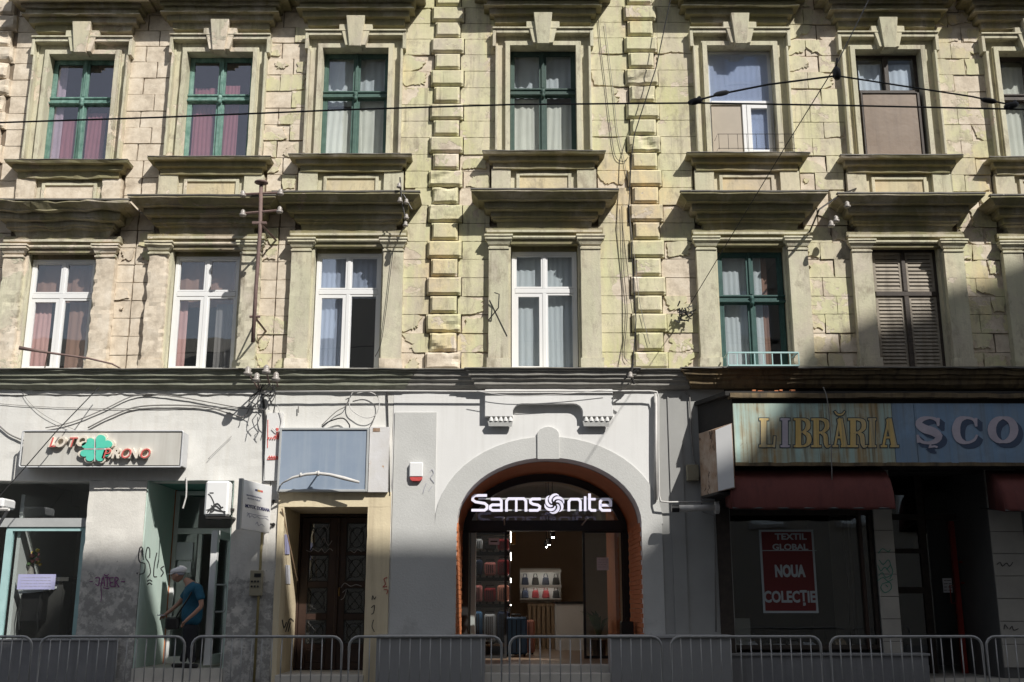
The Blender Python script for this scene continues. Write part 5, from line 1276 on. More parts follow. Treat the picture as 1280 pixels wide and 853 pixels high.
for r_ in range(4):
    hh_ = zz[r_ + 1] - zz[r_] - .14
    for k in range(3):
        nmc = cols[r_][k].split('_')[1]; wq = (sx1 - sx0) / 3
        suitcase(sx0 + (k + .5) * wq, SY + .30, zz[r_], wq - .03, .32, min(.62, hh_) - .05 * (k % 2), cols[r_][k], '%s suitcase, %s on the %s' % (nmc, ORD[k], LV[r_]), 'suitcases on the shelving')
m = MB(); m.box(AX + 1.30, AX + 1.38, 2.12, 3.9, FL, 4.0); m.build('inner_wall', 'orange_soffit', B)
m = MB(); m.box(AX - 1.38, AX - 1.30, 2.12, 2.7, FL, 4.0); m.build('inner_wall', 'room_white', B)
for px, y, mt, h_, lab in ((645, 2.9, 'case_blue', .72, 'blue suitcase standing on the floor by the open door'), (655, 3.6, 'case_salmon', .66, 'salmon pink suitcase on the floor behind the blue one')):
    xx = W(px, 780, y)[0]; suitcase(xx, y, FL, .42, .3, h_, mt, lab, 'suitcases on the floor')
# back wall display
yb = 7.6; (xa, zb), (xb, za) = W(650, 715, yb), W(702, 748, yb)
t = thing('display_rack', ((xa + xb) / 2, yb, FL), 'white display rack with two rows of dark bags at the back', 'rack')
m = MB(); m.box(xa, xb, yb + .4, yb + .44, za - .1, zb + .1); m.build('back', 'room_white', t)
for zq in (za, (za + zb) / 2, zb + .05): m = MB(); m.box(xa, xb, yb, yb + .4, zq - .03, zq); m.build('shelf', 'white_pvc', t)
for zq in ((za + zb) / 2, zb + .05): m = MB(); m.box(xa + .05, xb - .05, yb + .03, yb + .05, zq - .055, zq - .035); m.build('light_strip', 'lamp_white', t); m = MB(); m.box(xa, xb, yb - .012, yb - .002, zq - .06, zq - .01); m.build('shelf_edge', 'white_pvc', t)
for r_, zq in enumerate((za, (za + zb) / 2)):
    n_ = 4 - r_ * 0
    for k in range(n_):
        x_ = xa + (k + .5) * (xb - xa) / n_; mt = 'case_red' if (r_ == 0 and k in (1, 2)) else 'case_black' if k % 2 else 'case_navy'
        c = thing('handbag', (x_, yb + .2, zq), '%s bag, %s in the %s row of the back rack' % (mt.split('_')[1], ['leftmost', 'second', 'third', 'rightmost'][k], 'lower' if r_ == 0 else 'upper'), 'bag', 'bags on the back rack')
        m = MB(); h_ = .26; m.add([(x_ - .09, yb + .08, zq), (x_ + .09, yb + .08, zq), (x_ + .09, yb + .28, zq), (x_ - .09, yb + .28, zq), (x_ - .065, yb + .12, zq + h_ * .7), (x_ + .065, yb + .12, zq + h_ * .7), (x_ + .065, yb + .24, zq + h_ * .7), (x_ - .065, yb + .24, zq + h_ * .7)], [(0, 3, 2, 1), (4, 5, 6, 7), (0, 1, 5, 4), (1, 2, 6, 5), (2, 3, 7, 6), (3, 0, 4, 7)])
        m.build('body', mt, c, bevel=.02); m = MB(); m.tube([(x_ - .045, yb + .17, zq + h_ * .7), (x_ - .03, yb + .17, zq + h_), (x_ + .03, yb + .17, zq + h_), (x_ + .045, yb + .17, zq + h_ * .7)], .01, 4); m.build('handle', mt, c)
(xa, zb), (xb, za) = W(659, 755, 6.6), W(694, 776, 6.6)
t = thing('radiator_bench', ((xa + xb) / 2, 6.6, FL), 'slatted wooden bench below the back rack', 'bench')
m = MB(); m.box(xa, xb, 6.6, 7.0, zb - .05, zb); m.build('seat', 'oak', t)
for k in range(6): q = xa + (k + .5) * (xb - xa) / 6; m = MB(); m.box(q - .035, q + .035, 6.62, 6.66, FL, zb - .05); m.build('slat', 'oak', t)
(xa, zb), (xb, za) = W(695, 752, 5.8), W(720, 790, 5.8)
t = thing('counter', ((xa + xb) / 2, 5.8, FL), 'pale shop counter with a dark top right of the bench', 'counter')
m = MB(); m.box(xa, xb + .2, 5.8, 6.6, FL, zb - .05); m.build('body', 'room_white', t); m = MB(); m.box(xa - .02, xb + .22, 5.76, 6.64, zb - .05, zb); m.build('top', 'case_black', t)
for k, (px, py) in enumerate(((691, 672), (686, 681), (683, 684))):
    yy = 3.2 + k * 1.7; a = W(px, py, yy); hz = a[1]
    c = thing('ceiling_spotlight', (a[0], yy, hz), ['nearest', 'middle', 'farthest'][k] + ' lit spotlight on the ceiling of the luggage shop', 'spotlight', 'ceiling spotlights')
    m = MB(); m.lathe([(.05, .0), (.055, .12), (.02, .14)], (a[0], yy, hz), n=8); m.tube([(a[0], yy, hz + .13), (a[0], yy, 4.3)], .008, 4); m.build('housing', 'black_metal', c)
    m = MB(); m.lathe([(.024, -.004), (.024, .0)], (a[0], yy, hz - .002), n=8); m.build('bulb', 'lamp_spot', c)
m = MB(); quad(m, (639, 666), (644.5, 681), 2.6, 2.62); tag(m.build('hanging_tag', 'gold'), 'small golden yellow tag hanging high inside the luggage shop', 'tag')
# plant behind the right door glass
a = W(748, 772, 2.9); v = thing('potted_plant', (a[0], 2.9, FL), 'dim potted plant behind the right glass door', 'plant')
m = MB(); m.lathe([(.12, 0), (.16, .3), (.14, .3)], (a[0], 2.9, FL), n=10); m.build('pot', 'case_black', v)
m = MB(); r_ = random.Random(3)
for k in range(26):
    an = r_.uniform(0, 6.28); l = r_.uniform(.3, .6); dx_, dy_ = math.cos(an), math.sin(an); p0 = Vector((a[0], 2.9, FL + .3)); p1 = p0 + Vector((dx_ * l * .35, dy_ * l * .35, l * .8)); p2 = p0 + Vector((dx_ * l * .75, dy_ * l * .75, l * .95)); sd = Vector((-dy_, dx_, 0)) * .03
    m.add([p0 - sd * .3, p0 + sd * .3, p1 + sd, p1 - sd, p2], [(0, 1, 2, 3), (3, 2, 4)])
m.build('foliage', 'leaf_green', v)
m = MB(); (xa, zb), (xb, za) = W(776, 777, .9), W(792, 800, .9); m.box(xa, xb, .8, 1.1, FL, zb); m.lathe([(.02, 0), (.02, .06)], ((xa + xb) / 2, .95, zb), n=6); tag(m.build('waste_bin', 'case_black', bevel=.02), 'small black bin standing by the right jamb of the arch', 'bin')
# steps of the arch
x0_, x1_ = X(604, 820), X(762, 820)
FE = G + .1
m = MB(); m.box(x0_, x1_ + .0, FE - .14, YD - 1.8, .12, FL); m.build('step', 'step_stone', B, bevel=.012)
m = MB(); m.box(x0_, x1_ + .08, FE - .46, FE - .14, .12, Z(842, FE - .46)); m.build('step', 'step_stone', B, bevel=.012)
m = MB(); m.box(x0_, x1_ + .12, FE - .80, FE - .46, .12, .27); m.build('step', 'step_stone', B, bevel=.012)
for pa, pb, c in ((470, 606, 0), (763, 915, 0)):
    yp = G - .42; zt = Z(794, yp); a, b = X(pa, 820, yp), X(pb, 820, yp)
    m = MB(); m.box(a, b, yp, G + .02, 0, zt - .05); m.build('plinth', 'plinth_light' if 0 else 'grey_wall_dark', B, bevel=.006)
    m = MB(); m.box(a - .01, b + .02, yp - .03, G + .02, zt - .05, zt); m.build('plinth_cap', 'plinth_light', B, bevel=.008)
# ornament hanging under the string course
oy = G - .13; ox0, ox1 = W(606, 500, oy)[0], W(766, 500, oy)[0]; oz1, oz0 = Z(486, oy), Z(521, oy); ii0, ii1 = W(641, 500, oy)[0], W(728, 500, oy)[0]; oz2 = Z(505, oy)
pts = [(ox0, oz0), (ii0, oz0), (ii0 + .0, oz2 - .12)] + [(ii0 + .16 - .16 * math.cos(R(a)), oz2 - .14 + .14 * math.sin(R(a))) for a in (20, 45, 70, 90)] + [(ii1 - .16 + .16 * math.cos(R(a)), oz2 - .14 + .14 * math.sin(R(a))) for a in (90, 70, 45, 20, 0)] + [(ii1, oz0), (ox1, oz0), (ox1, oz1), (ox0, oz1)]
m = MB(); m.prism(pts, oy, G + .01); m.build('apron_ornament', 'white_wall_clean', B, bevel=.008)
for (p, q) in ((ox0 + .05, ii0 - .0), (ii1 + .0, ox1 - .06)):
    m = MB(); m.mould([(0, oz0 - .075), (-.02, oz0 - .16)], p, q, oy); m.box(p + .02, q - .02, oy + .04, G, oz0 - .08, oz0 + .01); m.build('bracket', 'grey_panel', B)
    for k in range(5):
        xx = p + .06 + k * (q - p - .10) / 4; m = MB(); m.lathe([(.038, -.075), (.032, -.04), (.018, 0)], (xx, oy + .02, oz0), n=8); m.build('drop', 'white_wall_clean', B)
# grey wall right of the downpipe
m = MB(); m.box(xR_ + .0, X(915), G - .004, .3, 0, ZG); m.build('wall', 'grey_wall', B)
m = MB(); m.rough(X(841), X(858), G - .03, G + .02, .9, ZG - .1, .2, .002, 9); m.build('wall_panel', 'grey_wall', B)

# ---- pipes and boxes on the white wall
def pipe(pts_px, y, r, mt, nm, lab, cat='pipe', n=6, extra=None, smooth=True):
    P = [(W(px, py, y)[0], y, W(px, py, y)[1]) for px, py in pts_px]; m = MB(); m.tube(P, r, n)
    if extra: extra(m)
    return tag(m.build(nm, mt, smooth=smooth), lab, cat)
pipe([(330, 490), (480, 489), (600, 489.5), (700, 489), (812, 489), (821, 490), (823, 497), (823, 560), (824, 620), (826, 627), (835, 628), (899, 627)], G - .17, .016, 'white_pipe', 'conduit', 'thin pale conduit along the white wall and down beside the arch', 'conduit')
pipe([(820, 492), (820, 625)], G - .06, .035, 'white_pipe', 'downpipe', 'short white downpipe at the right edge of the white wall', 'pipe')
pipe([(484, 490), (485, 530), (486, 560), (487, 620)], G - .03, .012, 'wire_black', 'cable', 'dark cable down the seam between entrance and arch bay', 'cable')
(xa, zb), (xb, za) = W(511, 578, G - .1), W(529, 602, G - .1)
s = thing('alarm_box', ((xa + xb) / 2, G, za), 'white alarm box with red lower edge on the grey wall panel', 'alarm')
m = MB(); m.box(xa + .01, xb - .01, G - .10, G - .02, za + .075, zb); m.build('cover', 'white_pvc', s, bevel=.015)
m = MB(); m.prism([(xa + .02, za + .078), (xa + .025, za + .035), (xa + .06, za + .005), (xb - .06, za + .005), (xb - .025, za + .035), (xb - .02, za + .078)], G - .09, G - .02); m.build('lens', 'red_paint', s, bevel=.006)
m = MB(); tf = front(G - .03)
for st in ([(538, 590), (540, 587), (542, 592), (538, 597), (543, 604)], [(533, 604), (530, 612), (529, 617)], [(540, 608), (536, 614)]): m.ribbon(st, .5, tf, .004, smooth=3)
tag(m.build('graffiti', 'grey_text'), 'faint thin scribble beside the alarm box', 'graffiti')
(xa, zb), (xb, za) = W(858, 581, G - .1), W(874, 601, G - .1)
s = thing('junction_box', ((xa + xb) / 2, G, za), 'small beige junction box on the shaded grey wall', 'box')
m = MB(); m.box(xa, xb, G - .12, G, za, zb); m.build('cover', 'meter_box', s, bevel=.01); m = MB(); m.box(xa + .03, xb + .0, G - .125, G - .12, za + .05, zb - .08); m.build('lid', 'meter_box', s)
a = W(844, 636, -.75); b = W(899, 635, -.2)
m = MB(); p0, p1 = Vector((a[0] + .02, -.55, a[1] + .02)), Vector((W(896, 635, -.5)[0], -.5, W(896, 635, -.5)[1]))
s = thing('flue_pipe', p1, 'short white flue pipe poking out sideways below the rusty box sign', 'pipe')
m.tube([p0, p1], .055, 10); m.build('tube', 'white_pipe', s, smooth=True); m = MB(); m.tube([p0 - Vector((.05, 0, 0)), p0 + Vector((.07, 0, 0))], .064, 10); m.build('end_cap', 'case_black', s); m = MB(); m.tube([p1 - Vector((.03, 0, 0)), p1 + Vector((.03, 0, 0))], .10, 12); m.tube([p1, (p1.x + .05, G, p1.z)], .04, 8); m.build('collar', 'white_pipe', s)
pipe([(855, 488), (862, 496), (864, 540), (867, 575), (871, 582), (875, 600), (878, 640), (893, 645), (894, 700), (895, 790)], G - .05, .013, 'wire_grey', 'cable', 'pale cable hanging down the grey wall beside the dark canopy', 'cable')

# ================================================================ the bookshop
YC = -1.0
bk = thing('bookshop_canopy', (X(1000), G, Z(503, YC)), 'dark boxed canopy carrying the bookshop sign', 'canopy')
cl = W(917, 540, YC)[0]; cw = X(873, 540, G)
m = MB(); zt_, zb_ = Z(497, YC), Z(583, YC)
m.vprism([(cw, G), (cl, YC + .03), (XR, YC + .03), (XR, G)], zb_ + .05, zt_ + .02); m.build('box', 'canopy_dark', bk)
m = MB(); m.vprism([(cw - .05, G), (cl - .12, YC - .08), (XR, YC - .08), (XR, G)], zt_ + .02, zt_ + .09); m.build('top_board', 'canopy_dark', bk)
m = MB(); m.rough(cl - .05, XR, YC - .10, YC + .1, zt_ - .02, zt_ + .05, .08, .02, 4); m.build('edge_strip', 'cornice_brown', bk)
m = MB(); r_ = random.Random(2)
for k in range(34):
    x_ = cl + r_.uniform(0, 1.1) ** 1; y_ = YC + r_.uniform(-.08, .3); z_ = zt_ + .09; q = r_.uniform(.015, .04); m.box(x_ - q, x_ + q, y_ - q, y_ + q, z_, z_ + q)
o = m.build('rubble', 'orange_brick', bk); o['kind'] = 'stuff'
y = YC
s = thing('bookshop_sign', (W(1100, 580, y)[0], y, Z(580, y)), 'long rusty painted tin sign with gold and pale letters over the bookshop', 'sign')
zt, zb = Z(505, y), Z(579, y)
xs_ = [cl, W(1116, 540, y)[0], W(1144, 540, y)[0], XR]
for k, mt in enumerate(('tin_rusty', 'tin_blue', 'tin_blue')):
    m = MB(); m.box(xs_[k] + .004, xs_[k + 1] - .004, y - .03, y + .02, zb, zt); m.build('tin_panel', mt, s)
m = MB(); m.rough(cl, XR, y - .036, y + .03, zb - .05, zb + .004, .08, .012, 8); m.build('rusty_edge', 'cornice_brown', s)
# letters, drawn in zoomed pixels then carried to the sign plane
yf = y - .031
class GB:
    def __init__(s, ox, oy, sx, sy): s.o = (ox, oy, sx, sy); s.st = []
    def tf(s, yy):
        ox, oy, sx, sy = s.o
        def f(u, v, q): a = W(ox + u * sx, oy + v * sy, yy); return (a[0], yy - q, a[1])
        return f
def letter(strokes, tfm, mat, par, name, lift=0.0, grow=0, thick=.004):
    m = MB()
    for k, (pts, wd, sm) in enumerate(strokes):
        ww = [x + grow for x in wd] if isinstance(wd, (list, tuple)) else wd + grow
        P = [Vector(p) for p in pts]
        if grow:
            d0 = (P[0] - P[1]).normalized(); d1 = (P[-1] - P[-2]).normalized(); P[0] = P[0] + d0 * grow / 2; P[-1] = P[-1] + d1 * grow / 2
        m.ribbon([tuple(p) for p in P], ww, tfm, thick + k * .0004, smooth=sm, lift=lift)
    return m.build(name, mat, par)
# unit glyphs in a 0..1 wide, 0..1 high (v down) box scaled to pixels
def U(x0, y0, w_, h_): return lambda pts: [(x0 + a * w_, y0 + b * h_) for a, b in pts]
def slab(c, x0, x1, v, T): return (T([(x0, v), (x1, v)]), c, 0)
def g_I(T, s_, t): return [(T([(.5, 0), (.5, 1)]), s_, 0), slab(t, .0, 1, .04, T), slab(t, .0, 1, .96, T)]
def g_L(T, s_, t): return [(T([(.26, 0), (.26, 1)]), s_, 0), slab(t, 0, .55, .04, T), slab(t * 1.2, 0, .9, .95, T), (T([(.92, .62), (.88, 1)]), t, 0)]
def g_B(T, s_, t): return [(T([(.28, 0), (.28, 1)]), s_, 0), (T([(0, .04), (.55, .04), (.82, .12), (.84, .32), (.6, .46), (.3, .47)]), [t, t, s_ * .8, s_ * .85, t, t], 3), (T([(.55, .47), (.86, .58), (.9, .8), (.65, .95), (0, .96)]), [t, s_ * .8, s_ * .9, t, t], 3)]
def g_R(T, s_, t): return [(T([(.26, 0), (.26, 1)]), s_, 0), (T([(0, .04), (.5, .04), (.78, .12), (.8, .34), (.55, .48), (.3, .49)]), [t, t, s_ * .8, s_ * .8, t, t], 3), (T([(.5, .49), (.72, .6), (.76, .84), (.84, .97), (1.0, .93)]), [t, s_ * .8, s_ * .8, s_ * .5, t * .6], 3), slab(t, 0, .52, .96, T)]
def g_A(T, s_, t): return [(T([(.47, .0), (.14, .97)]), t * 1.1, 0), (T([(.47, .02), (.80, .98)]), s_, 0), (T([(.26, .66), (.66, .66)]), t, 0), slab(t, -.02, .36, .96, T), slab(t, .54, 1.06, .96, T)]
def g_S(T, s_, t): return [(T([(.92, .30), (.84, .10), (.55, .02), (.2, .08), (.08, .26), (.3, .44), (.7, .56), (.94, .74), (.8, .93), (.45, 1.0), (.15, .92), (.02, .70)]), [t, t * 1.3, t, s_ * .6, s_ * .85, s_, s_, s_ * .85, s_ * .6, t, t * 1.3, t], 3), (T([(.93, .02), (.90, .34)]), t, 0), (T([(.02, .68), (.05, .99)]), t, 0)]
def g_C(T, s_, t): return [(T([(.94, .34), (.84, .1), (.55, .02), (.24, .12), (.12, .5), (.24, .86), (.55, .99), (.86, .88), (.97, .68)]), [t, t, t, s_ * .8, s_, s_ * .8, t, t, t * .8], 3), (T([(.93, .02), (.93, .36)]), t, 0)]
def g_O(T, s_, t):
    pts = [(.5 + .40 * math.sin(R(a)), .5 - .47 * math.cos(R(a))) for a in range(0, 361, 30)]; ws = [t + (s_ - t) * abs(math.sin(R(a))) for a in range(0, 361, 30)]
    return [(T(pts), ws, 2)]
sgn = [(g_L, 949, 523, 21, 36.5), (g_I, 975.5, 523, 11.5, 36.5), (g_B, 992, 523, 21, 36.5), (g_R, 1014, 523, 24, 36.5), (g_A, 1041, 523, 18.5, 36.5), (g_R, 1060, 523, 24, 36.5), (g_I, 1085, 523, 10, 36.5), (g_A, 1101, 523, 21, 36.5)]
def pf(yy):
    def f(u, v, q): a = W(u, v, yy); return (a[0], yy - q, a[1])
    return f
for k, (g, x, yy, w_, h_) in enumerate(sgn):
    T = U(x, yy, w_, h_); st = g(T, 7.0, 2.6)
    if k == 4: st.append((T([(.12, -.24), (.3, -.13), (.62, -.13), (.8, -.24)]), [1.4, 2.2, 2.2, 1.4], 3))
    letter(st, pf(yf), 'letter_outline', s, 'letter_outline', 0, 2.2, .003)
    letter(st, pf(yf), 'pale_letter' if k == 1 else 'gold_letter', s, 'letter', .004, 0, .003)
big = [(g_S, 1146, 522, 29, 32), (g_C, 1191, 522, 31, 32), (g_O, 1236, 521.5, 35, 32)]
for g, x, yy, w_, h_ in big:
    for k in range(4):
        T = U(x + 1.8 + k * 1.5, yy + 1.6 + k * 1.3, w_, h_); st = g(T, 10, 3.2)
        if g is g_S: st.append((T([(.55, 1.10), (.42, 1.18), (.62, 1.2)]), 2.2, 2))
        letter(st, pf(yf), 'shade_blue', s, 'letter_shade', .0006 * k, .6, .002)
    T = U(x, yy, w_, h_); st = g(T, 10.5, 3.2)
    if g is g_S: st.append((T([(.60, 1.06), (.55, 1.16), (.75, 1.13), (.88, 1.17)]), 2.4, 2))
    letter(st, pf(yf), 'pale_letter', s, 'letter', .007, 0, .003)
# rusty box sign at the corner
bx1 = W(875, 580, -.32)[0]; bx2 = W(895.5, 580, -1.0)[0]; bx3 = W(917.5, 580, -1.12)[0]
s = thing('corner_box_sign', (bx2, -.9, Z(625, -1)), 'rusty box sign with blank white face at the corner of the canopy', 'sign')
z1a, z1b, z1c = Z(542, -.35), Z(537, -1.0), Z(529, -1.12); z0a, z0b, z0c = Z(620, -.35), Z(615, -1.0), Z(610, -1.12)
m = MB(); P = [(bx1, -.32), (bx2, -1.0), (bx3, -1.12), (bx3 + .0, -.32)]
zs_t = [z1a, z1b, z1c, z1c]; zs_b = [z0a, z0b, z0c, z0c]
vs = [(p[0], p[1], zs_b[i]) for i, p in enumerate(P)] + [(p[0], p[1], zs_t[i]) for i, p in enumerate(P)]
m.add(vs, [(3, 2, 1, 0), (4, 5, 6, 7), (0, 1, 5, 4), (1, 2, 6, 5), (2, 3, 7, 6), (3, 0, 4, 7)]); m.build('casing', 'rusty_side', s)
def inset(a, b, za0, za1, zb0, zb1, off, nm, mt, e=.03):
    d = Vector((b[0] - a[0], b[1] - a[1], 0)).normalized(); n_ = Vector((d.y, -d.x, 0)); A = Vector((a[0], a[1], 0)) + d * e; C_ = Vector((b[0], b[1], 0)) - d * e; q = n_ * off; m = MB()
    m.add([(A + q)[:2] + (za0 + e,), (C_ + q)[:2] + (zb0 + e,), (C_ + q)[:2] + (zb1 - e,), (A + q)[:2] + (za1 - e,), (A - q)[:2] + (za0 + e,), (C_ - q)[:2] + (zb0 + e,), (C_ - q)[:2] + (zb1 - e,), (A - q)[:2] + (za1 - e,)],
          [(0, 1, 2, 3), (7, 6, 5, 4), (0, 4, 5, 1), (1, 5, 6, 2), (2, 6, 7, 3), (3, 7, 4, 0)]); return m.build(nm, mt, s)
inset(P[1], P[2], z0b, z1b, z0c, z1c, .008, 'face', 'white_pvc', .012)
m = MB(); m.add([(bx2 - .01, -1.02, z0b), (bx3 + .13, -.95, z0c - .06), (bx3 + .13, -.3, z0c - .06), (bx1, -.30, z0a), (bx2 - .01, -1.02, z0b - .04), (bx3 + .13, -.95, z0c - .1), (bx3 + .13, -.3, z0c - .1), (bx1, -.30, z0a - .04)],
    [(0, 1, 2, 3), (7, 6, 5, 4), (0, 4, 5, 1), (1, 5, 6, 2), (2, 6, 7, 3), (3, 7, 4, 0)]); m.build('bottom_tray', 'canopy_dark', s)
# awnings
def awning(pa, pb, py0, py1, lab):
    ya, ybb = -.55, -1.12; x0, x1 = W(pa, 610, -.9)[0], min(XR, W(pb, 610, -.9)[0]); zt = Z(py0, ya); zb = Z(py1, ybb)
    A = thing('awning', ((x0 + x1) / 2, -.9, zb), lab, 'awning')
    prof = [(-.55, zt), (-.80, zt - .10), (-.98, zt - .26), (-1.08, zt - .45), (-1.12, zb + .05), (-1.12, zb)]
    m = MB(); nx = 24; vs = []; fs = []
    for i in range(nx + 1):
        x = x0 + (x1 - x0) * i / nx
        for k, (yy, z) in enumerate(prof): vs.append((x, yy + .012 * math.sin(i * 1.7 + k * .3) * (k > 1), z + (.012 * math.sin(i * .9) if k == 5 else 0)))
    for i in range(nx):
        for k in range(5): fs.append((i * 6 + k, (i + 1) * 6 + k, (i + 1) * 6 + k + 1, i * 6 + k + 1))
    m.add(vs, fs); m.add([(x1, yy, z) for yy, z in prof] + [(x1, -.55, zb + .1)], [tuple(range(7))]); m.add([(x0, yy, z) for yy, z in prof] + [(x0, -.55, zb + .1)], [tuple(range(6, -1, -1))])
    o = m.build('cloth', 'awning_red', A, smooth=True); so_ = o.modifiers.new('thickness', 'SOLIDIFY'); so_.thickness = .006
    m = MB(); m.tube([(x0, -1.10, zb + .02), (x1, -1.10, zb + .02)], .02, 6); m.tube([(x0 + .03, -1.1, zb + .02), (x0 + .03, G, zb + .15)], .015, 5); m.tube([(x1 - .03, -1.1, zb + .02), (x1 - .03, G, zb + .15)], .015, 5); m.build('frame', 'black_metal', A)
awning(911, 1111, 584, 637, 'dark red awning under the left part of the bookshop sign')
awning(1246, 1400, 588, 640, 'dark red awning under the right end of the bookshop sign')
# bookshop front
zc = Z(583, G)
m = MB(); m.box(X(905), XR, G + .02, .3, zc - .1, ZG + .1); m.build('wall', 'canopy_dark', B)
YW = .0
xw0, xw1 = X(912, 700, YW), X(1090, 700, YW); zw0, zw1 = Z(812, YW), zc
m = MB(); m.box(X(897, 700), xw0, G - .02, .3, .0, zc); m.box(xw1 - .02, X(1096), YW - .02, .3, zw0, zc); m.box(xw0, xw1 - .02, YW, YW + .09, zw0, zw0 + .07); m.box(xw0, xw1 - .02, YW, YW + .09, Z(644, YW), Z(636, YW)); m.box(X(1063, 700, YW), X(1066, 700, YW) + .03, YW + .25, YW + .32, zw0, zc)
bw = m.build('shop_window', 'brown_frame', B)
m = MB(); m.box(xw0, xw1 - .02, YW + .04, YW + .046, zw0 + .07, Z(644, YW)); m.build('pane', 'glass_shop', bw)
m = MB(); m.box(X(1076, 700, YW), X(1076, 700, YW) + .05, YW - .03, YW + .05, zw0, Z(640, YW)); m.build('post', 'door_wood', bw)
m = MB(); m.box(X(905), X(1146), G - .12, .3, 0, Z(820, G - .12)); m.build('plinth', 'plinth_grey', B)
m = MB(); m.box(X(905), X(1148), G - .15, .3, Z(820, G - .12), Z(817, G - .12)); m.build('plinth_cap', 'grey_wall_dark', B, bevel=.006)
m = MB(); m.box(X(905), XR, 4.0, 4.1, 0, 4); m.box(X(905) - .1, X(905), .3, 4.0, 0, 4); m.box(X(905), XR, .3, 4.0, zc + .01, zc + .1); m.box(X(905), XR, .3, 4.0, .1, .3); m.box(X(1096), X(1096) + .1, 1.3, 4, .3, zc); m.build('shop_interior', 'room_dark', B)
m = MB(); m.box(xw0, xw1, .5, 1.5, .3, zw0 + .02); m.build('window_bench', 'room_dark', B)
m = MB(); m.box(X(1040, 700, 1.2), xw1 + .1, 1.2, 1.26, zw0, zc); m.build('partition', 'room_wall', B)
yy = YW + .035
s = thing('poster', (X(985, 766, yy), yy, Z(766, yy)), 'dark red poster with white capitals in the bookshop window', 'poster')
(xa, zb_), (xb, za_) = W(948.5, 662.5, yy), W(1023, 766.5, yy)
m = MB(); m.box(xa, xb, yy - .012, yy, za_, zb_); m.build('border', 'poster_text', s)
m = MB(); m.box(xa + .035, xb - .035, yy - .016, yy - .010, za_ + .035, zb_ - .035); m.build('sheet', 'poster_red', s)
def ptxt(t_, px0, px1, py0, py1, off): (a, z1_), (b, z0_) = W(px0, py0, yy), W(px1, py1, yy); lettering(t_, (a + b) / 2, yy - .018, (z0_ + z1_) / 2, b - a, z1_ - z0_, 'poster_text', s, off)
ptxt('TEXTIL', 968, 1008, 667, 675, .03); ptxt('GLOBAL', 965, 1010, 680, 688, .03); ptxt('NOUA', 968, 1007, 706, 722, .05)
ptxt('COLECŢIE', 954, 1020, 738, 757.5, .035)
m = MB(); (a, z_) = W(951, 688.5, yy); (b, _) = W(1020, 688.5, yy); m.box(a, b, yy - .0185, yy - .012, z_ - .006, z_ + .006); m.build('rule', 'poster_text', s)
# goods in the window
gw = ['flat pale book', 'stack of pale papers', 'dark open case', 'pale boxed set', 'grey folded textile', 'white book', 'brown notebook']
for k, px in enumerate((926, 940, 957, 975, 992, 1012, 1050)):
    r_ = random.Random(k + 40); x_ = X(px, 800, .35); m = MB(); h_ = r_.uniform(.04, .16); w_ = r_.uniform(.07, .12)
    m.add([(x_ - w_, .28, zw0 + .02), (x_ + w_, .28, zw0 + .02), (x_ + w_ * .9, .5, zw0 + .02), (x_ - w_ * .9, .5, zw0 + .02), (x_ - w_, .32, zw0 + .03 + h_ * .5), (x_ + w_, .32, zw0 + .03 + h_ * .6), (x_ + w_ * .9, .48, zw0 + .03 + h_), (x_ - w_ * .9, .48, zw0 + .03 + h_)], [(0, 3, 2, 1), (4, 5, 6, 7), (0, 1, 5, 4), (1, 2, 6, 5), (2, 3, 7, 6), (3, 0, 4, 7)])
    tag(m.build('display_item', ['room_white', 'paper', 'case_black', 'room_white', 'room_wall', 'paper', 'oak'][k], bevel=.006), gw[k] + ' lying in the bookshop window below the poster', 'goods', 'goods in the bookshop window')
(xa, zb_), (xb, za_) = W(919, 773, .6), W(939, 806, .6); m = MB(); m.box(xa, xb, .6, .66, za_, zb_); m.box(xa + .05, xb - .05, .62, .9, za_, za_ + .04); tag(m.build('card_panel', 'room_white', bevel=.004), 'plain pale card standing in the lower left of the bookshop window', 'panel')
# tiled column, recessed door, tiled corner
def tiles(xa, xb, ys_, z0, z1, rows, mt, par, side=None):
    for k in range(rows):
        a, b = z0 + (z1 - z0) * k / rows, z0 + (z1 - z0) * (k + 1) / rows
        m = MB(); m.box(xa, xb, ys_ - rnd.uniform(0, .004), ys_ + .03, a + .004, b - .004, ch=.004); m.build('tile', mt, par)
        if side is not None: m = MB(); q = side[0]; m.box(q - .02 - rnd.uniform(0, .004), q + .03, side[1], side[2], a + .004, b - .004); m.build('tile', 'tile_dark', par)
cx0, cx1 = X(1096), X(1119.5)
m = MB(); m.box(cx0 + .01, cx1 - .01, G + .02, 1.3, 0, zc); c = m.build('pier', 'tile_dark', B); tiles(cx0, cx1, G - .0, .6, zc, 9, 'tile', c)
m = MB(); dxa, dxb = X(1242), X(1283); m.box(dxa + .01, XR, G + .03, 1.6, 0, zc); c = m.build('pier', 'tile_dark', B); tiles(dxa, dxb, G + .005, .55, zc, 9, 'tile', c, None)
dyb = 1.25; rx = W(1211, 700, dyb)[0]
for k in range(9):
    a, b = .3 + (zc - .3) * k / 9, .3 + (zc - .3) * (k + 1) / 9; m = MB(); m.add([(dxa, G + .01, a + .004), (rx, dyb, a + .004), (rx, dyb, b - .004), (dxa, G + .01, b - .004), (dxa + .03, G + .01, a + .004), (rx + .03, dyb, a + .004), (rx + .03, dyb, b - .004), (dxa + .03, G + .01, b - .004)],
        [(0, 1, 2, 3), (7, 6, 5, 4), (0, 4, 5, 1), (1, 5, 6, 2), (2, 6, 7, 3), (3, 7, 4, 0)]); m.build('tile', 'tile_dark', c)
fz = Z(842, dyb)
m = MB(); m.box(cx1 - .05, rx + 1.0, G - .05, 4.0, .1, fz); m.build('doorstep', 'step_stone', B)
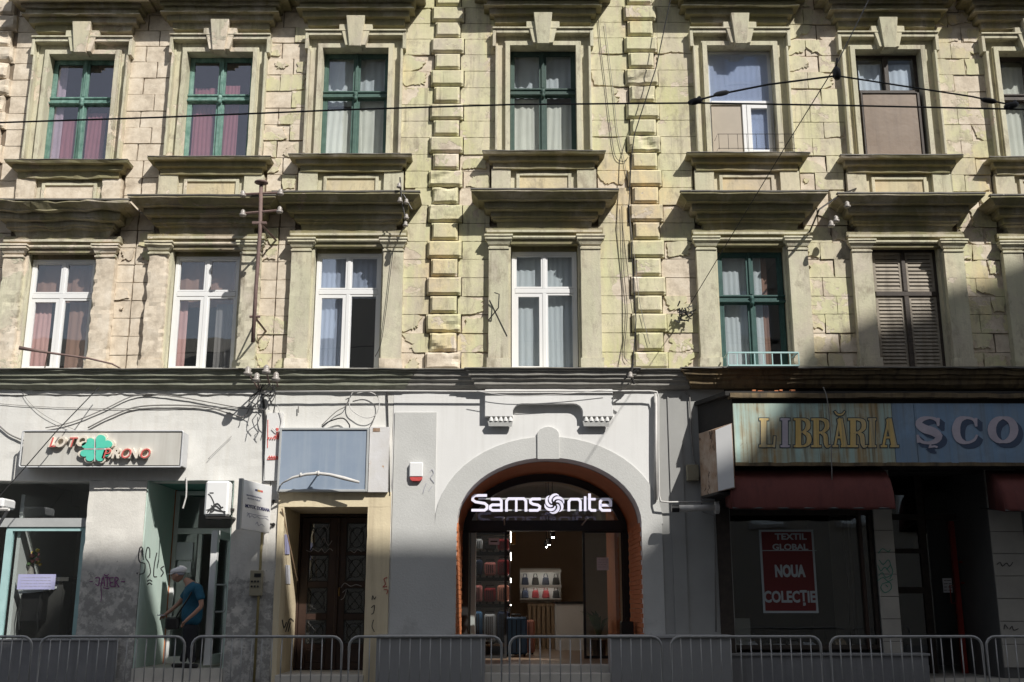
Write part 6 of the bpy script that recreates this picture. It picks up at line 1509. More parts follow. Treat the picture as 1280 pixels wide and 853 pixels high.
m = MB(); m.box(dxb, XR, G - .1, .3, 0, Z(800, G)); m.build('plinth', 'plinth_grey', B)
m = MB(); za = fz; zd = Z(640, dyb); p = [W(px, 740, dyb)[0] for px in (1117, 1155, 1164, 1196, 1209)]
m.box(p[0] - .3, p[0] + .03, dyb, dyb + .06, za, zc); m.box(p[1], p[2], dyb - .002, dyb + .058, za, zc); m.box(p[0] + .03, p[1], dyb, dyb + .06, Z(692, dyb), Z(686, dyb)); m.box(p[0] + .03, p[1], dyb, dyb + .06, Z(742, dyb), Z(734, dyb)); m.box(p[0] + .03, rx + .2, dyb - .004, dyb + .05, Z(650, dyb), Z(643, dyb)); m.box(rx - .06, rx + .3, dyb - .001, dyb + .061, za, zc)
dd = m.build('door_frame', 'brown_frame', B)
m = MB(); m.box(p[0] + .03, p[1], dyb + .03, dyb + .036, za, Z(650, dyb)); m.box(p[2], rx, dyb + .031, dyb + .037, za, Z(650, dyb)); m.box(p[0], rx + .1, dyb + .03, dyb + .036, Z(643, dyb), zc); m.build('pane', 'glass_shop', dd)
m = MB(); m.box(p[3] - .03, p[3] + .05, dyb - .05, dyb + .03, za, Z(652, dyb)); m.build('red_stile', 'red_metal', dd)
m = MB(); h1, h0 = Z(703, dyb), Z(729, dyb); q = p[3] + .08; m.tube([(q, dyb - .03, h1), (q + .09, dyb - .1, h1), (q + .13, dyb - .12, h1 - .06), (q + .13, dyb - .12, h0 + .06), (q + .09, dyb - .1, h0), (q, dyb - .03, h0)], .018, 6); m.build('handle', 'red_metal', dd, smooth=True); m = MB()
q = p[3] - .04; h1, h0 = Z(732, dyb), Z(754, dyb); m.tube([(q, dyb, h1), (q - .09, dyb - .04, h1), (q - .09, dyb - .04, h0), (q, dyb, h0)], .01, 5); m.build('handle', 'red_metal', dd, smooth=True)
m = MB(); quad(m, (1178, 723), (1191, 741), dyb - .012, dyb - .004); o = tag(m.build('notice', 'paper'), 'small white notice on the bookshop door glass', 'notice'); lines(o, 1180, 1190, 726, 4, 4, front(dyb - .013), 'black_text', .7, 9)
m = MB(); tf = front(G - .006)
for st in ([(1098, 692), (1103, 686), (1110, 690), (1113, 687)], [(1099, 700), (1104, 706), (1110, 700), (1113, 706), (1108, 712)], [(1097, 706), (1101, 714), (1106, 709), (1112, 716)], [(1098, 720), (1103, 716), (1107, 722), (1114, 719)], [(1097, 726), (1104, 722), (1110, 727), (1116, 724)],
           [(1103, 730), (1112, 728), (1114, 736), (1106, 741), (1101, 735), (1103, 730)], [(1107, 731), (1110, 734)], [(1113, 706), (1116, 715), (1112, 724)]): m.ribbon(st, 1.0, tf, .002 + len(m.v) * 3e-6, smooth=3)
tag(m.build('graffiti', 'spray_green'), 'green spray scribbles on the pale tiled column', 'graffiti')
m = MB(); tf = front(G - .0)
for st in ([(1246, 706), (1250, 703), (1253, 708), (1258, 704), (1262, 708), (1266, 703)], [(1255, 787), (1256, 781), (1260, 786)], [(1262, 787), (1265, 783), (1267, 788), (1273, 786)]): m.ribbon(st, .8, tf, .006, smooth=3)
tag(m.build('graffiti', 'spray_black'), 'thin dark tags on the tiled corner right of the bookshop door', 'graffiti')

# rail of a flower box at the dark teal window
x = BAYS[4]; zb_ = ZB + .10
(xa, z1_), (xb, z0_) = W(910, 441, -.62), W(999, 457, -.62)
fb = thing('window_box_rail', ((xa + xb) / 2, -.5, z0_), 'pale blue metal flower rail below the dark teal window', 'rail')
m = MB()
for zq in (z0_, z1_): m.box(xa, xb, -.635, -.61, zq - .012, zq + .012); m.box(xa, xa + .02, -.61, -.25, zq - .012, zq + .012); m.box(xb - .02, xb, -.61, -.25, zq - .012, zq + .012)
m.build('frame', 'pale_teal_frame', fb)
for k in range(9): q = xa + k * (xb - xa) / 8; m = MB(); m.box(q - .008, q + .008, -.63, -.615, z0_, z1_); m.build('bar', 'pale_teal_frame', fb)
m = MB(); m.box(xa, xb, -.61, -.25, z0_ - .02, z0_ - .01); m.build('tray', 'grey_alu', fb)
# ================================================================ crowd barriers
def barrier(pa, pb, lab):
    yb = -3.0; x0, x1 = W(pa, 820, yb)[0], W(pb, 820, yb)[0]; zt = Z(796, yb) ; xm = (x0 + x1) / 2
    t = thing('crowd_barrier', (xm, yb, .12), lab, 'barrier', 'steel crowd barriers along the kerb'); t.rotation_euler = (rnd.uniform(-.012, .012), rnd.uniform(-.002, .002), rnd.uniform(-.012, .012))
    r = .019; rc = .13; z0 = .30
    pts = [(x0, yb, z0), (x0, yb, zt - rc)] + [(x0 + rc - rc * math.cos(R(a)), yb, zt - rc + rc * math.sin(R(a))) for a in (20, 45, 70, 90)] + [(x1 - rc + rc * math.sin(R(a)), yb, zt - rc + rc * math.cos(R(a))) for a in (0, 20, 45, 70)] + [(x1, yb, zt - rc), (x1, yb, z0)]
    m = MB(); m.tube(pts, r, 8, closed=True); m.build('frame', 'galvanised', t, smooth=True)
    n = 15
    me = None
    for k in range(1, n):
        xq = x0 + (x1 - x0) * k / n; dip = zt
        if xq - x0 < rc: dip = zt - rc + math.sqrt(max(0, rc ** 2 - (rc - (xq - x0)) ** 2))
        if x1 - xq < rc: dip = zt - rc + math.sqrt(max(0, rc ** 2 - (rc - (x1 - xq)) ** 2))
        m = MB(); m.tube([(xq, yb, z0), (xq + rnd.uniform(-.004, .004), yb + rnd.uniform(-.004, .004), (z0 + zt) / 2), (xq, yb, dip)], .0085, 5); m.build('bar', 'galvanised', t, smooth=True)
    for xq in (x0 + .22, x1 - .22):
        m = MB(); m.tube([(xq, yb - .30, .135), (xq, yb - .27, .16), (xq, yb, z0 - .0), (xq, yb + .27, .16), (xq, yb + .30, .135)], .016, 6); m.build('foot', 'galvanised', t, smooth=True)
for pa, pb, lab in ((-150, 39, 'steel crowd barrier cut by the left edge of the photo'), (49, 230, 'steel crowd barrier in front of the dirty grey pier and the man'), (239, 427, 'steel crowd barrier in front of the brown entrance door'),
        (436, 627, 'steel crowd barrier before the grey panel left of the arch'), (637, 827, 'steel crowd barrier before the steps of the arch'), (839, 1027, 'steel crowd barrier before the poster window'),
        (1039, 1229, 'steel crowd barrier before the recessed bookshop door'), (1234, 1420, 'steel crowd barrier cut by the right edge of the photo')):
    barrier(pa, pb, lab)

# ================================================================ the man
def skinned(name, joints, edges, mat, parent, sub=2, root=0):
    me = bpy.data.meshes.new(name); bm = bmesh.new(); sk = bm.verts.layers.skin.verify(); vv = [bm.verts.new(j[0]) for j in joints]
    for a, b in edges: bm.edges.new((vv[a], vv[b]))
    for v, j in zip(vv, joints):
        r = j[1]; v[sk].radius = (r, r) if not isinstance(r, tuple) else r; v[sk].use_root = False
    vv[root][sk].use_root = True
    bm.to_mesh(me); bm.free(); me.materials.append(MATS[mat])
    o = bpy.data.objects.new(name, me); COL.objects.link(o)
    s = o.modifiers.new('skin', 'SKIN'); s.use_smooth_shade = True
    u = o.modifiers.new('sub', 'SUBSURF'); u.levels = sub; u.render_levels = sub
    if parent: o.parent = parent; o.matrix_parent_inverse = Matrix.Translation(-_wloc(parent))
    return o
PY = .0
def Q(px, py, dy=0): a = W(px, py, PY + dy); return Vector((a[0], PY + dy, a[1]))
man = thing('person', (Q(236, 826).x, PY, fl), 'man in white cap and blue T-shirt stepping out of the left shop', 'person')
J = [(Q(239, 777), (.09, .11)), (Q(240, 762), (.11, .13)), (Q(242, 747), (.12, .16)), (Q(241, 735), (.095, .15)), (Q(236, 728), (.055, .06)), (Q(230, 723), (.055, .058)),
     # near arm 6-10, far arm 11-15
     (Q(247, 735, -.17), .058), (Q(251, 748, -.20), .047), (Q(252, 758, -.22), .040), (Q(243, 767, -.26), .034), (Q(234.5, 774, -.28), .027),
     (Q(237, 736, .16), .055), (Q(229, 748, .20), .044), (Q(222, 756, .19), .038), (Q(214, 763, .14), .032), (Q(208.5, 767, .10), .026),
     # palms
     (Q(231.5, 777, -.285), (.030, .022)), (Q(206.5, 769, .09), (.028, .02)),
     # legs stub
     (Q(237, 790, -.06), .06), (Q(240, 790, .06), .06)]
E = [(0, 1), (1, 2), (2, 3), (3, 4), (4, 5), (3, 6), (6, 7), (7, 8), (8, 9), (9, 10), (3, 11), (11, 12), (12, 13), (13, 14), (14, 15), (10, 16), (15, 17), (0, 18), (0, 19)]
def fingers(base, idx, dirv, sidev, lens=(.062, .07, .066, .052)):
    for k, l in enumerate(lens):
        o = sidev * (k - 1.5) * .017; p0 = base + dirv * .035 + o; p1 = p0 + dirv * l * .55 + Vector((0, 0, -.006)); p2 = p1 + (dirv * .8 + Vector((.25, 0, -.5))).normalized() * l * .5
        n0 = len(J); J.extend([(p0, .0088), (p1, .0082), (p2, .007)]); E.extend([(idx, n0), (n0, n0 + 1), (n0 + 1, n0 + 2)])
    n0 = len(J); t0 = base + sidev * -.028 + dirv * .005; J.extend([(t0, .0105), (t0 + (dirv + sidev * -.6).normalized() * .045, .009)]); E.extend([(idx, n0), (n0, n0 + 1)])
fingers(J[16][0], 16, Vector((-.62, 0, -.78)).normalized(), Vector((.2, .95, -.1)).normalized())
fingers(J[17][0], 17, Vector((-.9, -.1, -.35)).normalized(), Vector((.1, -.2, .95)).normalized())
skinned('body', J, E, 'skin', man)
# head: a sculpted ball in profile to the left
def head(c, s):
    vs = []; fs = []; nu, nv = 24, 18
    for j in range(nv + 1):
        ph = math.pi * j / nv
        for i in range(nu):
            th = 2 * math.pi * i / nu
            f, l, u = math.sin(ph) * math.cos(th), math.sin(ph) * math.sin(th), math.cos(ph)     # f forward
            x = f * .100; y_ = l * .076; z = u * .122
            if u < 0: x *= 1 - .18 * abs(u) if f < 0 else 1; y_ *= 1 - .30 * u * u
            if f > .0 and u < -.35: x += .014 * min(1, f * 2) * (1 if u > -.85 else .3)
            if f > .80 and abs(l) < .35:
                w1 = max(0, 1 - abs(l) / .3)
                x += .026 * w1 * math.exp(-((u + .10) / .12) ** 2) + .010 * w1 * math.exp(-((u + .42) / .10) ** 2) - .006 * w1 * math.exp(-((u - .12) / .08) ** 2)
            if f > .6 and .2 < abs(l) < .55 and abs(u - .08) < .13: x -= .010
            vs.append(c + Vector((-x, -y_, z)) * s)
    for j in range(nv):
        for i in range(nu): fs.append((j * nu + i, j * nu + (i + 1) % nu, (j + 1) * nu + (i + 1) % nu, (j + 1) * nu + i))
    return vs, fs
hc = Q(222.5, 718.5)
m = MB(); vs, fs = head(hc, 1.0); m.add(vs, fs)
for sg in (-1, 1): m.lathe([(.012, -.012), (.030, -.004), (.034, .006), (.02, .012)], hc + Vector((.012, sg * .078, -.005)), (.3, sg, .1), 9)
m.build('head', 'skin', man, smooth=True)
m = MB()
for sg in (-1, 1): m.lathe([(.004, -.006), (.011, 0), (.004, .006)], hc + Vector((-.088, sg * .032, .012)), (-1, sg * .3, 0), 8)
m.build('eye', 'black_metal', man); m = MB(); m.ribbon([(-.022, 0), (.022, 0)], .006, lambda u, v, q: tuple(hc + Vector((-.112 - q, u, -.052 + v))), .002); m.build('mouth', 'case_red', man)
# flat cap
m = MB(); vs = []; fs = []; nu = 20; prof = [(.0, .128), (.06, .122), (.098, .098), (.116, .062), (.110, .035), (.104, .028)]
for k, (r_, h_) in enumerate(prof):
    for i in range(nu):
        th = 2 * math.pi * i / nu; x_, y_ = math.cos(th), math.sin(th); vs.append(hc + Vector((-(x_ * r_ * 1.12) + .004 - .012 * (k < 4) * x_, y_ * r_ * .90, h_ + .012 * x_ * -1 * (k < 4) - .01 * x_)))
for k in range(len(prof) - 1):
    for i in range(nu): fs.append((k * nu + i, (k + 1) * nu + i, (k + 1) * nu + (i + 1) % nu, k * nu + (i + 1) % nu))
m.add(vs, fs)
n = 9; a_ = [(hc + Vector((-.095 * math.cos(R(t)), .085 * math.sin(R(t)), .026))) for t in range(-64, 65, 16)]; b_ = [(hc + Vector((-.175 * math.cos(R(t)) - .0, .082 * math.sin(R(t)), .010))) for t in range(-64, 65, 16)]
vs = a_ + b_ + [p - Vector((0, 0, .006)) for p in a_ + b_]; fs = [(i, i + 1, n + i + 1, n + i) for i in range(n - 1)] + [(2 * n + i, 3 * n + i, 3 * n + i + 1, 2 * n + i + 1) for i in range(n - 1)] + [(n + i, n + i + 1, 3 * n + i + 1, 3 * n + i) for i in range(n - 1)]
m.add(vs, fs); m.build('cap', 'cap_white', man, smooth=True)
m = MB(); m.lathe([(.086, .0), (.092, .03), (.08, .045)], hc + Vector((.018, 0, -.01)), (0, 0, 1), 14); m.build('hair', 'grey_text', man, smooth=True)
SJ = [(Q(239, 785), (.165, .185)), (Q(240, 766), (.165, .185)), (Q(242, 748), (.145, .185)), (Q(241, 735), (.115, .17)), (Q(237, 729.5), (.07, .075)),
      (Q(247, 735, -.17), .078), (Q(251, 747, -.20), .074), (Q(252, 751, -.21), .072), (Q(237, 736, .16), .075), (Q(230, 746, .19), .07), (Q(228, 749, .19), .068)]
skinned('tshirt', SJ, [(0, 1), (1, 2), (2, 3), (3, 4), (3, 5), (5, 6), (6, 7), (3, 8), (8, 9), (9, 10)], 'shirt_blue', man)
TJ = [(Q(239.5, 777), (.158, .175)), (Q(238, 790), (.15, .155)), (Q(236, 797, -.08), .105), (Q(238, 812, -.09), .08), (Q(240, 826, -.09), .062), (Q(241, 832, -.09), .062), (Q(240, 797, .09), .105), (Q(234, 811, .09), .08), (Q(229, 827, .08), .062), (Q(228, 832, .08), .062)]
for k in (4, 5, 8, 9): TJ[k][0].z = max(TJ[k][0].z, fl + (.14 if k in (4, 8) else .08))
skinned('trousers', TJ, [(0, 1), (1, 2), (2, 3), (3, 4), (4, 5), (1, 6), (6, 7), (7, 8), (8, 9)], 'trousers_black', man)
for (ax_, ay) in ((TJ[5][0].x, -.09), (TJ[9][0].x, .08)):
    m = MB(); m.vprism([(ax_ + .09, PY + ay - .04), (ax_ + .09, PY + ay + .04), (ax_ - .12, PY + ay + .05), (ax_ - .18, PY + ay + .02), (ax_ - .18, PY + ay - .02), (ax_ - .12, PY + ay - .05)], fl + .002, fl + .07); m.build('shoe', 'leather_black', man, bevel=.02)
bag = thing('shoulder_bag', Q(214, 788, -.10), 'black shoulder bag on a strap across the blue T-shirt', 'bag')
b0 = Q(215, 778, -.08); m = MB(); m.box(b0.x - .10, b0.x + .12, b0.y - .06, b0.y + .06, b0.z - .12, b0.z + .08); m.build('body', 'leather_black', bag, bevel=.03)
m = MB(); P = [b0 + Vector((.08, -.06, .08)), Q(226, 762, -.19), Q(236, 747, -.215), Q(243, 734, -.16), Q(244.5, 731, -.09), Q(243, 734, .05)]
m.tube(P, .014, 5); m.build('strap', 'leather_black', bag, smooth=True)
ph = J[17][0] + Vector((-.05, -.03, .0)); m = MB(); m.box(ph.x - .065, ph.x + .055, ph.y - .035, ph.y + .035, ph.z - .012, ph.z + .006); tag(m.build('phone', 'paper', bevel=.004), "pale phone held in the man's outstretched hand", 'phone')

# ================================================================ wires, insulators, brackets
def insulator(m, c, s=1.0, up=(0, 0, 1)):
    m.lathe([(.018 * s, -.06 * s), (.055 * s, -.055 * s), (.06 * s, -.02 * s), (.035 * s, -.01 * s), (.045 * s, .02 * s), (.03 * s, .05 * s), (.012 * s, .065 * s)], c, up, 9)
# tall rack on the left pier
yr = -.78
pz = thing('insulator_rack', (W(320, 425, yr)[0], G, W(320, 425, yr)[1]), 'old iron pole with crossarms and porcelain insulators between the second and third bay', 'insulator rack')
def yw(px, py, y=yr): a = W(px, py, y); return (a[0], y, a[1])
m = MB(); m.tube([yw(326.5, 231), yw(325, 290), yw(320, 360), yw(316, 428)], .034, 8)
m.lathe([(.05, .0), (.12, .03), (.115, .05), (.03, .075)], yw(326.5, 231), n=12); m.build('pole', 'rusty_pipe', pz, smooth=True)
for (a, b) in (((304, 243), (351, 241)), ((304, 267), (350, 263))):
    m = MB(); m.tube([yw(*a), yw(*b)], .02, 6); m.build('crossarm', 'rusty_pipe', pz)
    for px, py in (a, b): m = MB(); c = Vector(yw(px, py)) + Vector((0, -.02, .0)); insulator(m, c, 1.0); m.build('insulator', 'porcelain', pz, smooth=True)
m = MB(); m.box(*sorted((yw(320, 278)[0] - .06, yw(329, 278)[0] + .06)), yr - .03, yr + .03, yw(325, 279)[2] - .02, yw(325, 279)[2] + .02)
for (p, q) in (((326, 280), (345, 300)), ((318, 396), (332, 414))):
    a = Vector(yw(*p)); b_ = W(q[0], q[1], -.05); m.tube([a, (b_[0], .02, b_[1])], .02, 5)
m.tube([yw(312, 396), yw(325, 396)], .022, 6); a = W(322, 396, 0); m.tube([yw(319, 396), (a[0], .03, a[1])], .016, 5)
m.build('bracket', 'rusty_pipe', pz)
# lower cluster over the entrance
cl_ = thing('insulator_cluster', (W(333, 490, -.5)[0], G, W(333, 490, -.5)[1]), 'cluster of porcelain insulators on rusty arms at the cornice above the entrance', 'insulator rack')
for k, (px, py, sx_, sy_) in enumerate(((310, 464, 324, 488), (333, 462, 338, 486), (321, 472, 326, 489), (345, 471, 348, 487))):
    yk = -.72 + .08 * k; a = W(px, py, yk); b_ = W(sx_, sy_, G)
    m = MB(); m.tube([(b_[0], G + .01, b_[1]), (a[0], yk, a[1] - .04)], .014, 5); m.build('arm', 'rusty_pipe', cl_); m = MB(); insulator(m, (a[0], yk, a[1]), 1.25); m.build('insulator', 'porcelain', cl_, smooth=True)
m = MB(); r_ = random.Random(8)
for k in range(7):
    P = []; px, py = 326 + k * 3, 480
    for j in range(6): P.append(Vector(yw(px, py, -.35 - .04 * k))); px += r_.uniform(-7, 7); py += r_.uniform(2, 10)
    m.tube(P, .008, 4)
m.tube([Vector(yw(328, 492, G - .03)), Vector(yw(331, 520, G - .03)), Vector(yw(331, 600, G - .03))], .022, 6)
m.build('wire_tangle', 'wire_black', cl_)
# bracket with insulators between bays five and six, and at the right of bay three and the quoin
cb = thing('wire_bracket', (W(1056, 250, -.6)[0], 0, W(1056, 250, -.6)[1]), 'black wire bracket with porcelain insulators between the two right hoods', 'insulator rack')
m = MB(); m.tube([yw(1070, 236, -.1), yw(1050, 244, -.5), yw(1024, 262, -.8), yw(1012, 290, -.1)], .016, 5); m.build('arm', 'iron', cb)
for px, py in ((1059, 256), (1045, 274), (1039, 280)): m = MB(); insulator(m, yw(px, py, -.6), 1.0); m.build('insulator', 'porcelain', cb, smooth=True)
cb = thing('wire_bracket', (W(505, 260, -.6)[0], 0, W(505, 290, -.6)[1]), 'chain of small insulators hanging at the right end of the third hood', 'insulator rack')
m = MB(); m.tube([yw(500, 222, -.55), yw(502, 250, -.6), yw(508, 280, -.6), yw(500, 292, -.1)], .014, 5); m.tube([yw(500, 236, -.55), yw(515, 262, -.6)], .012, 5); m.build('arm', 'iron', cb)
for px, py in ((499, 232), (500, 250), (508, 252), (508, 271), (507, 280)): m = MB(); insulator(m, yw(px, py, -.62), .8); m.build('insulator', 'porcelain', cb, smooth=True)
cb = thing('wire_bracket', (W(790, 470, -.4)[0], 0, W(790, 470, -.4)[1]), 'small black anchor with an insulator on the cornice right of the arch', 'insulator rack')
m = MB(); m.tube([yw(791, 455, -.5), yw(788, 470, -.55), yw(793, 480, -.5)], .02, 5); m.tube([yw(780, 474, -.5), yw(797, 462, -.5)], .014, 5); m.build('arm', 'iron', cb); m = MB(); insulator(m, yw(788, 469, -.56), .9); m.build('insulator', 'porcelain', cb, smooth=True)
# hooked iron stay on the pilaster of the middle window
m = MB(); m.tube([yw(618, 366, -.3), yw(624, 368, -.32), yw(623, 385, -.32), yw(611, 400, -.16)], .011, 5); m.tube([yw(612, 375, -.16), yw(634, 420, -.16)], .006, 5); tag(m.build('iron_hook', 'iron'), 'bent iron hook on the left pilaster of the middle window', 'hook')
# flag pole holder at the left window
m = MB(); m.tube([yw(24, 435, -.62), yw(60, 441, -.5), yw(110, 448, -.4), yw(140, 455, -.3), yw(151, 461, -.2)], [.035, .02, .018, .016, .012], 6); m.tube([yw(60, 441, -.5), yw(56, 460, -.1)], .01, 4); tag(m.build('rusty_rod', 'rusty_pipe', smooth=True), 'bent rusty rod across the foot of the leftmost lower window', 'rod')
# nest like tangle at the right quoin
a = Vector(yw(856, 392, -.12)); m = MB(); r_ = random.Random(4)
for k in range(15):
    p = a + Vector((r_.uniform(-.13, .13), r_.uniform(-.05, .05), r_.uniform(-.13, .13))); m.tube([p, p + Vector((r_.uniform(-.07, .07), r_.uniform(-.06, .0), r_.uniform(-.1, .1))), p + Vector((r_.uniform(-.12, .12), 0, r_.uniform(-.12, .1)))], .014, 4)
tag(m.build('cable_knot', 'wire_black'), 'knotted clump of old black cable ends beside the right quoins', 'cable')
# overhead tram span
def wire(pts, r, mt, lab, nm='cable', sagf=0, cat='cable'):
    P = []
    for i in range(len(pts) - 1):
        a, b = Vector(pts[i]), Vector(pts[i + 1]); n_ = 10 if sagf else 1
        for k in range(n_): t = k / n_; q = a.lerp(b, t); q.z -= sagf * 4 * t * (1 - t) * (b - a).length; P.append(q)
    P.append(Vector(pts[-1])); m = MB(); m.tube(P, r, 5); return tag(m.build(nm, mt), lab, cat)
ysp = -6.0
def sp(px, py, y=ysp): a = W(px, py, y); return (a[0], y, a[1])
wire([sp(-300, 163), sp(0, 153.5), sp(200, 147), sp(430, 137.5), sp(640, 131), sp(870, 129), sp(1050, 132), sp(1280, 137), sp(1600, 150)], .0115, 'wire_black', 'thick black span wire running level right across the upper windows', 'span_wire', 0, 'wire')
wire([sp(870, 126), sp(905, 117), sp(960, 106), sp(1046, 95)], .013, 'wire_black', 'black stay rising from the clamp to the hanging weight', 'stay_wire', 0, 'wire')
wire([sp(1046, 95), sp(1130, 108), sp(1215, 121), sp(1262, 131)], .011, 'wire_black', 'black stay falling from the hanging weight to the right clamp', 'stay_wire', 0, 'wire')
for px, py, lab in ((869, 127, 'black wire clamp on the span before the fifth upper window'), (1264, 132, 'black wire clamp on the span at the right edge')):
    m = MB(); c = Vector(sp(px, py)); m.lathe([(.02, -.09), (.04, -.05), (.045, 0), (.04, .05), (.02, .09)], c, (1, 0, .25), 8); m.tube([c + Vector((-.05, -.03, -.05)), c + Vector((.06, 0, .06))], .02, 5); tag(m.build('wire_clamp', 'wire_black', smooth=True), lab, 'clamp', 'clamps on the tram span')
for px, py, lab in ((902, 117, 'small oval insulator on the left stay'), (1236, 126, 'long black insulator on the right stay')):
    m = MB(); c = Vector(sp(px, py)); m.lathe([(.012, -.1), (.032, -.06), (.036, 0), (.032, .06), (.012, .1)], c, (1, 0, .2 if px < 1000 else -.2), 8); tag(m.build('strain_insulator', 'iron' if px > 1000 else 'wire_grey', smooth=True), lab, 'insulator')
m = MB(); c = Vector(sp(1046, 93)); m.lathe([(.03, -.07), (.055, -.03), (.05, .05), (.02, .1)], c, n=8); m.tube([c + Vector((0, 0, .08)), c + Vector((.02, 0, .22))], .012, 5); tag(m.build('hanger', 'iron', smooth=True), 'dark hanging weight where the stays meet before the sixth bay', 'hanger')
a0 = Vector(sp(1046, 80)); wire([W3 for W3 in (Vector(sp(1096, -20)), a0)], .007, 'wire_grey', 'thin wire running up from the hanging weight out of view', 'stay_wire', 0, 'wire')
e = W(860, 385, -.15); wire([a0, Vector(sp(985, 178, -3.5)), (e[0], -.15, e[1])], .007, 'wire_black', 'thin slanting wire from the hanging weight down to the cable knot', 'stay_wire', 0, 'wire')
wire([Vector(yw(838, 0, -.5)), Vector(yw(820, 85, -.4)), Vector(yw(793, 168, -.35)), Vector(yw(789, 200, -.3)), Vector(yw(786, 260, -.3)), Vector(yw(791, 340, -.25)), Vector(yw(795, 400, -.3)), Vector(yw(791, 455, -.45))], .010, 'wire_black', 'black cable hanging down the right quoin strip to the cornice')
def loose(pts, r, mt, lab, yy=G - .04, nm='cable'):
    P = [Vector((*p, 0)) for p in pts]; out = []
    for i in range(len(P) - 1):
        a = P[max(i - 1, 0)]; b = P[i]; c = P[i + 1]; d = P[min(i + 2, len(P) - 1)]
        for k in range(5):
            t = k / 5; q = .5 * ((2 * b) + (c - a) * t + (2 * a - 5 * b + 4 * c - d) * t * t + (3 * b - a - 3 * c + d) * t ** 3); out.append(yw(q.x, q.y, yy))
    out.append(yw(P[-1].x, P[-1].y, yy)); m = MB(); m.tube(out, r, 5); return tag(m.build(nm, mt, smooth=True), lab, 'cable')
loose([(748, 25), (751, 60), (757, 110), (763, 160), (769, 195), (779, 202), (785, 197)], .006, 'wire_black', 'thin dark cable looping down right of the middle upper window', -.05)
loose([(756, 30), (766, 110), (772, 165), (780, 200), (787, 240)], .005, 'wire_grey', 'thin grey cable beside the dark loop right of the middle upper window', -.05)
loose([(777, 258), (779, 330), (784, 390), (780, 440), (784, 452)], .006, 'wire_black', 'dark cable down the blocks left of the right quoins', -.06)
loose([(786, 262), (794, 330), (800, 380), (812, 430)], .005, 'wire_grey', 'pale cable over the right quoin strip', -.17)
loose([(491, 316), (487, 350), (482, 392), (476, 430), (469, 446)], .006, 'wire_black', 'thin wire slanting down the right pilaster of the third bay', -.2)
loose([(57, 535), (90, 528), (130, 512), (172, 494), (220, 496), (300, 510), (330, 512)], .010, 'wire_grey', 'grey cable swagged over the white wall above the lightbox sign')
loose([(110, 535), (140, 520), (178, 508), (250, 508), (290, 518), (305, 521), (313, 508)], .013, 'wire_grey', 'thicker grey cable drooping across the white wall toward the entrance')
loose([(0, 533), (12, 543), (30, 551)], .014, 'wire_grey', 'grey cable coming in from the left to the lightbox sign')
loose([(0, 505), (60, 509), (150, 511), (260, 510), (330, 508)], .005, 'wire_grey', 'thin taut cable level along the white wall', G - .02)
loose([(373, 516), (373, 508)], .01, 'wire_grey', 'short stub of cable above the blue sign')
loose([(402, 534), (412, 527), (428, 523), (436, 530), (437, 535)], .012, 'wire_black', 'dark cable hoop standing above the blank blue sign', G - .1)
loose([(437, 490), (441, 489), (437, 500), (439, 512), (455, 522), (468, 520), (474, 508), (472, 496), (460, 490), (446, 492)], .008, 'white_pipe', 'big pale cable loop hanging above the blue sign', G - .1)
loose([(402, 532), (420, 515), (432, 508), (438, 496)], .008, 'wire_grey', 'grey cable climbing from the blue sign to the conduit', G - .08)
loose([(469, 520), (465, 530), (461, 536)], .008, 'wire_grey', 'grey cable end dropping to the corner of the blue sign', G - .08)
loose([(1029, 484), (1034, 500), (1038, 540), (1040, 600)], .009, 'wire_grey', 'grey cable dangling down across the bookshop sign', -1.14)
loose([(290, 545), (262, 572), (262, 573)], .004, 'wire_grey', 'hairline wire at the right end of the lightbox sign')
loose([(347, 507), (352, 525), (347, 540), (340, 535)], .007, 'white_pipe', 'pale cable curl above the strip sign', G - .08)
wire([Vector(yw(124, 484, -.35)), Vector(yw(70, 540, -.75)), Vector(yw(30, 586, -.8)), Vector(yw(-40, 665, -.9))], .009, 'wire_black', 'dark wire slanting down across the left end of the lightbox sign')
loose([(20, 470), (34, 500), (60, 522), (95, 538)], .004, 'wire_grey', 'hairline cable dropping from the cornice at the far left')
loose([(596, 489), (640, 495), (700, 493), (760, 487)], .006, 'white_pipe', 'slack pale cable under the cornice above the arch ornament', -.36)
# small camera at the shop corner, left edge
c0 = W(5, 636, -.7)
s = thing('wall_lamp', (c0[0], -.5, c0[1]), 'pale folded awning bracket at the left edge of the shop window', 'bracket')
m = MB(); m.box(c0[0] - .35, c0[0] + .05, -.85, -.4, c0[1] + .0, c0[1] + .16); m.build('hood', 'white_pvc', s, bevel=.03)
m = MB(); m.tube([(c0[0] + .12, -.8, c0[1] - .02), (c0[0] - .2, -.5, c0[1] - .35)], .028, 6); m.tube([(c0[0] - .3, -.8, c0[1] - .02), (c0[0] + .12, -.8, c0[1] - .02)], .03, 6); m.build('arm', 'white_pipe', s)

# ================================================================ houses across the street, behind the photographer: they shade the street
YO = -22.0
def shadow_src(px, py, yw_=G):
    x, z = W(px, py, yw_); t = (yw_ - YO) / -SUN.y * -1
    t = (yw_ - YO) / abs(SUN.y); return x + SUN.x * t, z + SUN.z * t
prof = [shadow_src(px, py) for px, py in ((-700, 800), (84, 800), (98, 688), (500, 680), (800, 684), (822, 660), (1008, 436), (1095, 392), (1190, 360), (1290, 322), (1600, 240))]
cs = [shadow_src(px, py, yy) for px, py, yy in ((880, 660, -1.1), (921, 580, -1.0), (976, 505, -1.0))]
prof = sorted(prof[:6] + cs + prof[6:], key=lambda p: p[0])
for i in range(1, len(prof)): prof[i] = (prof[i][0], max(prof[i][1], prof[i - 1][1] - .3))
print('PROFILE', [(round(a, 1), round(b, 1)) for a, b in prof])
ob = thing('opposite_house', (prof[3][0], YO, 0), 'tall house across the street behind the photographer', 'building')
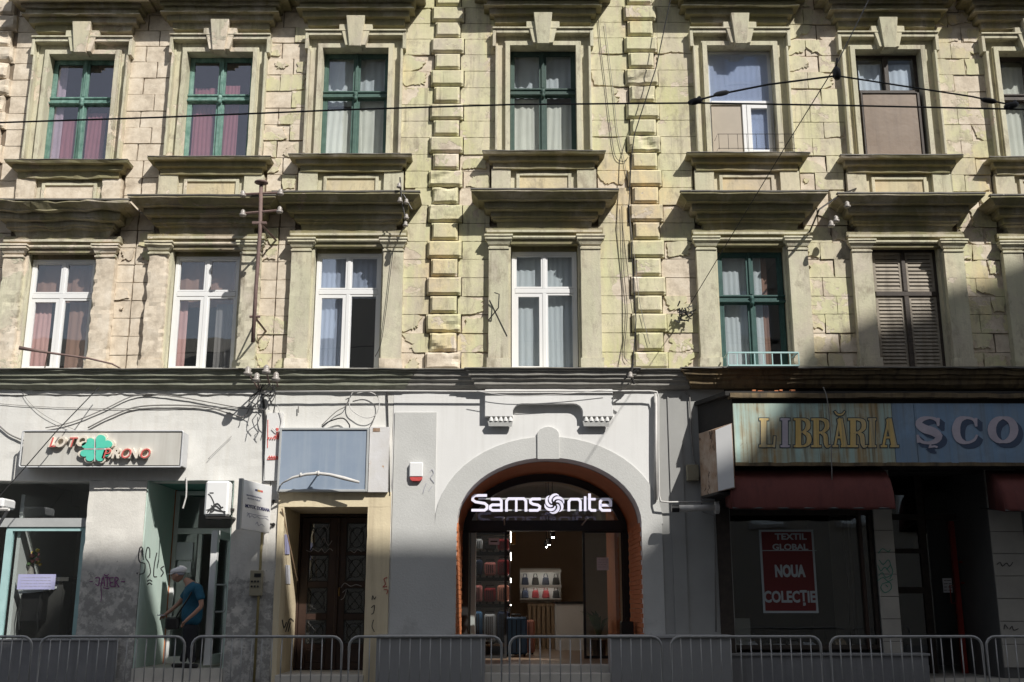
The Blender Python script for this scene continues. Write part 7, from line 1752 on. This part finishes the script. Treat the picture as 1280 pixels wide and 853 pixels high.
m = MB(); pts = [(prof[0][0] - 6, 0)] + [(prof[0][0] - 6, prof[0][1])] + prof[1:] + [(prof[-1][0] + 25, prof[-1][1])] + [(prof[-1][0] + 25, 0)]
m.prism(pts, YO - 10, YO); m.build('wall', 'opposite_wall', ob)
m = MB(); m.box(-70, prof[0][0] - 6.2, YO - 11, YO - .3, 0, 10.5); m.sprism([(YO - .1, 10.5), (YO - 5.5, 13), (YO - 11, 10.5)], -70, prof[0][0] - 6.2)
tag(m.build('opposite_house', 'opposite_wall'), 'low house across the street to the left of the tall one, behind the photographer', 'building')
k = 0
proto = None
for zz_ in range(7):
    for xx_ in range(14):
        x_ = prof[0][0] + 4 + xx_ * 3.2; z_ = 4.5 + zz_ * 3.6
        if z_ + 2.4 > prof[1][1] - 1: continue
        if proto is None:
            m = MB(); m.box(-.6, .6, YO, YO + .04, 0, 1.9); m.box(-.72, .72, YO, YO + .14, -.12, 0); m.box(-.72, -.6, YO, YO + .08, 0, 1.9); m.box(.6, .72, YO, YO + .08, 0, 1.9); m.box(-.8, .8, YO, YO + .2, 1.9, 2.1)
            proto = m.build('window', 'cornice_grey', ob); g = MB(); g.box(-.58, .58, YO + .045, YO + .05, .02, 1.88); pg = g.build('pane', 'glass_blue', proto); w_ = proto
            L0 = proto.matrix_parent_inverse.copy(); w_.location = (x_, 0, z_); continue
        w_ = proto.copy(); COL.objects.link(w_); w_.location = (x_, 0, z_); g = pg.copy(); COL.objects.link(g); g.parent = w_

# ---------------------------------------------------------------- tidy: put the origin of loose single meshes at their base
bpy.context.view_layer.update()
for o in bpy.data.objects:
    if o.type == 'MESH' and o.parent is None and o.data.users == 1 and o.get('kind') != 'structure' and len(o.data.vertices) and not any(c.parent == o for c in bpy.data.objects):
        vs = [v.co for v in o.data.vertices]; c = Vector(((min(v.x for v in vs) + max(v.x for v in vs)) / 2, (min(v.y for v in vs) + max(v.y for v in vs)) / 2, min(v.z for v in vs)))
        o.data.transform(Matrix.Translation(-c)); o.location = o.location + c
